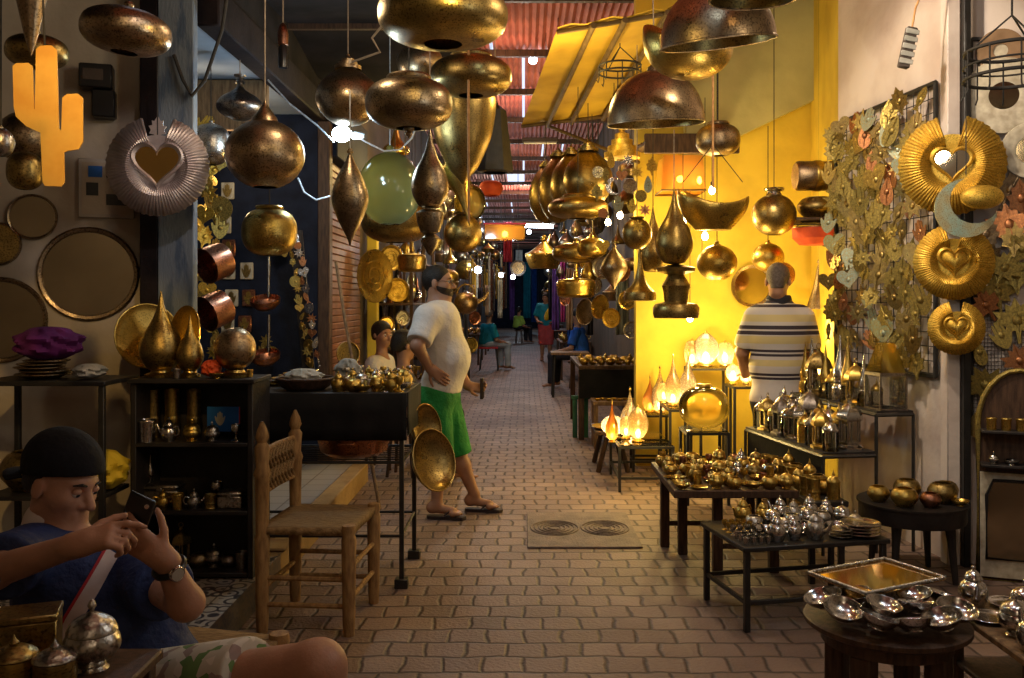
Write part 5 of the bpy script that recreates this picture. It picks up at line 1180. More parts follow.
def dome(label,px,yt,yb,w,Y,tilt=None,mat='bronze',inner='brass_dark'):
    R=w/2*Y/F; H=(yb-yt)*Y/F*.86; o=T('pendant_dome',label,'lamp',P(px,yb,Y)+Vector((0,0,.05*R)))
    if tilt:o.rotation_euler=tilt
    O('shade',MB().lathe([(R*1.0,0)]+[(R*math.cos(PI/2*t/12)**.85 if t<12 else .02,H*math.sin(PI/2*t/12)) for t in range(0,13)],44),M[mat],o)
    O('inner_lining',MB().lathe([(R*.99,.0015)]+[(R*.975*math.cos(PI/2*t/12)**.85 if t<12 else .02,H*.97*math.sin(PI/2*t/12)) for t in range(0,13)],44),M[inner],o)
    O('rim',MB().tube([(R*math.cos(a*PI/22),R*math.sin(a*PI/22),0) for a in range(44)],.006,6,closed=True),M[mat],o)
    O('fitting',MB().lathe([(.05,H-.01),(.045,H+.02),(.02,H+.04),(.008,H+.06)],14),M[mat],o); O('cord',MB().tube([(0,0,H+.05),(0,0,4.3-o.location.z)],.004,6),M['cord'],o); return o
dome('smooth bronze dome lamp, open below, at the awning corner',656,66,126,97,5.5,(.10,-.04,0))
dome('upper dark bronze dome lamp tilted to show its gold inside',718,-20,46,114,4.25,(.16,-.10,0))
dome('highest dome lamp, only its dark rim showing',752,-70,2,84,3.7,(.1,0,0))
bw=T('pendant_bowl','shallow gold bowl lamp with a wavy lip between the two domes','lamp',P(684,76,4.85),rot=(-.12,.12,.0)); R=46*4.85/F
sd_=MB()
n=40
for k in range(9):
    t=k/8
    for i in range(n):
        a=2*PI*i/n; rr=R*math.sin(PI/2*t); z=R*.62*(1-math.cos(PI/2*t))*(1+.35*math.cos(2*a)*t+.25*math.cos(a)*t*-1)
        sd_.v.append((rr*math.cos(a),rr*math.sin(a)*.9,z))
for k in range(8):
    for i in range(n): sd_.f.append((k*n+i,k*n+(i+1)%n,(k+1)*n+(i+1)%n,(k+1)*n+i))
s_=O('shade',sd_,M['brass_h'],bw); s_.modifiers.new('t','SOLIDIFY').thickness=.006
for i in range(3): a=i*PI*2/3+.3; O('stay',MB().tube([(R*math.cos(a)*.8,R*.9*math.sin(a)*.8,R*.4),(0,0,R*1.9)],.003,6),M['cord_d'],bw)
O('cord',MB().tube([(0,0,R*1.9),(0,0,1.2)],.004,6),M['cord'],bw)
hang('dark squat pot lamp hanging against the pale wall',718,124,156,44,6.6,'squash',M['bronze'],'ring',cm='cord_d',cr=.004)
rod=TAG(O('rope',MB().tube([Vector((PX(713,5.6),5.6,4.3)),P(713,190,5.6)],.007,6),M['cord_o']),'straight orange cord dropping in front of the dark squat pot','cord')
TAG(O('rope',MB().tube([Vector((PX(468.5,5.0),5.0,3.5)),P(468.5,120,5.0),P(469,222,5.0)],.007,6),M['cord_o']),'straight tan cord dropping in front of the brass trumpet lamp','cord')
wirering('dark wire hoop with hooks under the yellow awning',620,66,42,6.35)
for i,(px,yt,yb,w,Y) in enumerate(((546,166,224,34,9.4),(558,156,223,40,8.9),(571,154,216,42,8.4),(588,150,208,50,7.8))):
    hang(f'greenish brass globe with pointed cap, {ORD[i]} from the lane in the row of four',px,yt,yb,w,Y,'egg',M['brass_dark'],'stepped',cm='cord_d')
nested=hang('stepped gold lamp of stacked rings under the bronze dome',622,130,160,36,6.9,[(.3,0),(1,.06),(1,.24),(.8,.27),(.8,.45),(.6,.48),(.6,.66),(.4,.7),(.4,.86),(.15,.92),(.1,1)],M['gold'],'knob',cm='cord')
hang('round brass globe lamp with a star charm before it',637,218,250,30,6.4,'globe',M['brass_dark'],'ring',cm='cord')
hang('brass funnel lamp hanging below the round globe with star',640,252,301,32,6.5,'bell',M['brass_dark'],top=PZ(252,6.5)+.2,cm='cord_d')
hang('tall onion-shaped brass lamp with slender spire',674,188,264,37,6.1,'tear',M['brass_dark'],top=PZ(130,6.1),cm='cord')
hang('flared brass bell lamp below the slender-spired onion lamp',676,264,318,46,6.15,[(.5,0),(.95,.0),(1,.08),(1,.2),(.9,.26),(.5,.3),(.55,.5),(.62,.6),(.45,.72),(.35,.8),(.8,.86),(.85,.93),(.5,.97),(.1,1)],M['brass_dark'],cm=None)
hang('long dark pear-shaped lamp behind the onion lamp',653,204,272,30,6.8,'drop',M['brass_dark'],top=3.4,cm='cord_d',tilt=(0,PI,0)) if False else hang('long dark pear-shaped lamp behind the onion lamp',653,206,272,30,6.8,'tear',M['brass_dark'],cm='cord_d')
sad=T('pendant_saddle','saddle-shaped brass lamp with a scooped upper edge','lamp',P(713,230,6.3)); R=33*6.3/F; sm2=MB(); n=40
for k in range(8):
    t=k/7
    for i in range(n):
        a=2*PI*i/n; z=t*R*.95*(1+(.20*math.cos(2*a)-.12*math.cos(a))*t*t); rr=R*(.52+.62*math.sin(PI/2*t)-.06*t*t)
        sm2.v.append((rr*math.cos(a)*1.0,rr*math.sin(a)*.7,z))
for k in range(7):
    for i in range(n): sm2.f.append((k*n+i,k*n+(i+1)%n,(k+1)*n+(i+1)%n,(k+1)*n+i))
sm2.f.append(tuple(range(n))[::-1]); s_=O('shade',sm2,M['brass_h'],sad); s_.modifiers.new('t','SOLIDIFY').thickness=.005
for i in range(2): O('stay',MB().tube([((-1)**i*R*.9,0,R*1.45),(0,0,R*2.6)],.003,6),M['cord_d'],sad)
O('cord',MB().tube([(0,0,R*2.6),(0,0,3.3-sad.location.z)],.003,6),M['cord_d'],sad)
hang('round vase-shaped lamp with silver neck above the shopkeeper',774,194,236,44,6.9,'globe',M['brass_dark'],'mouth',M['silver'],cm='cord_d')
hang('mid-size brass globe left of the shopkeeper',717,245,281,40,6.85,'globe',M['brass_h'],'knob',cm='cord_d')
hang('brass globe with dark band above the shopkeeper\'s head',768,243,272,32,7.2,'globe',M['brass_h'],'knob',cm='cord_d',top=2.9)
hang('copper globe tucked beside the shopkeeper\'s head',782,262,288,26,7.4,'globe',M['copper'],cm=None)
hang('slim cone lantern hanging right of the shopkeeper',819,262,309,24,7.7,'cone',M['bronze'],'knob',cm='cord_d')
wm=T('wall_mirror','round dark-rimmed mirror on the yellow wall behind the shopkeeper','mirror',P(752,286,8.17)); Q=Matrix.Rotation(PI/2,4,'X'); r=21*8.17/F
O('frame',MB().lathe([(r*.85,0),(r,0),(r,.03),(r*.85,.02)],36,Q),M['bronze'],wm); O('mirror_glass',MB().lathe([(0,.012),(r*.86,.012)],36,Q),M['mirror_dark'],wm)
# shelf of copper drums high on the right
wsb=T('wall_shelf','small wooden wall shelf holding copper drums','shelf',(2.22,7.0,PZ(222,7.0))); O('board',MB().box((-.16,-.2,0),(.17,.3,.02),.003),M['wood_d'],wsb)
for s in(-.1,.2): O('bracket',MB().tube([(.17,s,-.14),(.17,s,-.002),(-.1,s,-.002)],.008,6),M['iron'],wsb)
o=T('copper_drum','long copper drum lamp lying on top of the wall shelf goods','lamp',P(817,176,6.95)); O('shade',MB().lathe([(.0,-.17),(.10,-.17),(.115,-.15),(.115,.15),(.10,.17),(0,.17)],30,Matrix.Rotation(PI/2,4,'Y')),M['copper_h'],o); O('band',MB().lathe([(.117,-.03),(.121,-.02),(.121,.02),(.117,.03)],30,Matrix.Rotation(PI/2,4,'Y')),M['brass'],o)
o=put('pot','brass_dark',(PX(817,6.95),6.95,PZ(222,7.0)+.022),'dark brass pot on the wall shelf below the copper drum',0,(1.75,1.75,1.35))
ob=T('hanging_basket_lamp','orange red shallow basket lamp under the wall shelf','lamp',P(815,246,7.0)); O('shade',MB().lathe([(.0,0),(.12,.01),(.17,.06),(.175,.14),(.165,.14),(.15,.06),(0,.02)],30),M['orange_red'],ob); O('rim',MB().tube([(.172*math.cos(a*PI/14),.172*math.sin(a*PI/14),.14) for a in range(28)],.006,6,closed=True),M['copper'],ob)
for s in(-1,1): O('stay',MB().tube([(s*.16,0,.14),(s*.06,0,.205)],.003,6),M['cord_d'],ob)
# orange lit box lantern under the eave
bl=T('hanging_box_lantern','orange fabric box lantern glowing under the plank eave','lantern',P(680,193,7.75)); s=.22
O('shade',MB().lathe([(s*1.2,.0),(s*1.05,.30)],4,Matrix.Rotation(PI/4,4,'Z')),M['orange_glass'],bl); O('bulb',MB().ball((0,0,.12),.03,10,8),M['bulb'],bl); O('rim',MB().lathe([(s*1.2,-.006),(s*1.23,0),(s*1.2,.012)],4,Matrix.Rotation(PI/4,4,'Z')),M['awning_rib'],bl); O('cord',MB().tube([(0,0,.14),(0,0,.33)],.003,6),M['cord_d'],bl)
# small lit bulbs between the lamps
for i,(px,py,Y,lb) in enumerate(((705,236,7.3,'beside the mid-size globe'),(712,190,7.6,'under the orange box lantern'),(700,180,7.8,'at the box lantern corner'),(683,222,7.5,'behind the onion lamp'),(702,262,7.6,'left of the mid-size globe'),(620,215,7.9,'among the ornaments under the gold rings'),(608,222,8.4,'below the row of greenish globes'),(690,318,7.9,'above the lit lamps on the stands'))):
    o=T('hanging_bulb','small warm bulb on a cord '+lb,'bulb',P(px,py,Y)); O('glass',MB().lathe([(0,-.035),(.018,-.03),(.028,-.008),(.022,.015),(.012,.03),(.0,.031)],14),M['bulb_hot'],o); O('socket',MB().lathe([(.012,.0315),(.014,.034),(.014,.065),(.004,.075)],10),M['black'],o); O('cord',MB().tube([(0,0,.07),(0,0,min(2.75,4.2)-o.location.z if Y>7.3 and o.location.x>1 else 3.15-o.location.z)],.003,6),M['cord_d'],o)
# ornaments strung under the wire hoop
rn=random.Random(5); mats=['gold','gold_leaf','silver','brass','verdigris','copper_leaf']
for i,(sh,px,py,s,mt) in enumerate((('star',637,172,.10,'gold'),('star',638,226,.10,'gold'),('disc',641,196,.085,'gold_leaf'),('heart',603,247,.10,'gold'),('crescent',614,186,.12,'silver'),('disc',603,213,.07,'copper_leaf'),('star',628,160,.09,'silver'),('drop',648,184,.12,'verdigris'),('hamsa',618,204,.12,'verdigris'),('fish',606,176,.12,'gold_leaf'),('leaf',652,166,.13,'gold'),('disc',630,186,.10,'bronze'),('heart',622,176,.08,'copper_leaf'),('drop',611,160,.11,'gold'),('leaf',597,192,.12,'gold_leaf'),('star',645,210,.09,'copper_leaf'),('hamsa',632,206,.10,'gold'),('disc',598,172,.08,'silver'))):
    mn={'gold':'bright gold','gold_leaf':'dull brass','silver':'silver','verdigris':'greenish','copper_leaf':'copper','bronze':'bronze'}[mt]
    pos={0:'upper',1:'lower'}.get(i,'')
    o=charm(sh,mt,P(px,py,6.05+.05*(i%3)),s,f'{pos} {mn} {sh} ornament strung before the right-hand lamps, {ORD[i]} of the strand'.strip(),(0,0,rn.uniform(-.4,.4)),name='hanging_'+sh)
# pans and spindles a little further in
hang('dark bronze spindle lamp by the shuttered stall',614,246,290,27,7.25,'spindle',M['bronze'],'knob',cm='cord_d')
hang('flat brass pan lamp in front of the pale globe row',576,243,263,48,8.6,'squash',M['brass_dark'],'knob',cm='cord_d')
hang('brass funnel pan lamp below the flat pan lamp',576,264,298,38,8.6,'pan',M['brass'],cm=None)
hang('flattened brass lamp under the row of greenish globes',578,197,219,60,7.35,'squash',M['brass_dark'],'ring',cm='cord_d')
hang('small brass pan lamp hanging next to the spindle lamp',592,238,258,30,8.15,'squash',M['brass_h'],'knob',cm='cord_d')
wbowl('oval brass tray hung by the far right stall',600,307,12,0,9.6,(-.75,-.65,.1),'brass',name='brass_tray',deep=.12)
wbowl('tall dark oval tray above the far right table',585,312,13,0,10.2,(-.8,-.6,.05),'bronze',name='brass_tray',deep=.12)
hang('pagoda-topped brass lamp over the middle of the lane',544,239,269,38,11.5,'pagoda',M['brass'],'knob',cm='cord_d')
# ---- wall panel with charms
PA=(2.285,6.53);PB=(2.43,5.27); pdir=Vector((PB[0]-PA[0],PB[1]-PA[1],0)).normalized(); pn=Vector((pdir.y,-pdir.x,0)); 
if pn.x>0: pn=-pn
prz=facing(pn)
wp_=T('wire_wall_panel','wire grid panel framed in dark iron on the whitewashed wall','rack',(0,0,0))
zt_,zb_=2.78,1.06; o1=Vector((PA[0],PA[1],0))+pn*.02; o2=Vector((PB[0],PB[1],0))+pn*.02
U=lambda t,z,off=0:o1.lerp(o2,t)+pn*off+Vector((0,0,z))
for a,b in(((0,zb_),(1,zb_)),((1,zb_),(1,zt_)),((1,zt_),(0,zt_)),((0,zt_),(0,zb_))): O('frame_bar',MB().tube([U(*a),U(*b)],.016,6),M['iron'],wp_)
gw=MB()
for i in range(1,16): gw.tube([U(i/16,zb_),U(i/16,zt_)],.003,4)
for i in range(1,20): gw.tube([U(0,zb_+(zt_-zb_)*i/20),U(1,zb_+(zt_-zb_)*i/20)],.003,4)
O('wire_grid',gw,M['iron_d'],wp_)
rn=random.Random(17); SHP=['leaf','hamsa','drop','leaf','fish','heart','hamsa','leaf','maple','star']
for r_ in range(13):
    for c in range(10):
        t=(c+.5)/10+rn.uniform(-.03,.03)+(.03 if r_%2 else -.02); z=zt_-.09-(zt_-zb_-.12)*r_/12.4+rn.uniform(-.03,.03)
        t=min(max(t,.08),.95)
        if z<zb_+.12 and c<6: continue
        sh=SHP[(r_*3+c*7+rn.randint(0,1))%10]; mt=('gold_leaf','gold_leaf','brass_dark','gold_leaf','brass_dark','verdigris','brass_dark','gold_leaf','gold_leaf','copper_leaf')[(r_*7+c*3)%10]
        mn={'gold_leaf':'brass','verdigris':'greenish','copper_leaf':'copper','brass_dark':'dark brass'}[mt]
        charm(sh,mt,U(t,z,.06+.025*((r_+c)%3)),rn.uniform(.13,.205),f'{mn} {sh} charm on the wire panel, {ORD[r_]} row down, {ORD[c]} from the shop',(rn.uniform(-.15,.15),rn.uniform(-.5,.5),prz*.62+rn.uniform(-.35,.35)))
# sunburst hearts in gold
sunburst('largest gold pleated sunburst with heart mirror on the right wall',952,165,50,5.02,M['gold'],M['mirror'],-.30,gap=.26,ht=.21)
sunburst('middle gold sunburst with embossed heart',954,262,38,5.0,M['gold'],M['gold'],-.25,gap=.22,ht=.22,mirror=False,cat='ornament',name='sunburst_heart')
sunburst('smallest gold sunburst with embossed heart, lowest of three',956.5,328,27,5.0,M['gold'],M['gold'],-.25,gap=.24,ht=.24,mirror=False,cat='ornament',name='sunburst_heart')
mo=T('crescent_moon','greenish crescent with a small gold dome inside it','ornament',P(966,208,4.85),-.2); s=62*4.85/F
O('crescent',MB().prism([(x*s*.95,z*s*.95) for x,z in crescent(24)],.012,Matrix.Rotation(-.75,4,'Y')),M['verdigris'],mo); O('dome',MB().ball((.075,-.02,.055),(.11,.05,.065),20,12),M['gold'],mo)
O('cord',MB().tube([(0,.0,.18),(.0,.0,1.0)],.003,6),M['cord_d'],mo)
# second panel, mesh rack and leaves, beyond the iron bar
QA=(2.535,5.14);QB=(3.55,4.73); qdir=Vector((QB[0]-QA[0],QB[1]-QA[1],0)).normalized(); qn=Vector((qdir.y,-qdir.x,0)); qn=qn if qn.y<0 else -qn; qrz=facing(qn)
def onq(px,py,off): 
    Yq=lineY(px,QA,QB); p=P(px,py,Yq); return p+qn*off
mr=T('mesh_wall_rack','grey mesh rack with dark bars on the front right wall','rack',(0,0,0))
pts=[(971,40),(1060,40),(1060,430),(971,430)]; w3=[onq(a,b,.02) for a,b in pts]
for i in range(4): O('frame_bar',MB().tube([w3[i],w3[(i+1)%4]],.012,6),M['iron'],mr)
O('frame_bar',MB().tube([onq(971,312,.02),onq(1060,312,.02)],.012,6),M['iron'],mr)
mg=MB()
for i in range(26):
    a=onq(974+i*3.4,314,.012);b=onq(974+i*3.4,428,.012); mg.tube([a,b],.0018,4)
for i in range(30): mg.tube([onq(973,316+i*3.8,.012),onq(1060,316+i*3.8,.012)],.0018,4)
O('mesh',mg,M['pewter'],mr)
def leafset():
    L_=[('maple','gold_leaf',997,292,.24),('maple','copper_leaf',985,305,.20),('maple','gold_leaf',1003,268,.22),('leaf','gold_leaf',1015,275,.22),('maple','copper_leaf',1008,225,.26),('leaf','bronze',985,235,.2),('maple','gold_leaf',1016,320,.26),('hamsa','gold_leaf',1000,335,.16),('maple','copper_leaf',1018,360,.2),('drop','gold_leaf',979,352,.15),('maple','gold_leaf',984,384,.24),('leaf','brass_dark',1012,240,.2),('leaf','bronze',990,255,.18),('drop','brass_dark',980,418,.22),('leaf','gold_leaf',1020,250,.2),('maple','bronze',1010,190,.24),('leaf','copper_leaf',1020,200,.22),('leaf','gold_leaf',995,405,.18)]
    for i,(sh,mt,px,py,s) in enumerate(L_):
        mn={'gold_leaf':'brass','bronze':'dark bronze','copper_leaf':'copper','brass_dark':'aged brass'}[mt]
        charm(sh,mt,onq(px,py,.05+.02*(i%3)),s,f'{mn} {"maple leaf" if sh=="maple" else sh} ornament on the mesh rack, {ORD[i]} of the scatter',(rn.uniform(-.2,.2),rn.uniform(-.6,.6),qrz+rn.uniform(-.3,.3)),name='leaf_ornament' if sh in('maple','leaf') else None)
leafset()
def wdisc(label,px,py,rp,off,mat,mat2,hole=.36):
    Yq=lineY(px,QA,QB); p=onq(px,py,off); r=rp*Yq/F; o=T('shell_wall_mirror',label,'mirror',p,qrz)
    O('ring',MB().lathe([(r*hole,.004),(r*.9,0),(r,.008),(r*.98,.016),(r*.6,.02),(r*hole,.012)],40,Q),M[mat],o); O('mirror_glass',MB().lathe([(0,.006),(r*hole*1.02,.006)],32,Q),M[mat2],o); return o
wdisc('pale round wall mirror with wide shell rim and dark centre',1003,97,38,.03,'ivory','mirror_dark')
wdisc('second pale round wall mirror, lower and nearer the edge',1030,152,28,.06,'ivory','mirror_dark',.5)
wdisc('tan oval disc above the pale round mirror',1000,52,22,.02,'tan_cloth','ivory',.3)
wr=T('hanging_wire_basket','dark round wire basket rack hanging by the front right wall','rack',P(1012,78,4.3)); r=44*4.3/F
for z,k in((0,1),(.06,1.0),(.13,.98)): O('hoop',MB().tube([(r*k*math.cos(a*PI/16),r*k*math.sin(a*PI/16),z) for a in range(32)],.009 if z!=.06 else .005,6,closed=True),M['iron_d'],wr)
for i in range(10): a=i*PI/5; O('upright',MB().tube([(r*math.cos(a),r*math.sin(a),.13),(r*math.cos(a),r*math.sin(a),0),(r*math.cos(a),r*math.sin(a),-.06),(r*1.06*math.cos(a),r*1.06*math.sin(a),-.085)],.0045,6),M['iron_d'],wr)
for i in range(3): a=i*PI*2/3+.5; O('stay',MB().tube([(r*math.cos(a),r*math.sin(a),.13),(0,0,.30),(0,0,.9)],.005,6),M['iron_d'],wr)
mp=T('hanging_multi_plug','pale multi-way plug strip dangling on a cord in front of the whitewashed wall','plug',P(903,68,5.0),rot=(0,.22,0))
O('strip',MB().box((-.03,-.02,0),(.03,.02,.23),.006),M['far_wall'],mp)
for i in range(5): O('outlet',MB().box((-.038,-.026,.02+i*.042),(.038,-.0205,.048+i*.042),.003),M['rag'],mp)
O('cord',MB().tube([(0,0,.228),(-.005,0,.34),(.03,0,.55),(.03,0,1.3)],.006,6),M['cord_o'],mp)
# ---- standing arch mirror at the right edge
am_=T('arch_mirror','arched gilt standing mirror with shelves leaning at the front right wall','mirror',(PX(1018,4.8),4.78,0),-.36); Wd=.20; Hh=1.13
arch=[(-Wd,0),(Wd,0),(Wd,Hh-.3)]+[(Wd*math.cos(a*PI/12),Hh-.3+.3*math.sin(a*PI/12)) for a in range(1,12)]+[(-Wd,Hh-.3)]
O('back_panel',MB().prism(arch,.012),M['wood_d'],am_,loc=(0,.02,0)); O('gilt_rim',MB().tube([(x,.015,z) for x,z in arch],.014,8,closed=True),M['gold_leaf'],am_)
low=[(x*.8,.12+z) for x,z in((-Wd,0),(Wd,0),(Wd,.34),(Wd*.8,.42),(-Wd*.8,.42),(-Wd,.34))]
O('panel',MB().box((-Wd+.01,.0,.02),(Wd-.01,.018,.58)),M['ivory'],am_); O('mirror_glass',MB().prism(low,.004),M['mirror_dark'],am_,loc=(0,-.006,0)); O('mirror_rim',MB().tube([(x,-.008,z) for x,z in low],.009,6,closed=True),M['black'],am_)
for z in(.62,.80): O('shelf',MB().box((-Wd+.01,-.09,z),(Wd-.01,.018,z+.014),.002),M['black_wood'],am_)
mw=am_.matrix_basis if False else Matrix.Translation(am_.location)@Matrix.Rotation(-.36,4,'Z')
for i in range(5): put('cup',('brass','gold')[i%2] if i%2==0 else 'brass',mw@Vector((-.14+.07*i,-.035,.8145)),f'gold cup on the upper shelf of the arch mirror, {ORD[i]} from the lane',0,.95)
for i in range(4): put('bowl' if i%2 else 'sugar_pot',('silver','brass')[i//2%2],mw@Vector((-.13+.085*i,-.04,.6345)),f'small {("silver","silver","brass","brass")[i]} {"bowl" if i%2 else "lidded pot"} on the lower shelf of the arch mirror',0,.5)
# ---- tiered black display stand
ds=T('display_stand','tiered black iron display stand with glass lanterns','stand',(0,0,0)); 
def fr(pts,r=.011): 
    for a,b in pts: O('bar',MB().box((-r,-r,0),(r,r,1)) if False else MB().tube([a,b],r,4),M['iron'],ds)
zl,zu=.58,.82; A0=Vector((1.76,5.30,0));A1=Vector((1.58,6.42,0)); dr_=(A1-A0).normalized(); px_=Vector((dr_.y,-dr_.x,0)); px_=px_ if px_.x>0 else -px_
Wl=.34;Wu=.24
q=lambda s,t,z:A0+dr_*s+px_*t+Vector((0,0,z)); Ls=(A1-A0).length
for s in(0,Ls): fr([(q(s,0,0),q(s,0,zl)),(q(s,Wl,0),q(s,Wl,zu)),(q(s,Wl+Wu,0),q(s,Wl+Wu,zu)),(q(s,0,zl),q(s,Wl,zl)),(q(s,Wl,zu),q(s,Wl+Wu,zu))])
fr([(q(0,0,zl),q(Ls,0,zl)),(q(0,Wl,zl),q(Ls,Wl,zl)),(q(0,Wl,zu),q(Ls,Wl,zu)),(q(0,Wl+Wu,zu),q(Ls,Wl+Wu,zu))])
def slab(a,b,c,d,z,th):
    vs=[tuple(q(*p,z)) for p in(a,b,c,d)]+[tuple(q(*p,z+th)) for p in(a,b,c,d)]
    return MB().add(vs,[(0,1,2,3),(7,6,5,4),(0,1,5,4),(1,2,6,5),(2,3,7,6),(3,0,4,7)],flat=True)
O('lower_shelf',slab((0,0),(Ls,0),(Ls,Wl),(0,Wl),zl+.012,.012),M['black_wood'],ds); O('upper_shelf',slab((0,Wl),(Ls,Wl),(Ls,Wl+Wu),(0,Wl+Wu),zu+.012,.012),M['black_wood'],ds)
O('skirt',slab((.02,.015),(Ls,.015),(Ls,.025),(.02,.025),zl-.22,.22),M['black_cloth'],ds)
zl+=.0245;zu+=.0245; rn=random.Random(31)
lw=[('lidded_jar','clear','silver',1.15),('lantern','brass','clear',1.0),('lidded_jar','clear','pewter',1.2),('lidded_jar','brass','brass',1.1),('lantern','silver','clear',1.05),('lidded_jar','clear','silver',1.3),('lantern','pewter','clear',1.1),('lidded_jar','clear','brass',1.15),('lantern','brass_dark','clear',1.0),('lidded_jar','clear','silver',1.2)]
for i,(k,m1,m2,s) in enumerate(lw):
    put(k,m1,q(.07+i*.11,.085,zl),f'{"glass jar with metal lid" if m1=="clear" else m2 and KCAT[k]+" of "+{"brass":"brass","silver":"silver","pewter":"dull silver","brass_dark":"dark brass"}[m1]} in the lower tier\'s front row, {ORD[i]} from near',i*.5,s*1.15,m2=m2)
    k,m1,m2,s=lw[(i*3+4)%10]
    if i<8: put(k,m1,q(.12+i*.127,.235,zl),f'{"glass jar with metal lid" if m1=="clear" else KCAT[k]+" of "+{"brass":"brass","silver":"silver","pewter":"dull silver","brass_dark":"dark brass"}[m1]} in the lower tier\'s back row, {ORD[i]} from near',i*.7,s*1.4,m2=m2)
up=[('pointed_bottle','silver','clear',.9),('lantern','brass','clear',1.0),('pointed_bottle','brass','clear',1.15),('pointed_bottle','silver','silver',1.2),('lidded_jar','clear','brass',1.0),('pointed_bottle','brass','clear',1.0),('lantern','brass_dark','clear',1.25),('pointed_bottle','silver','clear',1.1),('pointed_bottle','brass','brass',1.0)]
for i,(k,m1,m2,s) in enumerate(up):
    put(k,m1,q(.26+i*.098,.07+Wl,zu),f'{KCAT[k] if k!="pointed_bottle" else "pointed bottle"} with {"brass" if "brass" in m1 else "silver" if m1=="silver" else "brass"} fittings on the upper tier, {ORD[i]} from near',i*.6,s*1.3,m2=m2)
    if i%2==0: put('lidded_jar','clear',q(.30+i*.098,.18+Wl,zu),f'glass jar at the back of the upper tier, {ORD[i]} place from the near end',0,1.0,m2='brass')
gh=T('glass_lantern_house','house-shaped glass lantern with metal edges on the near end of the upper tier','lantern',q(.10,Wl+.12,zu),math.atan2(dr_.y,dr_.x)); a=.085
O('glass',MB().lathe([(a*1.414,.004),(a*1.414,.21)],4,Matrix.Rotation(PI/4,4,'Z')),M['clear'],gh)
ed=MB()
for sx in(-1,1):
    for sy in(-1,1): ed.box((sx*a-.005,sy*a-.005,0),(sx*a+.005,sy*a+.005,.215))
for z in(.0,.205):
    for s in(-1,1): ed.box((-a,s*a-.005,z),(a,s*a+.005,z+.01)); ed.box((s*a-.005,-a,z),(s*a+.005,a,z+.01))
O('edges',ed,M['pewter'],gh); O('roof',MB().lathe([(a*1.414,.216),(a*.62,.40),(a*.5,.405),(0,.406)],4,Matrix.Rotation(PI/4,4,'Z')),M['amber'],gh); O('roof_edge',MB().lathe([(a*1.45,.214),(a*1.45,.224),(a*1.36,.224)],4,Matrix.Rotation(PI/4,4,'Z')),M['pewter'],gh)
# ---- tables with brass on the right
def table(label,cx,cy,rz,w,d,h,mat,leg=.03,name='display_table',rail=True,th=.03,cat='table'):
    r=T(name,label,cat,(cx,cy,0),rz); O('tabletop',MB().box((-w/2,-d/2,h-th),(w/2,d/2,h),.004),M[mat],r)
    for sx in(-1,1):
        for sy in(-1,1): O('leg',MB().box((sx*(w/2-leg)-leg/2,sy*(d/2-leg)-leg/2,0),(sx*(w/2-leg)+leg/2,sy*(d/2-leg)+leg/2,h-th-.0005),.002),M[mat],r)
    if rail:
        for s in(-1,1): O('rail',MB().box((-w/2+leg*1.5,s*(d/2-leg)-.008,.12),(w/2-leg*1.5,s*(d/2-leg)+.008,.14),.002),M[mat],r); O('rail',MB().box((s*(w/2-leg)-.008,-d/2+leg*1.5,.12),(s*(w/2-leg)+.008,d/2-leg*1.5,.14),.002),M[mat],r)
    return Matrix.Translation((cx,cy,h))@Matrix.Rotation(rz,4,'Z')
MT=Matrix.Translation((1.12,5.17,.5)); wt_=T('display_table','low brown wooden table covered in brass pots and dishes','table',(1.12,5.17,0)); O('tabletop',MB().box((-.33,-.43,.46),(.33,.43,.5),.004),M['wood_d'],wt_)
for x,y in((.86,5.50),(.94,5.34),(1.07,4.98),(1.38,5.5),(1.38,4.98)): O('leg',MB().box((x-1.12-.026,y-5.17-.026,0),(x-1.12+.026,y-5.17+.026,.4595),.004),M['wood_d'],wt_)
for y in(5.5,4.98): O('rail',MB().box(((-.233 if y>5.2 else -.023),y-5.17-.012,.13),(.233,y-5.17+.012,.16),.003),M['wood_d'],wt_)
rn=random.Random(41); kk=[('bowl',1.0),('pot',.66),('teapot',.85),('dish',.9),('sugar_pot',1.0),('bowl',.8),('beaker',.8),('pot',.6),('goblet',1.0)]
NMAT={'brass':'brass','brass_h':'hammered brass','silver':'silver','silver_h':'hammered silver','copper':'copper','brass_dark':'dark brass'}
for r_ in range(9):
    for c in range(7):
        x=-.275+.092*c+rn.uniform(-.012,.012); y=-.375+.094*r_+rn.uniform(-.012,.012); k,s=kk[(r_*4+c*2+rn.randint(0,1))%9]; mt=('brass','brass_h','brass','silver','brass','brass_dark','copper')[(r_*3+c*2)%7] if c*r_>1 else 'brass'
        if k=='dish': s*=.72
        if k=='bowl': s*=.72
        put(k,mt,MT@Vector((x,y,.0008)),f'{NMAT[mt]} {KCAT[k]} on the low wooden table, {ORD[r_]} row back, {ORD[c]} from lane',rn.random()*6,s*.80)
MT=table('narrow dark bench of brass canisters under the display stand',1.58,5.22,.06,.22,.94,.44,'black_wood',.03,name='display_bench',rail=False,cat='bench')
for i in range(8):
    for c in range(2):
        k,s,mt=[('beaker',1.05,'brass'),('pot',.72,'brass_dark'),('beaker',.95,'brass_h'),('lidded_jar',.95,'brass'),('teapot',.85,'brass'),('pot',.66,'brass')][(i*2+c*3)%6]
        put(k,mt,MT@Vector((-.055+.11*c,-.40+.113*i,.0008)),f'{NMAT[mt]} {KCAT[k]} on the narrow bench, {ORD[i]} from near, {"lane" if c==0 else "wall"} side',i,s,m2='brass')
put('pot','brass_dark',Vector((1.66,4.73,.0)),'large round dark brass pot on the paving behind the silver pile',0,1.0) if False else None
FT=table('black iron table with silver cups and teapots in front',1.30,4.37,math.radians(12),.74,.5,.388,'iron',.026,th=.022)
cupm=0
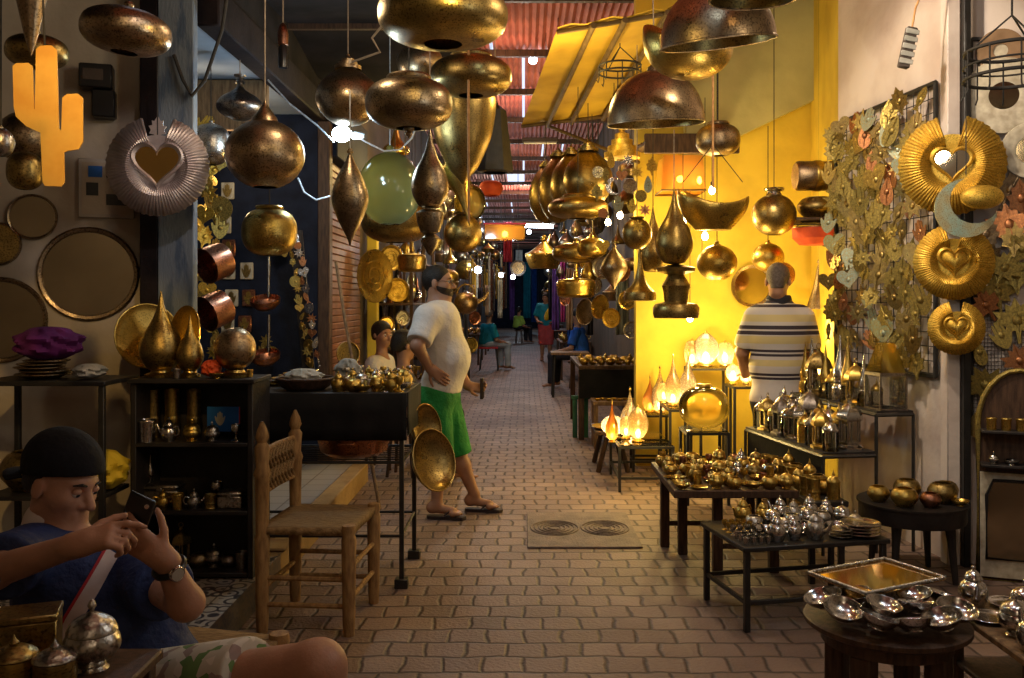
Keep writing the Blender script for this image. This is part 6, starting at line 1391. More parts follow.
for r_ in range(6):
    for c in range(4):
        put('goblet' if r_>2 else 'cup','silver' if r_<4 else 'brass',FT@Vector((-.335+.036*c+.004*r_,-.20+.055*r_,.0008)),f'tiny {"silver" if r_<4 else "brass"} {"cup" if r_<=2 else "goblet"} in the black table\'s cup block, {ORD[r_]} row, {ORD[c]} from lane',0,.52)
sv=[('teapot',.95),('sugar_pot',1.0),('bowl',.95),('teapot',.8),('pot',.62),('sugar_pot',.85)]
for r_ in range(4):
    for c in range(6):
        if r_==0 and c>=3: continue
        k,s=sv[(r_*2+c*3)%6]; mt=('silver','silver','silver_h','silver')[(r_+c)%4] if not(r_==3 and c<2) else 'brass'
        if k=='bowl': s*=.8
        put(k,mt,FT@Vector((-.16+.092*c+rn.uniform(-.01,.01),-.165+.115*r_+rn.uniform(-.008,.008),.0008)),f'{NMAT[mt]} {KCAT[k]} on the black iron table, {ORD[r_]} row back, {ORD[c]} from cups',rn.random()*6,s*.85)
for i in range(4): put('dish','silver',FT@Vector((.27,-.16,.0008+.015*i)),f'{("lowest","second","third","topmost")[i]} silver dish of the stack on the black table\'s front corner',i*.4,1.02)
for i in range(3): put('dish','silver_h',FT@Vector((.16,-.17,.0008+.015*i)),f'{("lowest","middle","topmost")[i]} silver dish of the short stack beside the corner stack',i*.4,.62)
# round black table with pots
rt=T('round_table','round black table with brass pots by the whitewashed wall','table',(2.12,4.92,0)); h=.41
O('tabletop',MB().lathe([(0,h-.10),(.27,h-.10),(.275,h-.09),(.275,h-.012),(.285,h-.01),(.285,h),(0,h)],40),M['black_wood'],rt)
for i in range(4): a=PI/4+i*PI/2; O('leg',MB().tube([(.20*math.cos(a),.20*math.sin(a),h-.1),(.21*math.cos(a),.21*math.sin(a),.2),(.23*math.cos(a),.23*math.sin(a),0)],[.03,.022,.016],8),M['black_wood'],rt)
for (x,y,k,mt,s,lb) in((-.19,-.02,'pot','brass_h',.72,'crinkled bright brass pot on the round table, lane side'),(-.10,-.14,'pot','brass',.85,'smooth brass pot at the front of the round table'),(.0,.06,'pot','brass_dark',.9,'dark brass pot at the middle back of the round table'),(.03,-.16,'pot','copper',.66,'small copper pot among the brass pots'),(.14,-.06,'pot','brass_dark',.95,'dark brass pot right of the small copper pot'),(.21,.05,'pot','brass_h',.8,'brass pot at the wall side of the round table'),(.20,-.13,'bowl','brass',.62,'small brass bowl at the round table\'s near edge')): put(k,mt,(2.12+x,4.92+y,h+.0008),lb,0,s*.95)
# ---- front right: round wooden drum tables
dt=T('drum_table','round dark wooden table with silver bowls and a mirror tray, nearest on the right','table',(1.215,3.02,0)); h=.44
O('tabletop',MB().lathe([(0,h-.03),(.25,h-.03),(.265,h-.02),(.265,h-.006),(.255,h),(0,h)],44),M['wood_d'],dt)
O('apron',MB().lathe([(.18,h-.031),(.21,h-.031),(.21,h-.08),(.18,h-.08),(.18,h-.031)],36),M['wood_d'],dt)
for i in range(4): a=PI/4+i*PI/2; O('leg',MB().box((-.035,-.035,0),(.035,.035,h-.081),.006,Matrix.Translation((.17*math.cos(a),.17*math.sin(a),0))@Matrix.Rotation(a,4,'Z')),M['wood_d'],dt)
tr=T('mirror_tray','rectangular silver-rimmed tray with golden mirror base','tray',(1.24,3.17,h+.085),math.radians(27)) ; a,b=.19,.13
O('base_mirror',MB().box((-a,-b,.0),(a,b,.006)),M['mirror_gold'],tr)
rm=MB()
for (p0,p1) in(((-a,-b),(a,-b)),((a,-b),(a,b)),((a,b),(-a,b)),((-a,b),(-a,-b))):
    for i in range(30):
        t=i/29; rm.ball((p0[0]+(p1[0]-p0[0])*t,p0[1]+(p1[1]-p0[1])*t,.010),.0075,8,6)
O('beaded_rim',rm,M['silver_h'],tr)
O('stand',MB().box((-.12,-.07,-.0845),(.12,.07,-.0005),.006),M['silver_h'],tr)
rn=random.Random(51); i=0
for ring,(rr,n_,zz) in enumerate(((.20,7,.0),(.10,4,.025))):
    for k in range(n_):
        a=math.radians(-190+200*k/(n_-1)); s=.80 if ring==0 else .72; x,y=rr*math.cos(a),rr*math.sin(a)
        tl=.32 if ring==0 else .22
        put('bowl','silver',(1.215+x,3.02+y-.02,h+.012+zz+.075*s*tl),f'shiny silver bowl of the {"outer" if ring==0 else "inner"} ring on the nearest right table, {ORD[k]} from the lane',0,s,rot=(-tl*math.sin(a+.3),tl*math.cos(a+.3),k)); i+=1
for j in range(5): put('sugar_pot','silver',(1.215-.15+.035*j,3.02+.10+.03*(j%2),h+.0008),f'small silver lidded pot behind the bowls, {ORD[j]} from the tray',j,.5)
d2=T('side_table','low dark table of silver teapots at the front right corner','table',(1.70,2.92,0)); h2=.44
O('tabletop',MB().box((-.22,-.27,h2-.025),(.24,.25,h2),.005),M['wood'],d2); O('shelf',MB().box((-.2,-.25,.235),(.22,.23,.255),.004),M['wood_d'],d2)
for sx in(-.19,.21):
    for sy in(-.24,.22): O('leg',MB().box((sx-.018,sy-.018,0),(sx+.018,sy+.018,h2-.026),.003),M['wood_d'],d2)
for r_ in range(4):
    for c in range(3):
        k=('teapot','sugar_pot','dish')[(r_+c*2)%3]; s={'teapot':.85,'sugar_pot':1.0,'dish':.75}[k]
        o=put(k,'silver',(1.70-.16+.125*c+.02*(r_%2),2.92-.20+.135*r_,h2+.0008),f'silver {KCAT[k]} on the corner table, {ORD[r_]} row back, {ORD[c]} from lane',rn.random()*6,s*1.05)
for c in range(4): put('pot' if c%2 else 'bowl','brass' if c%2 else 'brass_h',(1.70-.13+.1*c,2.92-.16+.02*(c%2),.256),f'brass {"pot" if c%2 else "bowl"} under the front right corner table, {ORD[c]} from the lane',0,.55 if c%2 else .6)
# ---- lamp shop: wire frame stands and lit lamps
def fstand(label,cx,cy,w,d,h,rz=0,glass_=True,name='lamp_stand'):
    r=T(name,label,'stand',(cx,cy,0),rz); q=.011
    for sx in(-1,1):
        for sy in(-1,1): O('leg',MB().box((sx*w/2-q,sy*d/2-q,0),(sx*w/2+q,sy*d/2+q,h),.001),M['iron'],r)
    for z in(h-.02,.10):
        for s in(-1,1): O('bar',MB().box((-w/2+q,s*d/2-q,z),(w/2-q,s*d/2+q,z+.018)),M['iron'],r); O('bar',MB().box((s*w/2-q,-d/2+q,z),(s*w/2+q,d/2-q,z+.018)),M['iron'],r)
    O('top_plate',MB().box((-w/2,-d/2,h+.0005),(w/2,d/2,h+.009)),M['clear'] if glass_ else M['black_wood'],r); return h+.0095
def lit(label,px,yb,yt,w,Y,z,prof,gm,bulb='bulb',cap_='brass',b=.022,power=None,name='table_lamp'):
    R=w/2*Y/F; H=(yb-yt)*Y/F; r=T(name,label,'lamp',(PX(px,Y),Y,z))
    O('base',MB().lathe([(0,0),(R*.6,0),(R*.62,.008),(R*.4,.016),(R*.36,.022),(0,.022)],18),M[cap_],r)
    O('shade',MB().lathe([(q*R,.02+z_*(H-.02)) for q,z_ in PR[prof]],24),M[gm],r)
    O('finial',MB().lathe([(R*.1,H-.008),(R*.14,H+.004),(R*.05,H+.02),(0,H+.03)],10),M[cap_],r)
    if bulb: O('bulb',MB().lathe([(0,.03),(b*.5,.034),(b*.9,.034+b),(b,.034+b*1.7),(b*.5,.034+b*2.8),(0,.034+b*3.1)],10),M[bulb],r)
    return r
Z1=fstand('lowest black lamp stand with glass top by the lane',.96,7.42,.42,.72,.36)
Z2=fstand('middle black lamp stand behind the big amber globe',1.31,7.55,.25,.5,.62)
Z2b=fstand('small black stand between the lowest and middle stands',1.12,7.99,.32,.2,.50)
Z3=fstand('tallest black lamp stand near the yellow wall',1.61,7.90,.34,.28,.92)
Z4=fstand('slim black lamp stand left of the shopkeeper',1.85,7.50,.26,.30,.80)
L_=lit
L_('pierced amber egg lamp at the lane front of the lowest stand',638,430,396,21,7.25,Z1,'egg','amber_lit')
L_('white glass ball lamp on the lowest stand',613,412,390,24,7.45,Z1,'globe','crystal','bulb_hot',b=.03)
L_('thin orange spire lamp on the lowest stand',612,418,378,13,7.2,Z1,'tear','orange_glass',b=.014)
L_('small oval amber lamp beside the white glass ball',626,415,392,16,7.4,Z1,'egg','amber_lit',b=.018)
L_('ribbed clear teardrop lamp on the small stand',660,402,357,20,7.97,Z2b,'tear','crystal')
L_('pointed silver teardrop lamp behind the lowest stand\'s lamps',630,393,350,21,7.7,Z1,'tear','crystal')
L_('orange flame-shaped lamp on the small stand',650,403,368,15,7.99,Z2b,'tear','orange_glass',b=.016)
L_('brass spired lantern with lit panes on the middle stand',673,372,322,17,7.5,Z2,'tear','amber_lit','bulb_hot',b=.02)
L_('crackled clear drop lamp on the middle stand',688,372,320,20,7.5,Z2,'tear','crystal','bulb_hot')
L_('lit glass cup lamp low on the middle stand',664,372,352,16,7.7,Z2,'basket','amber_lit',b=.02)
L_('large crackled glass globe lamp on the tallest stand',706,347,314,26,7.88,Z3,'egg','crystal','bulb_hot',b=.03)
L_('lit glass cup lamp at the wall end of the tallest stand',725,345,322,18,7.92,Z3,'basket','amber_lit','bulb_hot',b=.026)
L_('glass cup lamp beside the large crackled globe',692,347,322,16,7.9,Z3,'basket','amber_lit','bulb_hot',b=.022)
L_('small lit ball lamp on the slim stand',733,370,350,14,7.5,Z4,'globe','amber_lit','bulb_hot',b=.024)
L_('small lit cup lamp on the slim stand next to the shopkeeper',746,370,354,12,7.5,Z4,'basket','amber_lit','bulb_hot',b=.02)
gb=T('glass_globe','large unlit amber glass globe in front of the lamp stands','lamp',(PX(704,6.75),6.75,PZ(428,6.75))); R=25*6.75/F
O('glass',MB().lathe([(q_*R,z_*R*1.7) for q_,z_ in sup(2.25,22,.03,.97)],36),M['amber'],gb); O('collar',MB().lathe([(R*.3,R*1.66),(R*.32,R*1.7),(R*.28,R*1.78),(.02,R*1.8)],18),M['brass'],gb)
Z5=fstand('low black stand carrying the amber glass globe',PX(704,6.75),6.75,.30,.30,PZ(428,6.75)-.012,name='lamp_stand')
gb.location.z=Z5+.001
Z6=fstand('black lamp stand right of the shopkeeper',2.27,7.45,.2,.5,.86)
L_('small lit ball lamp right of the shopkeeper',818,362,346,16,7.4,Z6,'globe','amber_lit','bulb_hot',b=.026)
L_('second lit ball lamp nearer the side wall',835,364,348,13,7.35,Z6,'globe','amber_lit','bulb_hot',b=.022)
cbm=T('cube_lamp','square yellow cube lamp behind the shopkeeper\'s elbow','lamp',(PX(827,7.7),7.7,Z6)); O('shade',MB().box((-.075,-.075,.10),(.075,.075,.30),.004),M['amber_lit'],cbm); O('base',MB().lathe([(0,0),(.05,0),(.05,.012),(.012,.02),(.012,.099)],16),M['brass_dark'],cbm)
# bench with round tray left of the lamp stands
sb=T('trestle_bench','dark wooden trestle bench beside the lamp stands','bench',(.78,8.12,0)); 
O('seat_board',MB().box((-.16,-.30,.33),(.16,.30,.36),.004),M['wood_d'],sb)
for s in(-1,1): O('trestle',MB().tube([(-.13,s*.24,0),(-.05,s*.24,.329),(.05,s*.24,.329),(.13,s*.24,0)],.022,6),M['wood_d'],sb)
tb=T('brass_tray','round gold tray lying on the trestle bench','tray',(.80,8.05,.3605)); O('plate',MB().lathe([(0,.002),(.14,0),(.16,.006),(.19,.02),(.188,.024),(.155,.011),(0,.008)],36),M['gold'],tb); O('rim',MB().tube([(.19*math.cos(a*PI/16),.19*math.sin(a*PI/16),.022) for a in range(32)],.004,6,closed=True),M['gold'],tb)
# ---- right side stalls further down the lane
ft=T('stall_table','dark stall table with rows of small brass pots, beyond the lamp shop','table',(.95,10.6,0)); h=.80
O('tabletop',MB().box((-.36,-.9,h-.04),(.36,.9,h),.005),M['wood_d'],ft); O('front_cloth',MB().box((-.355,-.905,.45),(.355,-.901,h-.041)),M['black_cloth'],ft)
for sx in(-1,1):
    for sy in(-1,1): O('leg',MB().box((sx*.33-.03,sy*.86-.03,0),(sx*.33+.03,sy*.86+.03,h-.041),.004),M['wood_d'],ft)
for r_ in range(3):
    for c in range(7): put(('pot','bowl','teapot')[(r_+c)%3],'brass',(.95-.29+.095*c,9.85+.3*r_,h+.001),f'small brass {("pot","bowl","teapot")[(r_+c)%3]} on the dark stall table, {ORD[r_]} row, {ORD[c]} from the lane',c,.62)
st2=T('wooden_stool','orange-brown wooden counter box below the dark stall table','stool',(.95,9.3,0)); O('top',MB().box((-.25,-.2,.44),(.25,.2,.48),.005),M['wood'],st2)
for s in(-1,1): O('side_panel',MB().box((s*.22-.02,-.19,0),(s*.22+.02,.19,.439),.004),M['wood'],st2)
O('shelf',MB().box((-.199,-.18,.2),(.199,.18,.22),.003),M['wood'],st2)
for c in range(8): put('bowl','gold',(.95-.2+.057*c,9.2+.06*(c%2),.4808),f'tiny gold bowl in the row on the orange-brown counter box, {ORD[c]} from the lane',0,.4)
gp=T('green_trestle','green painted trestle leg stand under the far brass','stand',(.62,9.9,0)); 
for s in(-1,1): O('leg',MB().box((s*.06-.025,-.03,0),(s*.06+.025,.03,.42),.004),M['green_paint'],gp)
O('crossbar',MB().box((-.10,-.035,.421),(.10,.035,.46),.004),M['green_paint'],gp)
fb=T('stall_bench','narrow dark bench at the far right stall','bench',(.72,14.2,0)); O('top',MB().box((-.3,-.25,.66),(.3,.25,.70),.005),M['wood'],fb)
for sx in(-1,1):
    for sy in(-1,1): O('leg',MB().tube([(sx*.27,sy*.21,0),(sx*.24,sy*.19,.659)],.02,6),M['iron'],fb)
# red stool under the man in teal
rs=T('red_stool','small red stool under the man in the teal shirt','stool',(PX(489,19.5),19.5,0)); O('seat',MB().box((-.22,-.2,.47),(.2,.2,.51),.01),M['red'],rs)
for sx in(-1,1):
    for sy in(-1,1): O('leg',MB().tube([(sx*.2,sy*.18,0),(sx*.15,sy*.14,.469)],.014,6),M['iron'],rs)
for nme,lb,x,y,hs in(('stool','dark stool under the boy in the pale T-shirt',PX(382,8.1),8.1,.52),('stool','dark stool under the boy in charcoal',PX(404,7.75),7.75,.46),('stool','dark stool under the person in lime',PX(519,32),32,.46),('stool','dark stool under the person in bright blue',PX(577,15.5),15.5,.46)):
    s_=T(nme,lb,'stool',(x,y,0)); O('seat',MB().lathe([(0,hs-.03),(.15,hs-.03),(.16,hs-.015),(.15,hs),(0,hs)],20),M['wood_d'],s_)
    for i in range(4): a=i*PI/2+.6; O('leg',MB().tube([(.16*math.cos(a),.16*math.sin(a),0),(.11*math.cos(a),.11*math.sin(a),hs-.03)],.014,6),M['wood_d'],s_)
# left and right: tables of goods receding
for i,(x,y) in enumerate(((-1.32,13.5),(-1.34,16.5),(-1.34,22),(-1.34,26),(-1.34,31),(.98,18.0),(.98,24.8),(.98,30),(.98,36))):
    side='left' if x<0 else 'right'; k=i if x<0 else i-5
    t=T('stall_table',f'dark goods table along the {side} of the lane, {ORD[k]} after the {"shutter" if x<0 else "dark stall table"}','table',(x,y,0)); h=.72
    O('tabletop',MB().box((-.3,-.95,h-.04),(.3,.95,h),.005),M['wood_d'],t)
    for sx in(-1,1):
        for sy in(-1,1): O('leg',MB().box((sx*.27-.025,sy*.9-.025,0),(sx*.27+.025,sy*.9+.025,h-.041)),M['wood_d'],t)
    if y<24:
        for r_ in range(6):
            for c in range(3):
                kx=('pot','teapot','bowl','sugar_pot')[(r_+c*2+i)%4]; put(kx,('brass','silver','copper')[(r_+c)%3] if r_%2 else 'brass',(x-.2+.2*c,y-.8+.3*r_,h+.001),f'{KCAT[kx]} on the {ORD[k]} {side}-side goods table, {ORD[r_]} row back, {ORD[c]} from left',r_,1.0)
# hanging goods along both sides, thinning into the distance
rn=random.Random(77)
profs=['globe','squash','tear','bell','vase','egg','pagoda','onion','basket','spindle']
PMN={'globe':'round globe','squash':'flattened','tear':'teardrop','bell':'bell-shaped','vase':'vase-shaped','egg':'egg-shaped','pagoda':'pagoda-shaped','onion':'onion-shaped','basket':'basket-shaped','spindle':'spindle-shaped'}
mm=[('brass','brass'),('brass_dark','aged brass'),('copper_h','copper'),('silver_h','silver'),('bronze','bronze'),('brass_h','hammered brass')]
PL=[]
def clear(gen,R):
    for _ in range(60):
        x,y=gen()
        if all((x-a)**2+(y-b)**2>(R+c+.03)**2 for a,b,c in PL): break
    PL.append((x,y,R)); return x,y
def farlamp(side,i,x,y,z,R,H,pf,mt):
    lbl=f'{mt[1]} {PMN[pf]} lamp on the lane\'s {side}, {ORD[i%20]} of the {("nearest","nearer","farther","farthest")[i//20]} run'
    r=T('pendant_lamp',lbl,'lamp',(x,y,z)); O('shade',MB().lathe([(q*R,t*H) for q,t in PR[pf]],16),M[mt[0]],r); O('cord',MB().tube([(0,0,H),(0,0,4.3-z)],.004,4),M['cord_d'],r)
for i in range(72):
    y=8.9+ (i/72)**1.5*24; x=-1.45+rn.uniform(0,.62); z=rn.uniform(1.55,2.75) if i%3 else rn.uniform(2.5,3.2); R=rn.uniform(.10,.19); pf=profs[rn.randrange(10)]; H=R*{'globe':1.8,'squash':1.1,'tear':3.2,'bell':2.6,'vase':2.4,'egg':2.2,'pagoda':1.8,'onion':2.5,'basket':1.1,'spindle':4}[pf]
    x,y=clear(lambda:(-1.45+rn.uniform(0,.66),y+rn.uniform(-.5,.7)),R)
    farlamp('left',i,x,y,z,R,H,pf,mm[rn.randrange(6)])
for i in range(60):
    y=9.0+(i/60)**1.5*24; x=1.22-rn.uniform(0,.50); z=rn.uniform(1.5,2.6) if i%3 else rn.uniform(2.3,3.0); R=rn.uniform(.09,.17); pf=profs[rn.randrange(10)]; H=R*{'globe':1.8,'squash':1.1,'tear':3.2,'bell':2.6,'vase':2.4,'egg':2.2,'pagoda':1.8,'onion':2.5,'basket':1.1,'spindle':4}[pf]
    x,y=clear(lambda:(1.20-rn.uniform(0,.55),y+rn.uniform(-.3,.7)),R)
    farlamp('right',i,x,y,z,R,H,pf,mm[rn.randrange(6)])
# trays, mirrors on the left far wall
for i in range(22):
    y=9.9+i*.75+rn.uniform(-.2,.2); z=rn.uniform(1.0,2.3); r=rn.uniform(.12,.24); mt=('brass','silver_h','gold_leaf','copper','brass_dark')[i%5]
    o=T('wall_tray',f'{("brass","silver","dull brass","copper","aged brass")[i%5]} round tray on the left lane wall, {ORD[i%20]} of the {"near" if i<20 else "far"} trays','tray',(-1.68,y,z),0); QY=Matrix.Rotation(PI/2,4,'Y')
    O('plate',MB().lathe([(0,.01),(r*.8,.01),(r,.03),(r*.98,.035),(r*.78,.018),(0,.018)],28,QY),M[mt],o); O('boss',MB().ball((.02,0,0),(.012,r*.3,r*.3),12,6),M[mt],o)
# long cloths and bags on the right far stalls, belts and tubes on the left
def scarf(lb,px,yt,yb,w,Y,mt,seed,name='hanging_cloth',cat='cloth'):
    W_=w*Y/F;H=(yb-yt)*Y/F; rr=random.Random(seed); m=MB(); n=9;k=8; ph=rr.random()*6
    for i in range(n):
        for j in range(k): m.v.append(((i/(n-1)-.5)*W_*(1-.25*j/k*math.sin(ph)),.035*math.sin(i*1.6+ph+j*.2),-H*j/(k-1)))
    for i in range(n-1):
        for j in range(k-1): a=i*k+j; m.f.append((a,a+1,a+k+1,a+k))
    o=O(name,m,M[mt],None,loc=P(px,yt,Y)); o.modifiers.new('t','SOLIDIFY').thickness=.012; return TAG(o,lb,cat)
for i,(px,yt,yb,w,Y,mt,lb) in enumerate(((556,262,330,6,16.5,'violet','violet cloth hanging at the far right stall'),(563,258,322,6,15.8,'pink','magenta cloth hanging beside the violet one'),(570,268,330,6,15,'tan_cloth','tan cloth beside the magenta one'),(551,275,320,5,18,'brown_dark','dark brown cloth deepest in the right stalls'),(590,272,335,8,13,'dark_cloth','black cloth panel near the oval trays'),(622,262,335,12,10.0,'denim','pale striped cloth hung near the lamp shop corner'),(508,222,262,7,17,'red','red cloth hanging under the orange lantern'),(473,285,322,4,13,'tan_cloth','first tan strip hanging on the left stalls'),(480,288,316,4,14,'brown_dark','dark brown strip on the left stalls'),(487,285,315,4,15,'tan_cloth','second tan strip hanging on the left stalls, farther in'),(466,290,350,4,12,'dark_cloth','black strip hanging on the left stalls'),(500,280,318,5,19,'ivory','pale strip hanging deep on the left side'),(572,318,350,9,17,'blue_cloth','bright blue cloth bundle by the far right stall'))): scarf(lb,px,yt,yb,w,Y,mt,i)
on=T('hanging_box_lantern','orange red box lantern glowing far down the left side','lantern',P(505,240,15)); O('shade',MB().box((-.33,-.2,0),(.33,.2,.24),.01),M['orange_glass'],on); O('bulb',MB().ball((0,0,.1),.05,10,6),M['bulb'],on); O('frame',MB().box((-.35,-.22,.24),(.35,.22,.27),.005),M['red'],on); O('cord',MB().tube([(0,0,.27),(0,0,4.3-on.location.z)],.006,6),M['cord_d'],on)
fm_=T('hanging_mirror','round silver mirror hanging over the far lane','mirror',P(518,268,18)); r=8*18/F; Q=Matrix.Rotation(PI/2,4,'X')
O('frame',MB().lathe([(r*.75,0),(r,0),(r,.04),(r*.75,.03)],28,Q),M['silver_h'],fm_); O('mirror_glass',MB().lathe([(0,.01),(r*.77,.01)],28,Q),M['mirror_dark'],fm_); O('cord',MB().tube([(0,0,r),(0,0,4.3-fm_.location.z)],.006,6),M['cord_d'],fm_)
# cool bulbs down the lane
for i,(px,py,Y,lb) in enumerate(((478,270,12.5,'left stalls, nearest of the far cool bulbs'),(501,275,18,'left side under the red cloth'),(513,277,24,'deep left side of the lane'),(545,225,13,'right side above the pagoda lamp'),(529,232,26,'deep in the lane under the roof'),(533,60,10.5,'high under the rusty roof'))):
    o=T('hanging_bulb','cool white bulb at the '+lb,'bulb',P(px,py,Y)); O('glass',MB().ball((0,0,0),.05 if Y<20 else .065,12,8),M['led_far'],o); O('socket',MB().lathe([(.03,.07),(.035,.08),(.035,.15),(.01,.17)],10),M['black'],o); O('cord',MB().tube([(0,0,.16),(0,0,4.3-o.location.z)],.006,6),M['cord_d'],o)
fl_=T('hanging_tube_light','grey tube lamp housing under the roof beyond the awning','lamp',P(540,142,11)); O('housing',MB().box((-.22,-.05,0),(.22,.05,.05),.01),M['far_wall'],fl_); O('diffuser',MB().box((-.2,-.04,-.02),(.2,.04,-.001),.005),M['rag'],fl_); O('cord',MB().tube([(0,0,.05),(0,0,4.3-fl_.location.z)],.006,6),M['cord_d'],fl_)
# goods rack on the left just past the yellow post
rk=T('goods_rack','tall dark rack of brass goods past the yellow post on the left','rack',(-1.45,11.2,0))
for y in(-1.2,0,1.2):
    for x in(-.2,.2): O('post',MB().box((x-.02,y-.02,0),(x+.02,y+.02,2.3),.002),M['wood_d'],rk)
rz_=(.45,.95,1.45,1.95)
for z in rz_: O('shelf',MB().box((-.22,-1.24,z),(.22,1.24,z+.025),.003),M['wood_d'],rk)
for s_,z in enumerate(rz_):
    for c in range(11):
        kx=('pot','teapot','bowl','lantern','sugar_pot','pointed_bottle','beaker')[(s_*3+c*2)%7]; put(kx,('brass','brass_dark','silver','brass_h','copper')[(c+s_*2)%5],(-1.45+.06*((c%3)-1),10.16+.208*c,z+.0255),f'{KCAT[kx]} on the tall left rack, {ORD[s_]} shelf up, {ORD[c]} from the post',c,1.25,m2='brass' if kx in('lantern','pointed_bottle') else 'clear')
for i,(px,py,rw,Y,mt,lb) in enumerate(((386,325,9,9.3,'brass','round brass plate low behind the seated boys'),(402,318,8,9.9,'silver_h','silver plate behind the standing man\'s shoulder'),(474,318,7,11.8,'copper','copper plate hung in front of the left rack end'),(470,345,8,10.4,'gold_leaf','dull brass plate near the standing man\'s chest'),(395,232,8,9.4,'copper','copper plate above the engraved trays'))): tray(lb,px,py,rw,rw,Y,.6,mt,name='hanging_plate')
rug=T('hanging_kettle','brass kettle hung before the standing man\'s face','kettle',P(466,303,9.6)); O('body',MB().ball((0,0,0),(.13,.13,.12),18,12),M['copper_h'],rug); O('spout',MB().tube([(.1,0,0),(.2,0,.05),(.24,0,.12)],[.03,.02,.014],8),M['copper_h'],rug); O('handle',MB().tube([(.1*math.cos(a*PI/8),0,.08+.12*math.sin(a*PI/8)) for a in range(9)],.008,6),M['brass'],rug); O('cord',MB().tube([(0,0,.2),(0,0,4.3-rug.location.z)],.004,6),M['cord_d'],rug)
for i,(px,yt,yb,w,Y,mt,lb) in enumerate(((527,262,318,7,42,'teal','long teal cloth hung across the lane\'s far end'),(534,255,322,6,44,'blue_cloth','blue cloth at the lane\'s far end beside the teal one'),(512,262,320,6,40,'violet','violet cloth at the lane\'s far left end'),(541,262,318,5,40,'dark_cloth','black cloth at the far right end of the lane'),(519,250,275,7,38,'rag','pale cloth bundle high at the lane\'s far end'))): scarf(lb,px,yt,yb,w,Y,mt,i+30)  # teal and blue cloths are added to stand in for blue light
# chimes and strips on the left, more goods on the right, a tube light across the lane
for i in range(16):
    px=470+i*2.4; Y=12.5+i*.55; yt=262+rn.uniform(-8,12); yb=308+rn.uniform(-14,8); mt=('silver','brass','gold','ivory','copper')[i%5]
    o=T('hanging_chime',f'{("silver","brass","gold","pale","copper")[i%5]} tube chime on the left stalls, {ORD[i]} from the standing man','chime',P(px,yt,Y)); H=(yb-yt)*Y/F
    O('tube',MB().tube([(0,0,0),(0,0,-H)],.022,8),M[mt],o); O('top_ring',MB().tube([(.03*math.cos(a*PI/5),0,.03+.03*math.sin(a*PI/5)) for a in range(10)],.005,5,closed=True),M[mt],o)
tl_=T('hanging_tube_light','bright white tube light slung across the lane behind the pagoda lamp','lamp',P(535,226,15.5),.25); O('tube',MB().tube([(-.32,0,0),(.32,0,0)],.03,8),M['led_far'],tl_); O('housing',MB().box((-.36,-.03,.032),(.36,.03,.07),.005),M['rag'],tl_)
for s in(-1,1): O('cord',MB().tube([(s*.3,0,.07),(s*.3,0,4.3-tl_.location.z)],.005,5),M['cord_d'],tl_)
for i,(px,py,rp,Y,mt,kind,lb) in enumerate(((603,268,9,9.3,'silver_h','t','silver plate hung beside the spindle lamp'),(628,300,8,8.7,'brass','t','brass plate hung at the lamp shop corner'),(622,272,8,9.0,'copper','t','copper plate at the lamp shop corner, above the brass one'),(612,318,8,9.2,'gold','t','gold plate low at the lamp shop corner'),(595,285,7,10.6,'silver','t','small silver plate on the right stalls'),(632,330,7,8.8,'silver_h','t','silver plate lowest at the lamp shop corner'),(588,262,7,11,'brass','t','small brass plate deeper on the right stalls'),(566,300,5,13,'copper','t','small copper plate deepest on the right stalls'))): tray(lb,px,py,rp,rp*1.25,Y,-.55,mt,name='hanging_plate')
# white flex tangle by the cool bulb
tg=TAG(O('hanging_cable',MB().tube([P(350,132,5.65),P(366,142,5.8),P(384,151,6.0),P(400,150,6.1),P(412,138,6.2),P(418,122,6.25)],.006,6),M['cord_b']),'white flex looping from the cool bulb over the green globe','cable')
tg2=TAG(O('hanging_cable',MB().tube([P(400,-5,4.9),P(385,22,5.0),P(372,38,5.1),P(380,52,5.15),P(352,62,5.2)],.007,6),M['cord']),'tan cable drooping above the purplish copper lamp','cable')
def lamp(name,loc,c,e,r=.05,kind='POINT'):
    d=bpy.data.lights.new(name,kind); d.energy=e; d.color=c; d.shadow_soft_size=r
    o=bpy.data.objects.new(name,d); COL.objects.link(o); o.location=loc; return o
W=(1,.71,.24); WW=(1,.78,.52); C=(.62,.82,1)
for px,py,Y,e in((690,345,7.2,30),(640,420,6.9,12),(705,235,7.2,20),(822,330,7.2,12),(660,205,7.4,7),(725,350,7.1,12),(615,225,8.2,20),(600,60,7.4,8)):
    lamp('shop_lamp',P(px,py,Y),W,e,.05)
lamp('cool_bulb',P(342,146,5.45),C,14,.04)
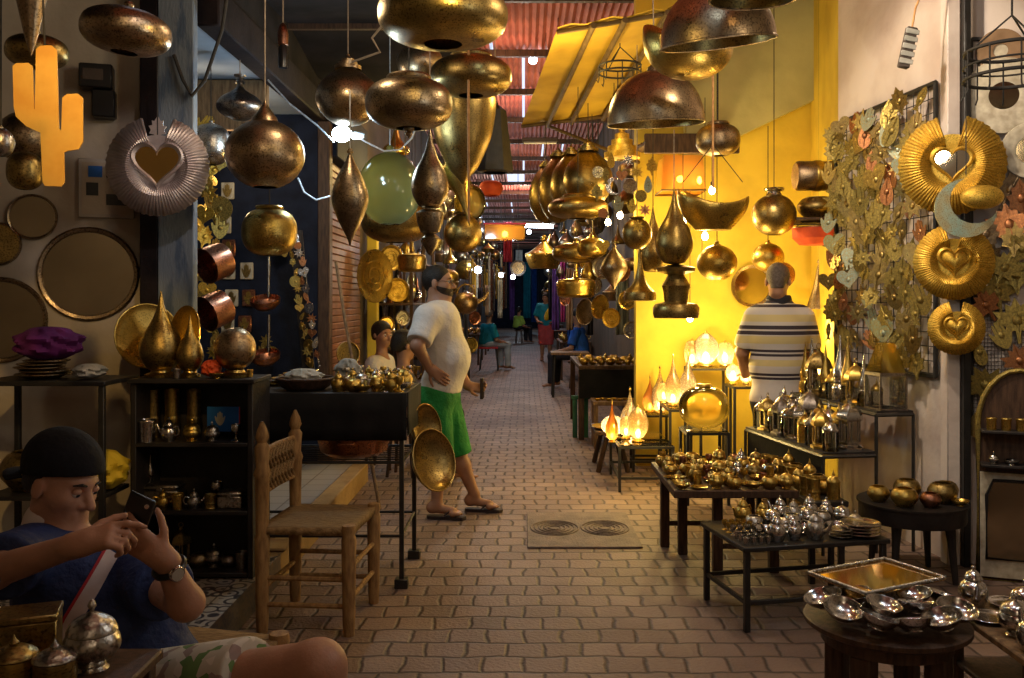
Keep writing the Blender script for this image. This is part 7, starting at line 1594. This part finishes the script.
# unseen fill lights added over the near lane and behind the camera
for x,y,z,e,c in((1.3,4.5,3.2,34,WW),(1.9,2.6,2.7,16,WW),(-.8,2.0,3.2,5,WW),(.5,-.6,3.2,16,WW),(0,-2.2,2.6,11,WW),(1.15,4.75,1.9,7,WW),(1.35,2.9,1.9,4,(.9,.92,1)),(-1.5,6.4,2.8,2.5,C),(-.9,4.3,2.9,8,WW),(.3,6.3,3.0,18,W),(.6,3.0,3.4,12,C),(1.5,2.4,2.2,7,C),(-2.3,6.4,2.5,14,WW),(-1.2,9.0,2.7,12,W),(-.15,3.4,2.7,9,W)):
    lamp('stall_lamp',(x,y,z),c,e,.08)  # unseen fill lights, added
for x,y,z,e,c in((-1.0,9.6,2.9,24,W),(-.6,11.5,2.0,24,WW),(-.6,13.5,2.6,40,C),(.5,11.5,2.9,52,W),(-.5,17,3.3,50,C),(.4,18,2.9,30,W),(.0,13,3.7,34,(1,.7,.55)),(-.3,10,3.9,16,(1,.7,.5)),(.0,23,3.8,110,(1,.75,.65)),(0,28,3.2,60,C),(.0,35,3.4,80,C),(0,45,2.6,60,C)):
    lamp('lane_lamp',(x,y,z),c,e,.08)  # lights for the far cool bulbs, plus unseen ones brightening lane and roof
def spot(loc,to,c,e,deg):  # unseen spots added to brighten the whitewashed wall and the sunbursts
    o=lamp('spot_lamp',loc,c,e,.04,'SPOT'); o.data.spot_size=math.radians(deg); o.data.spot_blend=.5; o.rotation_euler=(Vector(to)-Vector(loc)).to_track_quat('-Z','Y').to_euler()  # unseen spot, added
spot((.95,4.2,3.9),(2.4,5.6,2.1),(1,.84,.66),150,62)
spot((1.5,3.4,3.6),(2.7,5.0,1.7),(1,.84,.66),40,50)
spot((-.7,2.7,3.1),(-1.86,4.5,2.2),(1,.86,.84),30,24)
sp_=lamp('spot_lamp',(-.75,1.1,3.1),(1,.62,.2),110,.03,'SPOT'); sp_.data.spot_size=math.radians(20); sp_.data.spot_blend=.3  # unseen spot added to make the gold cactus bright
sp_.rotation_euler=(P(48,112,2.8)-Vector((-.75,1.1,3.1))).to_track_quat('-Z','Y').to_euler()
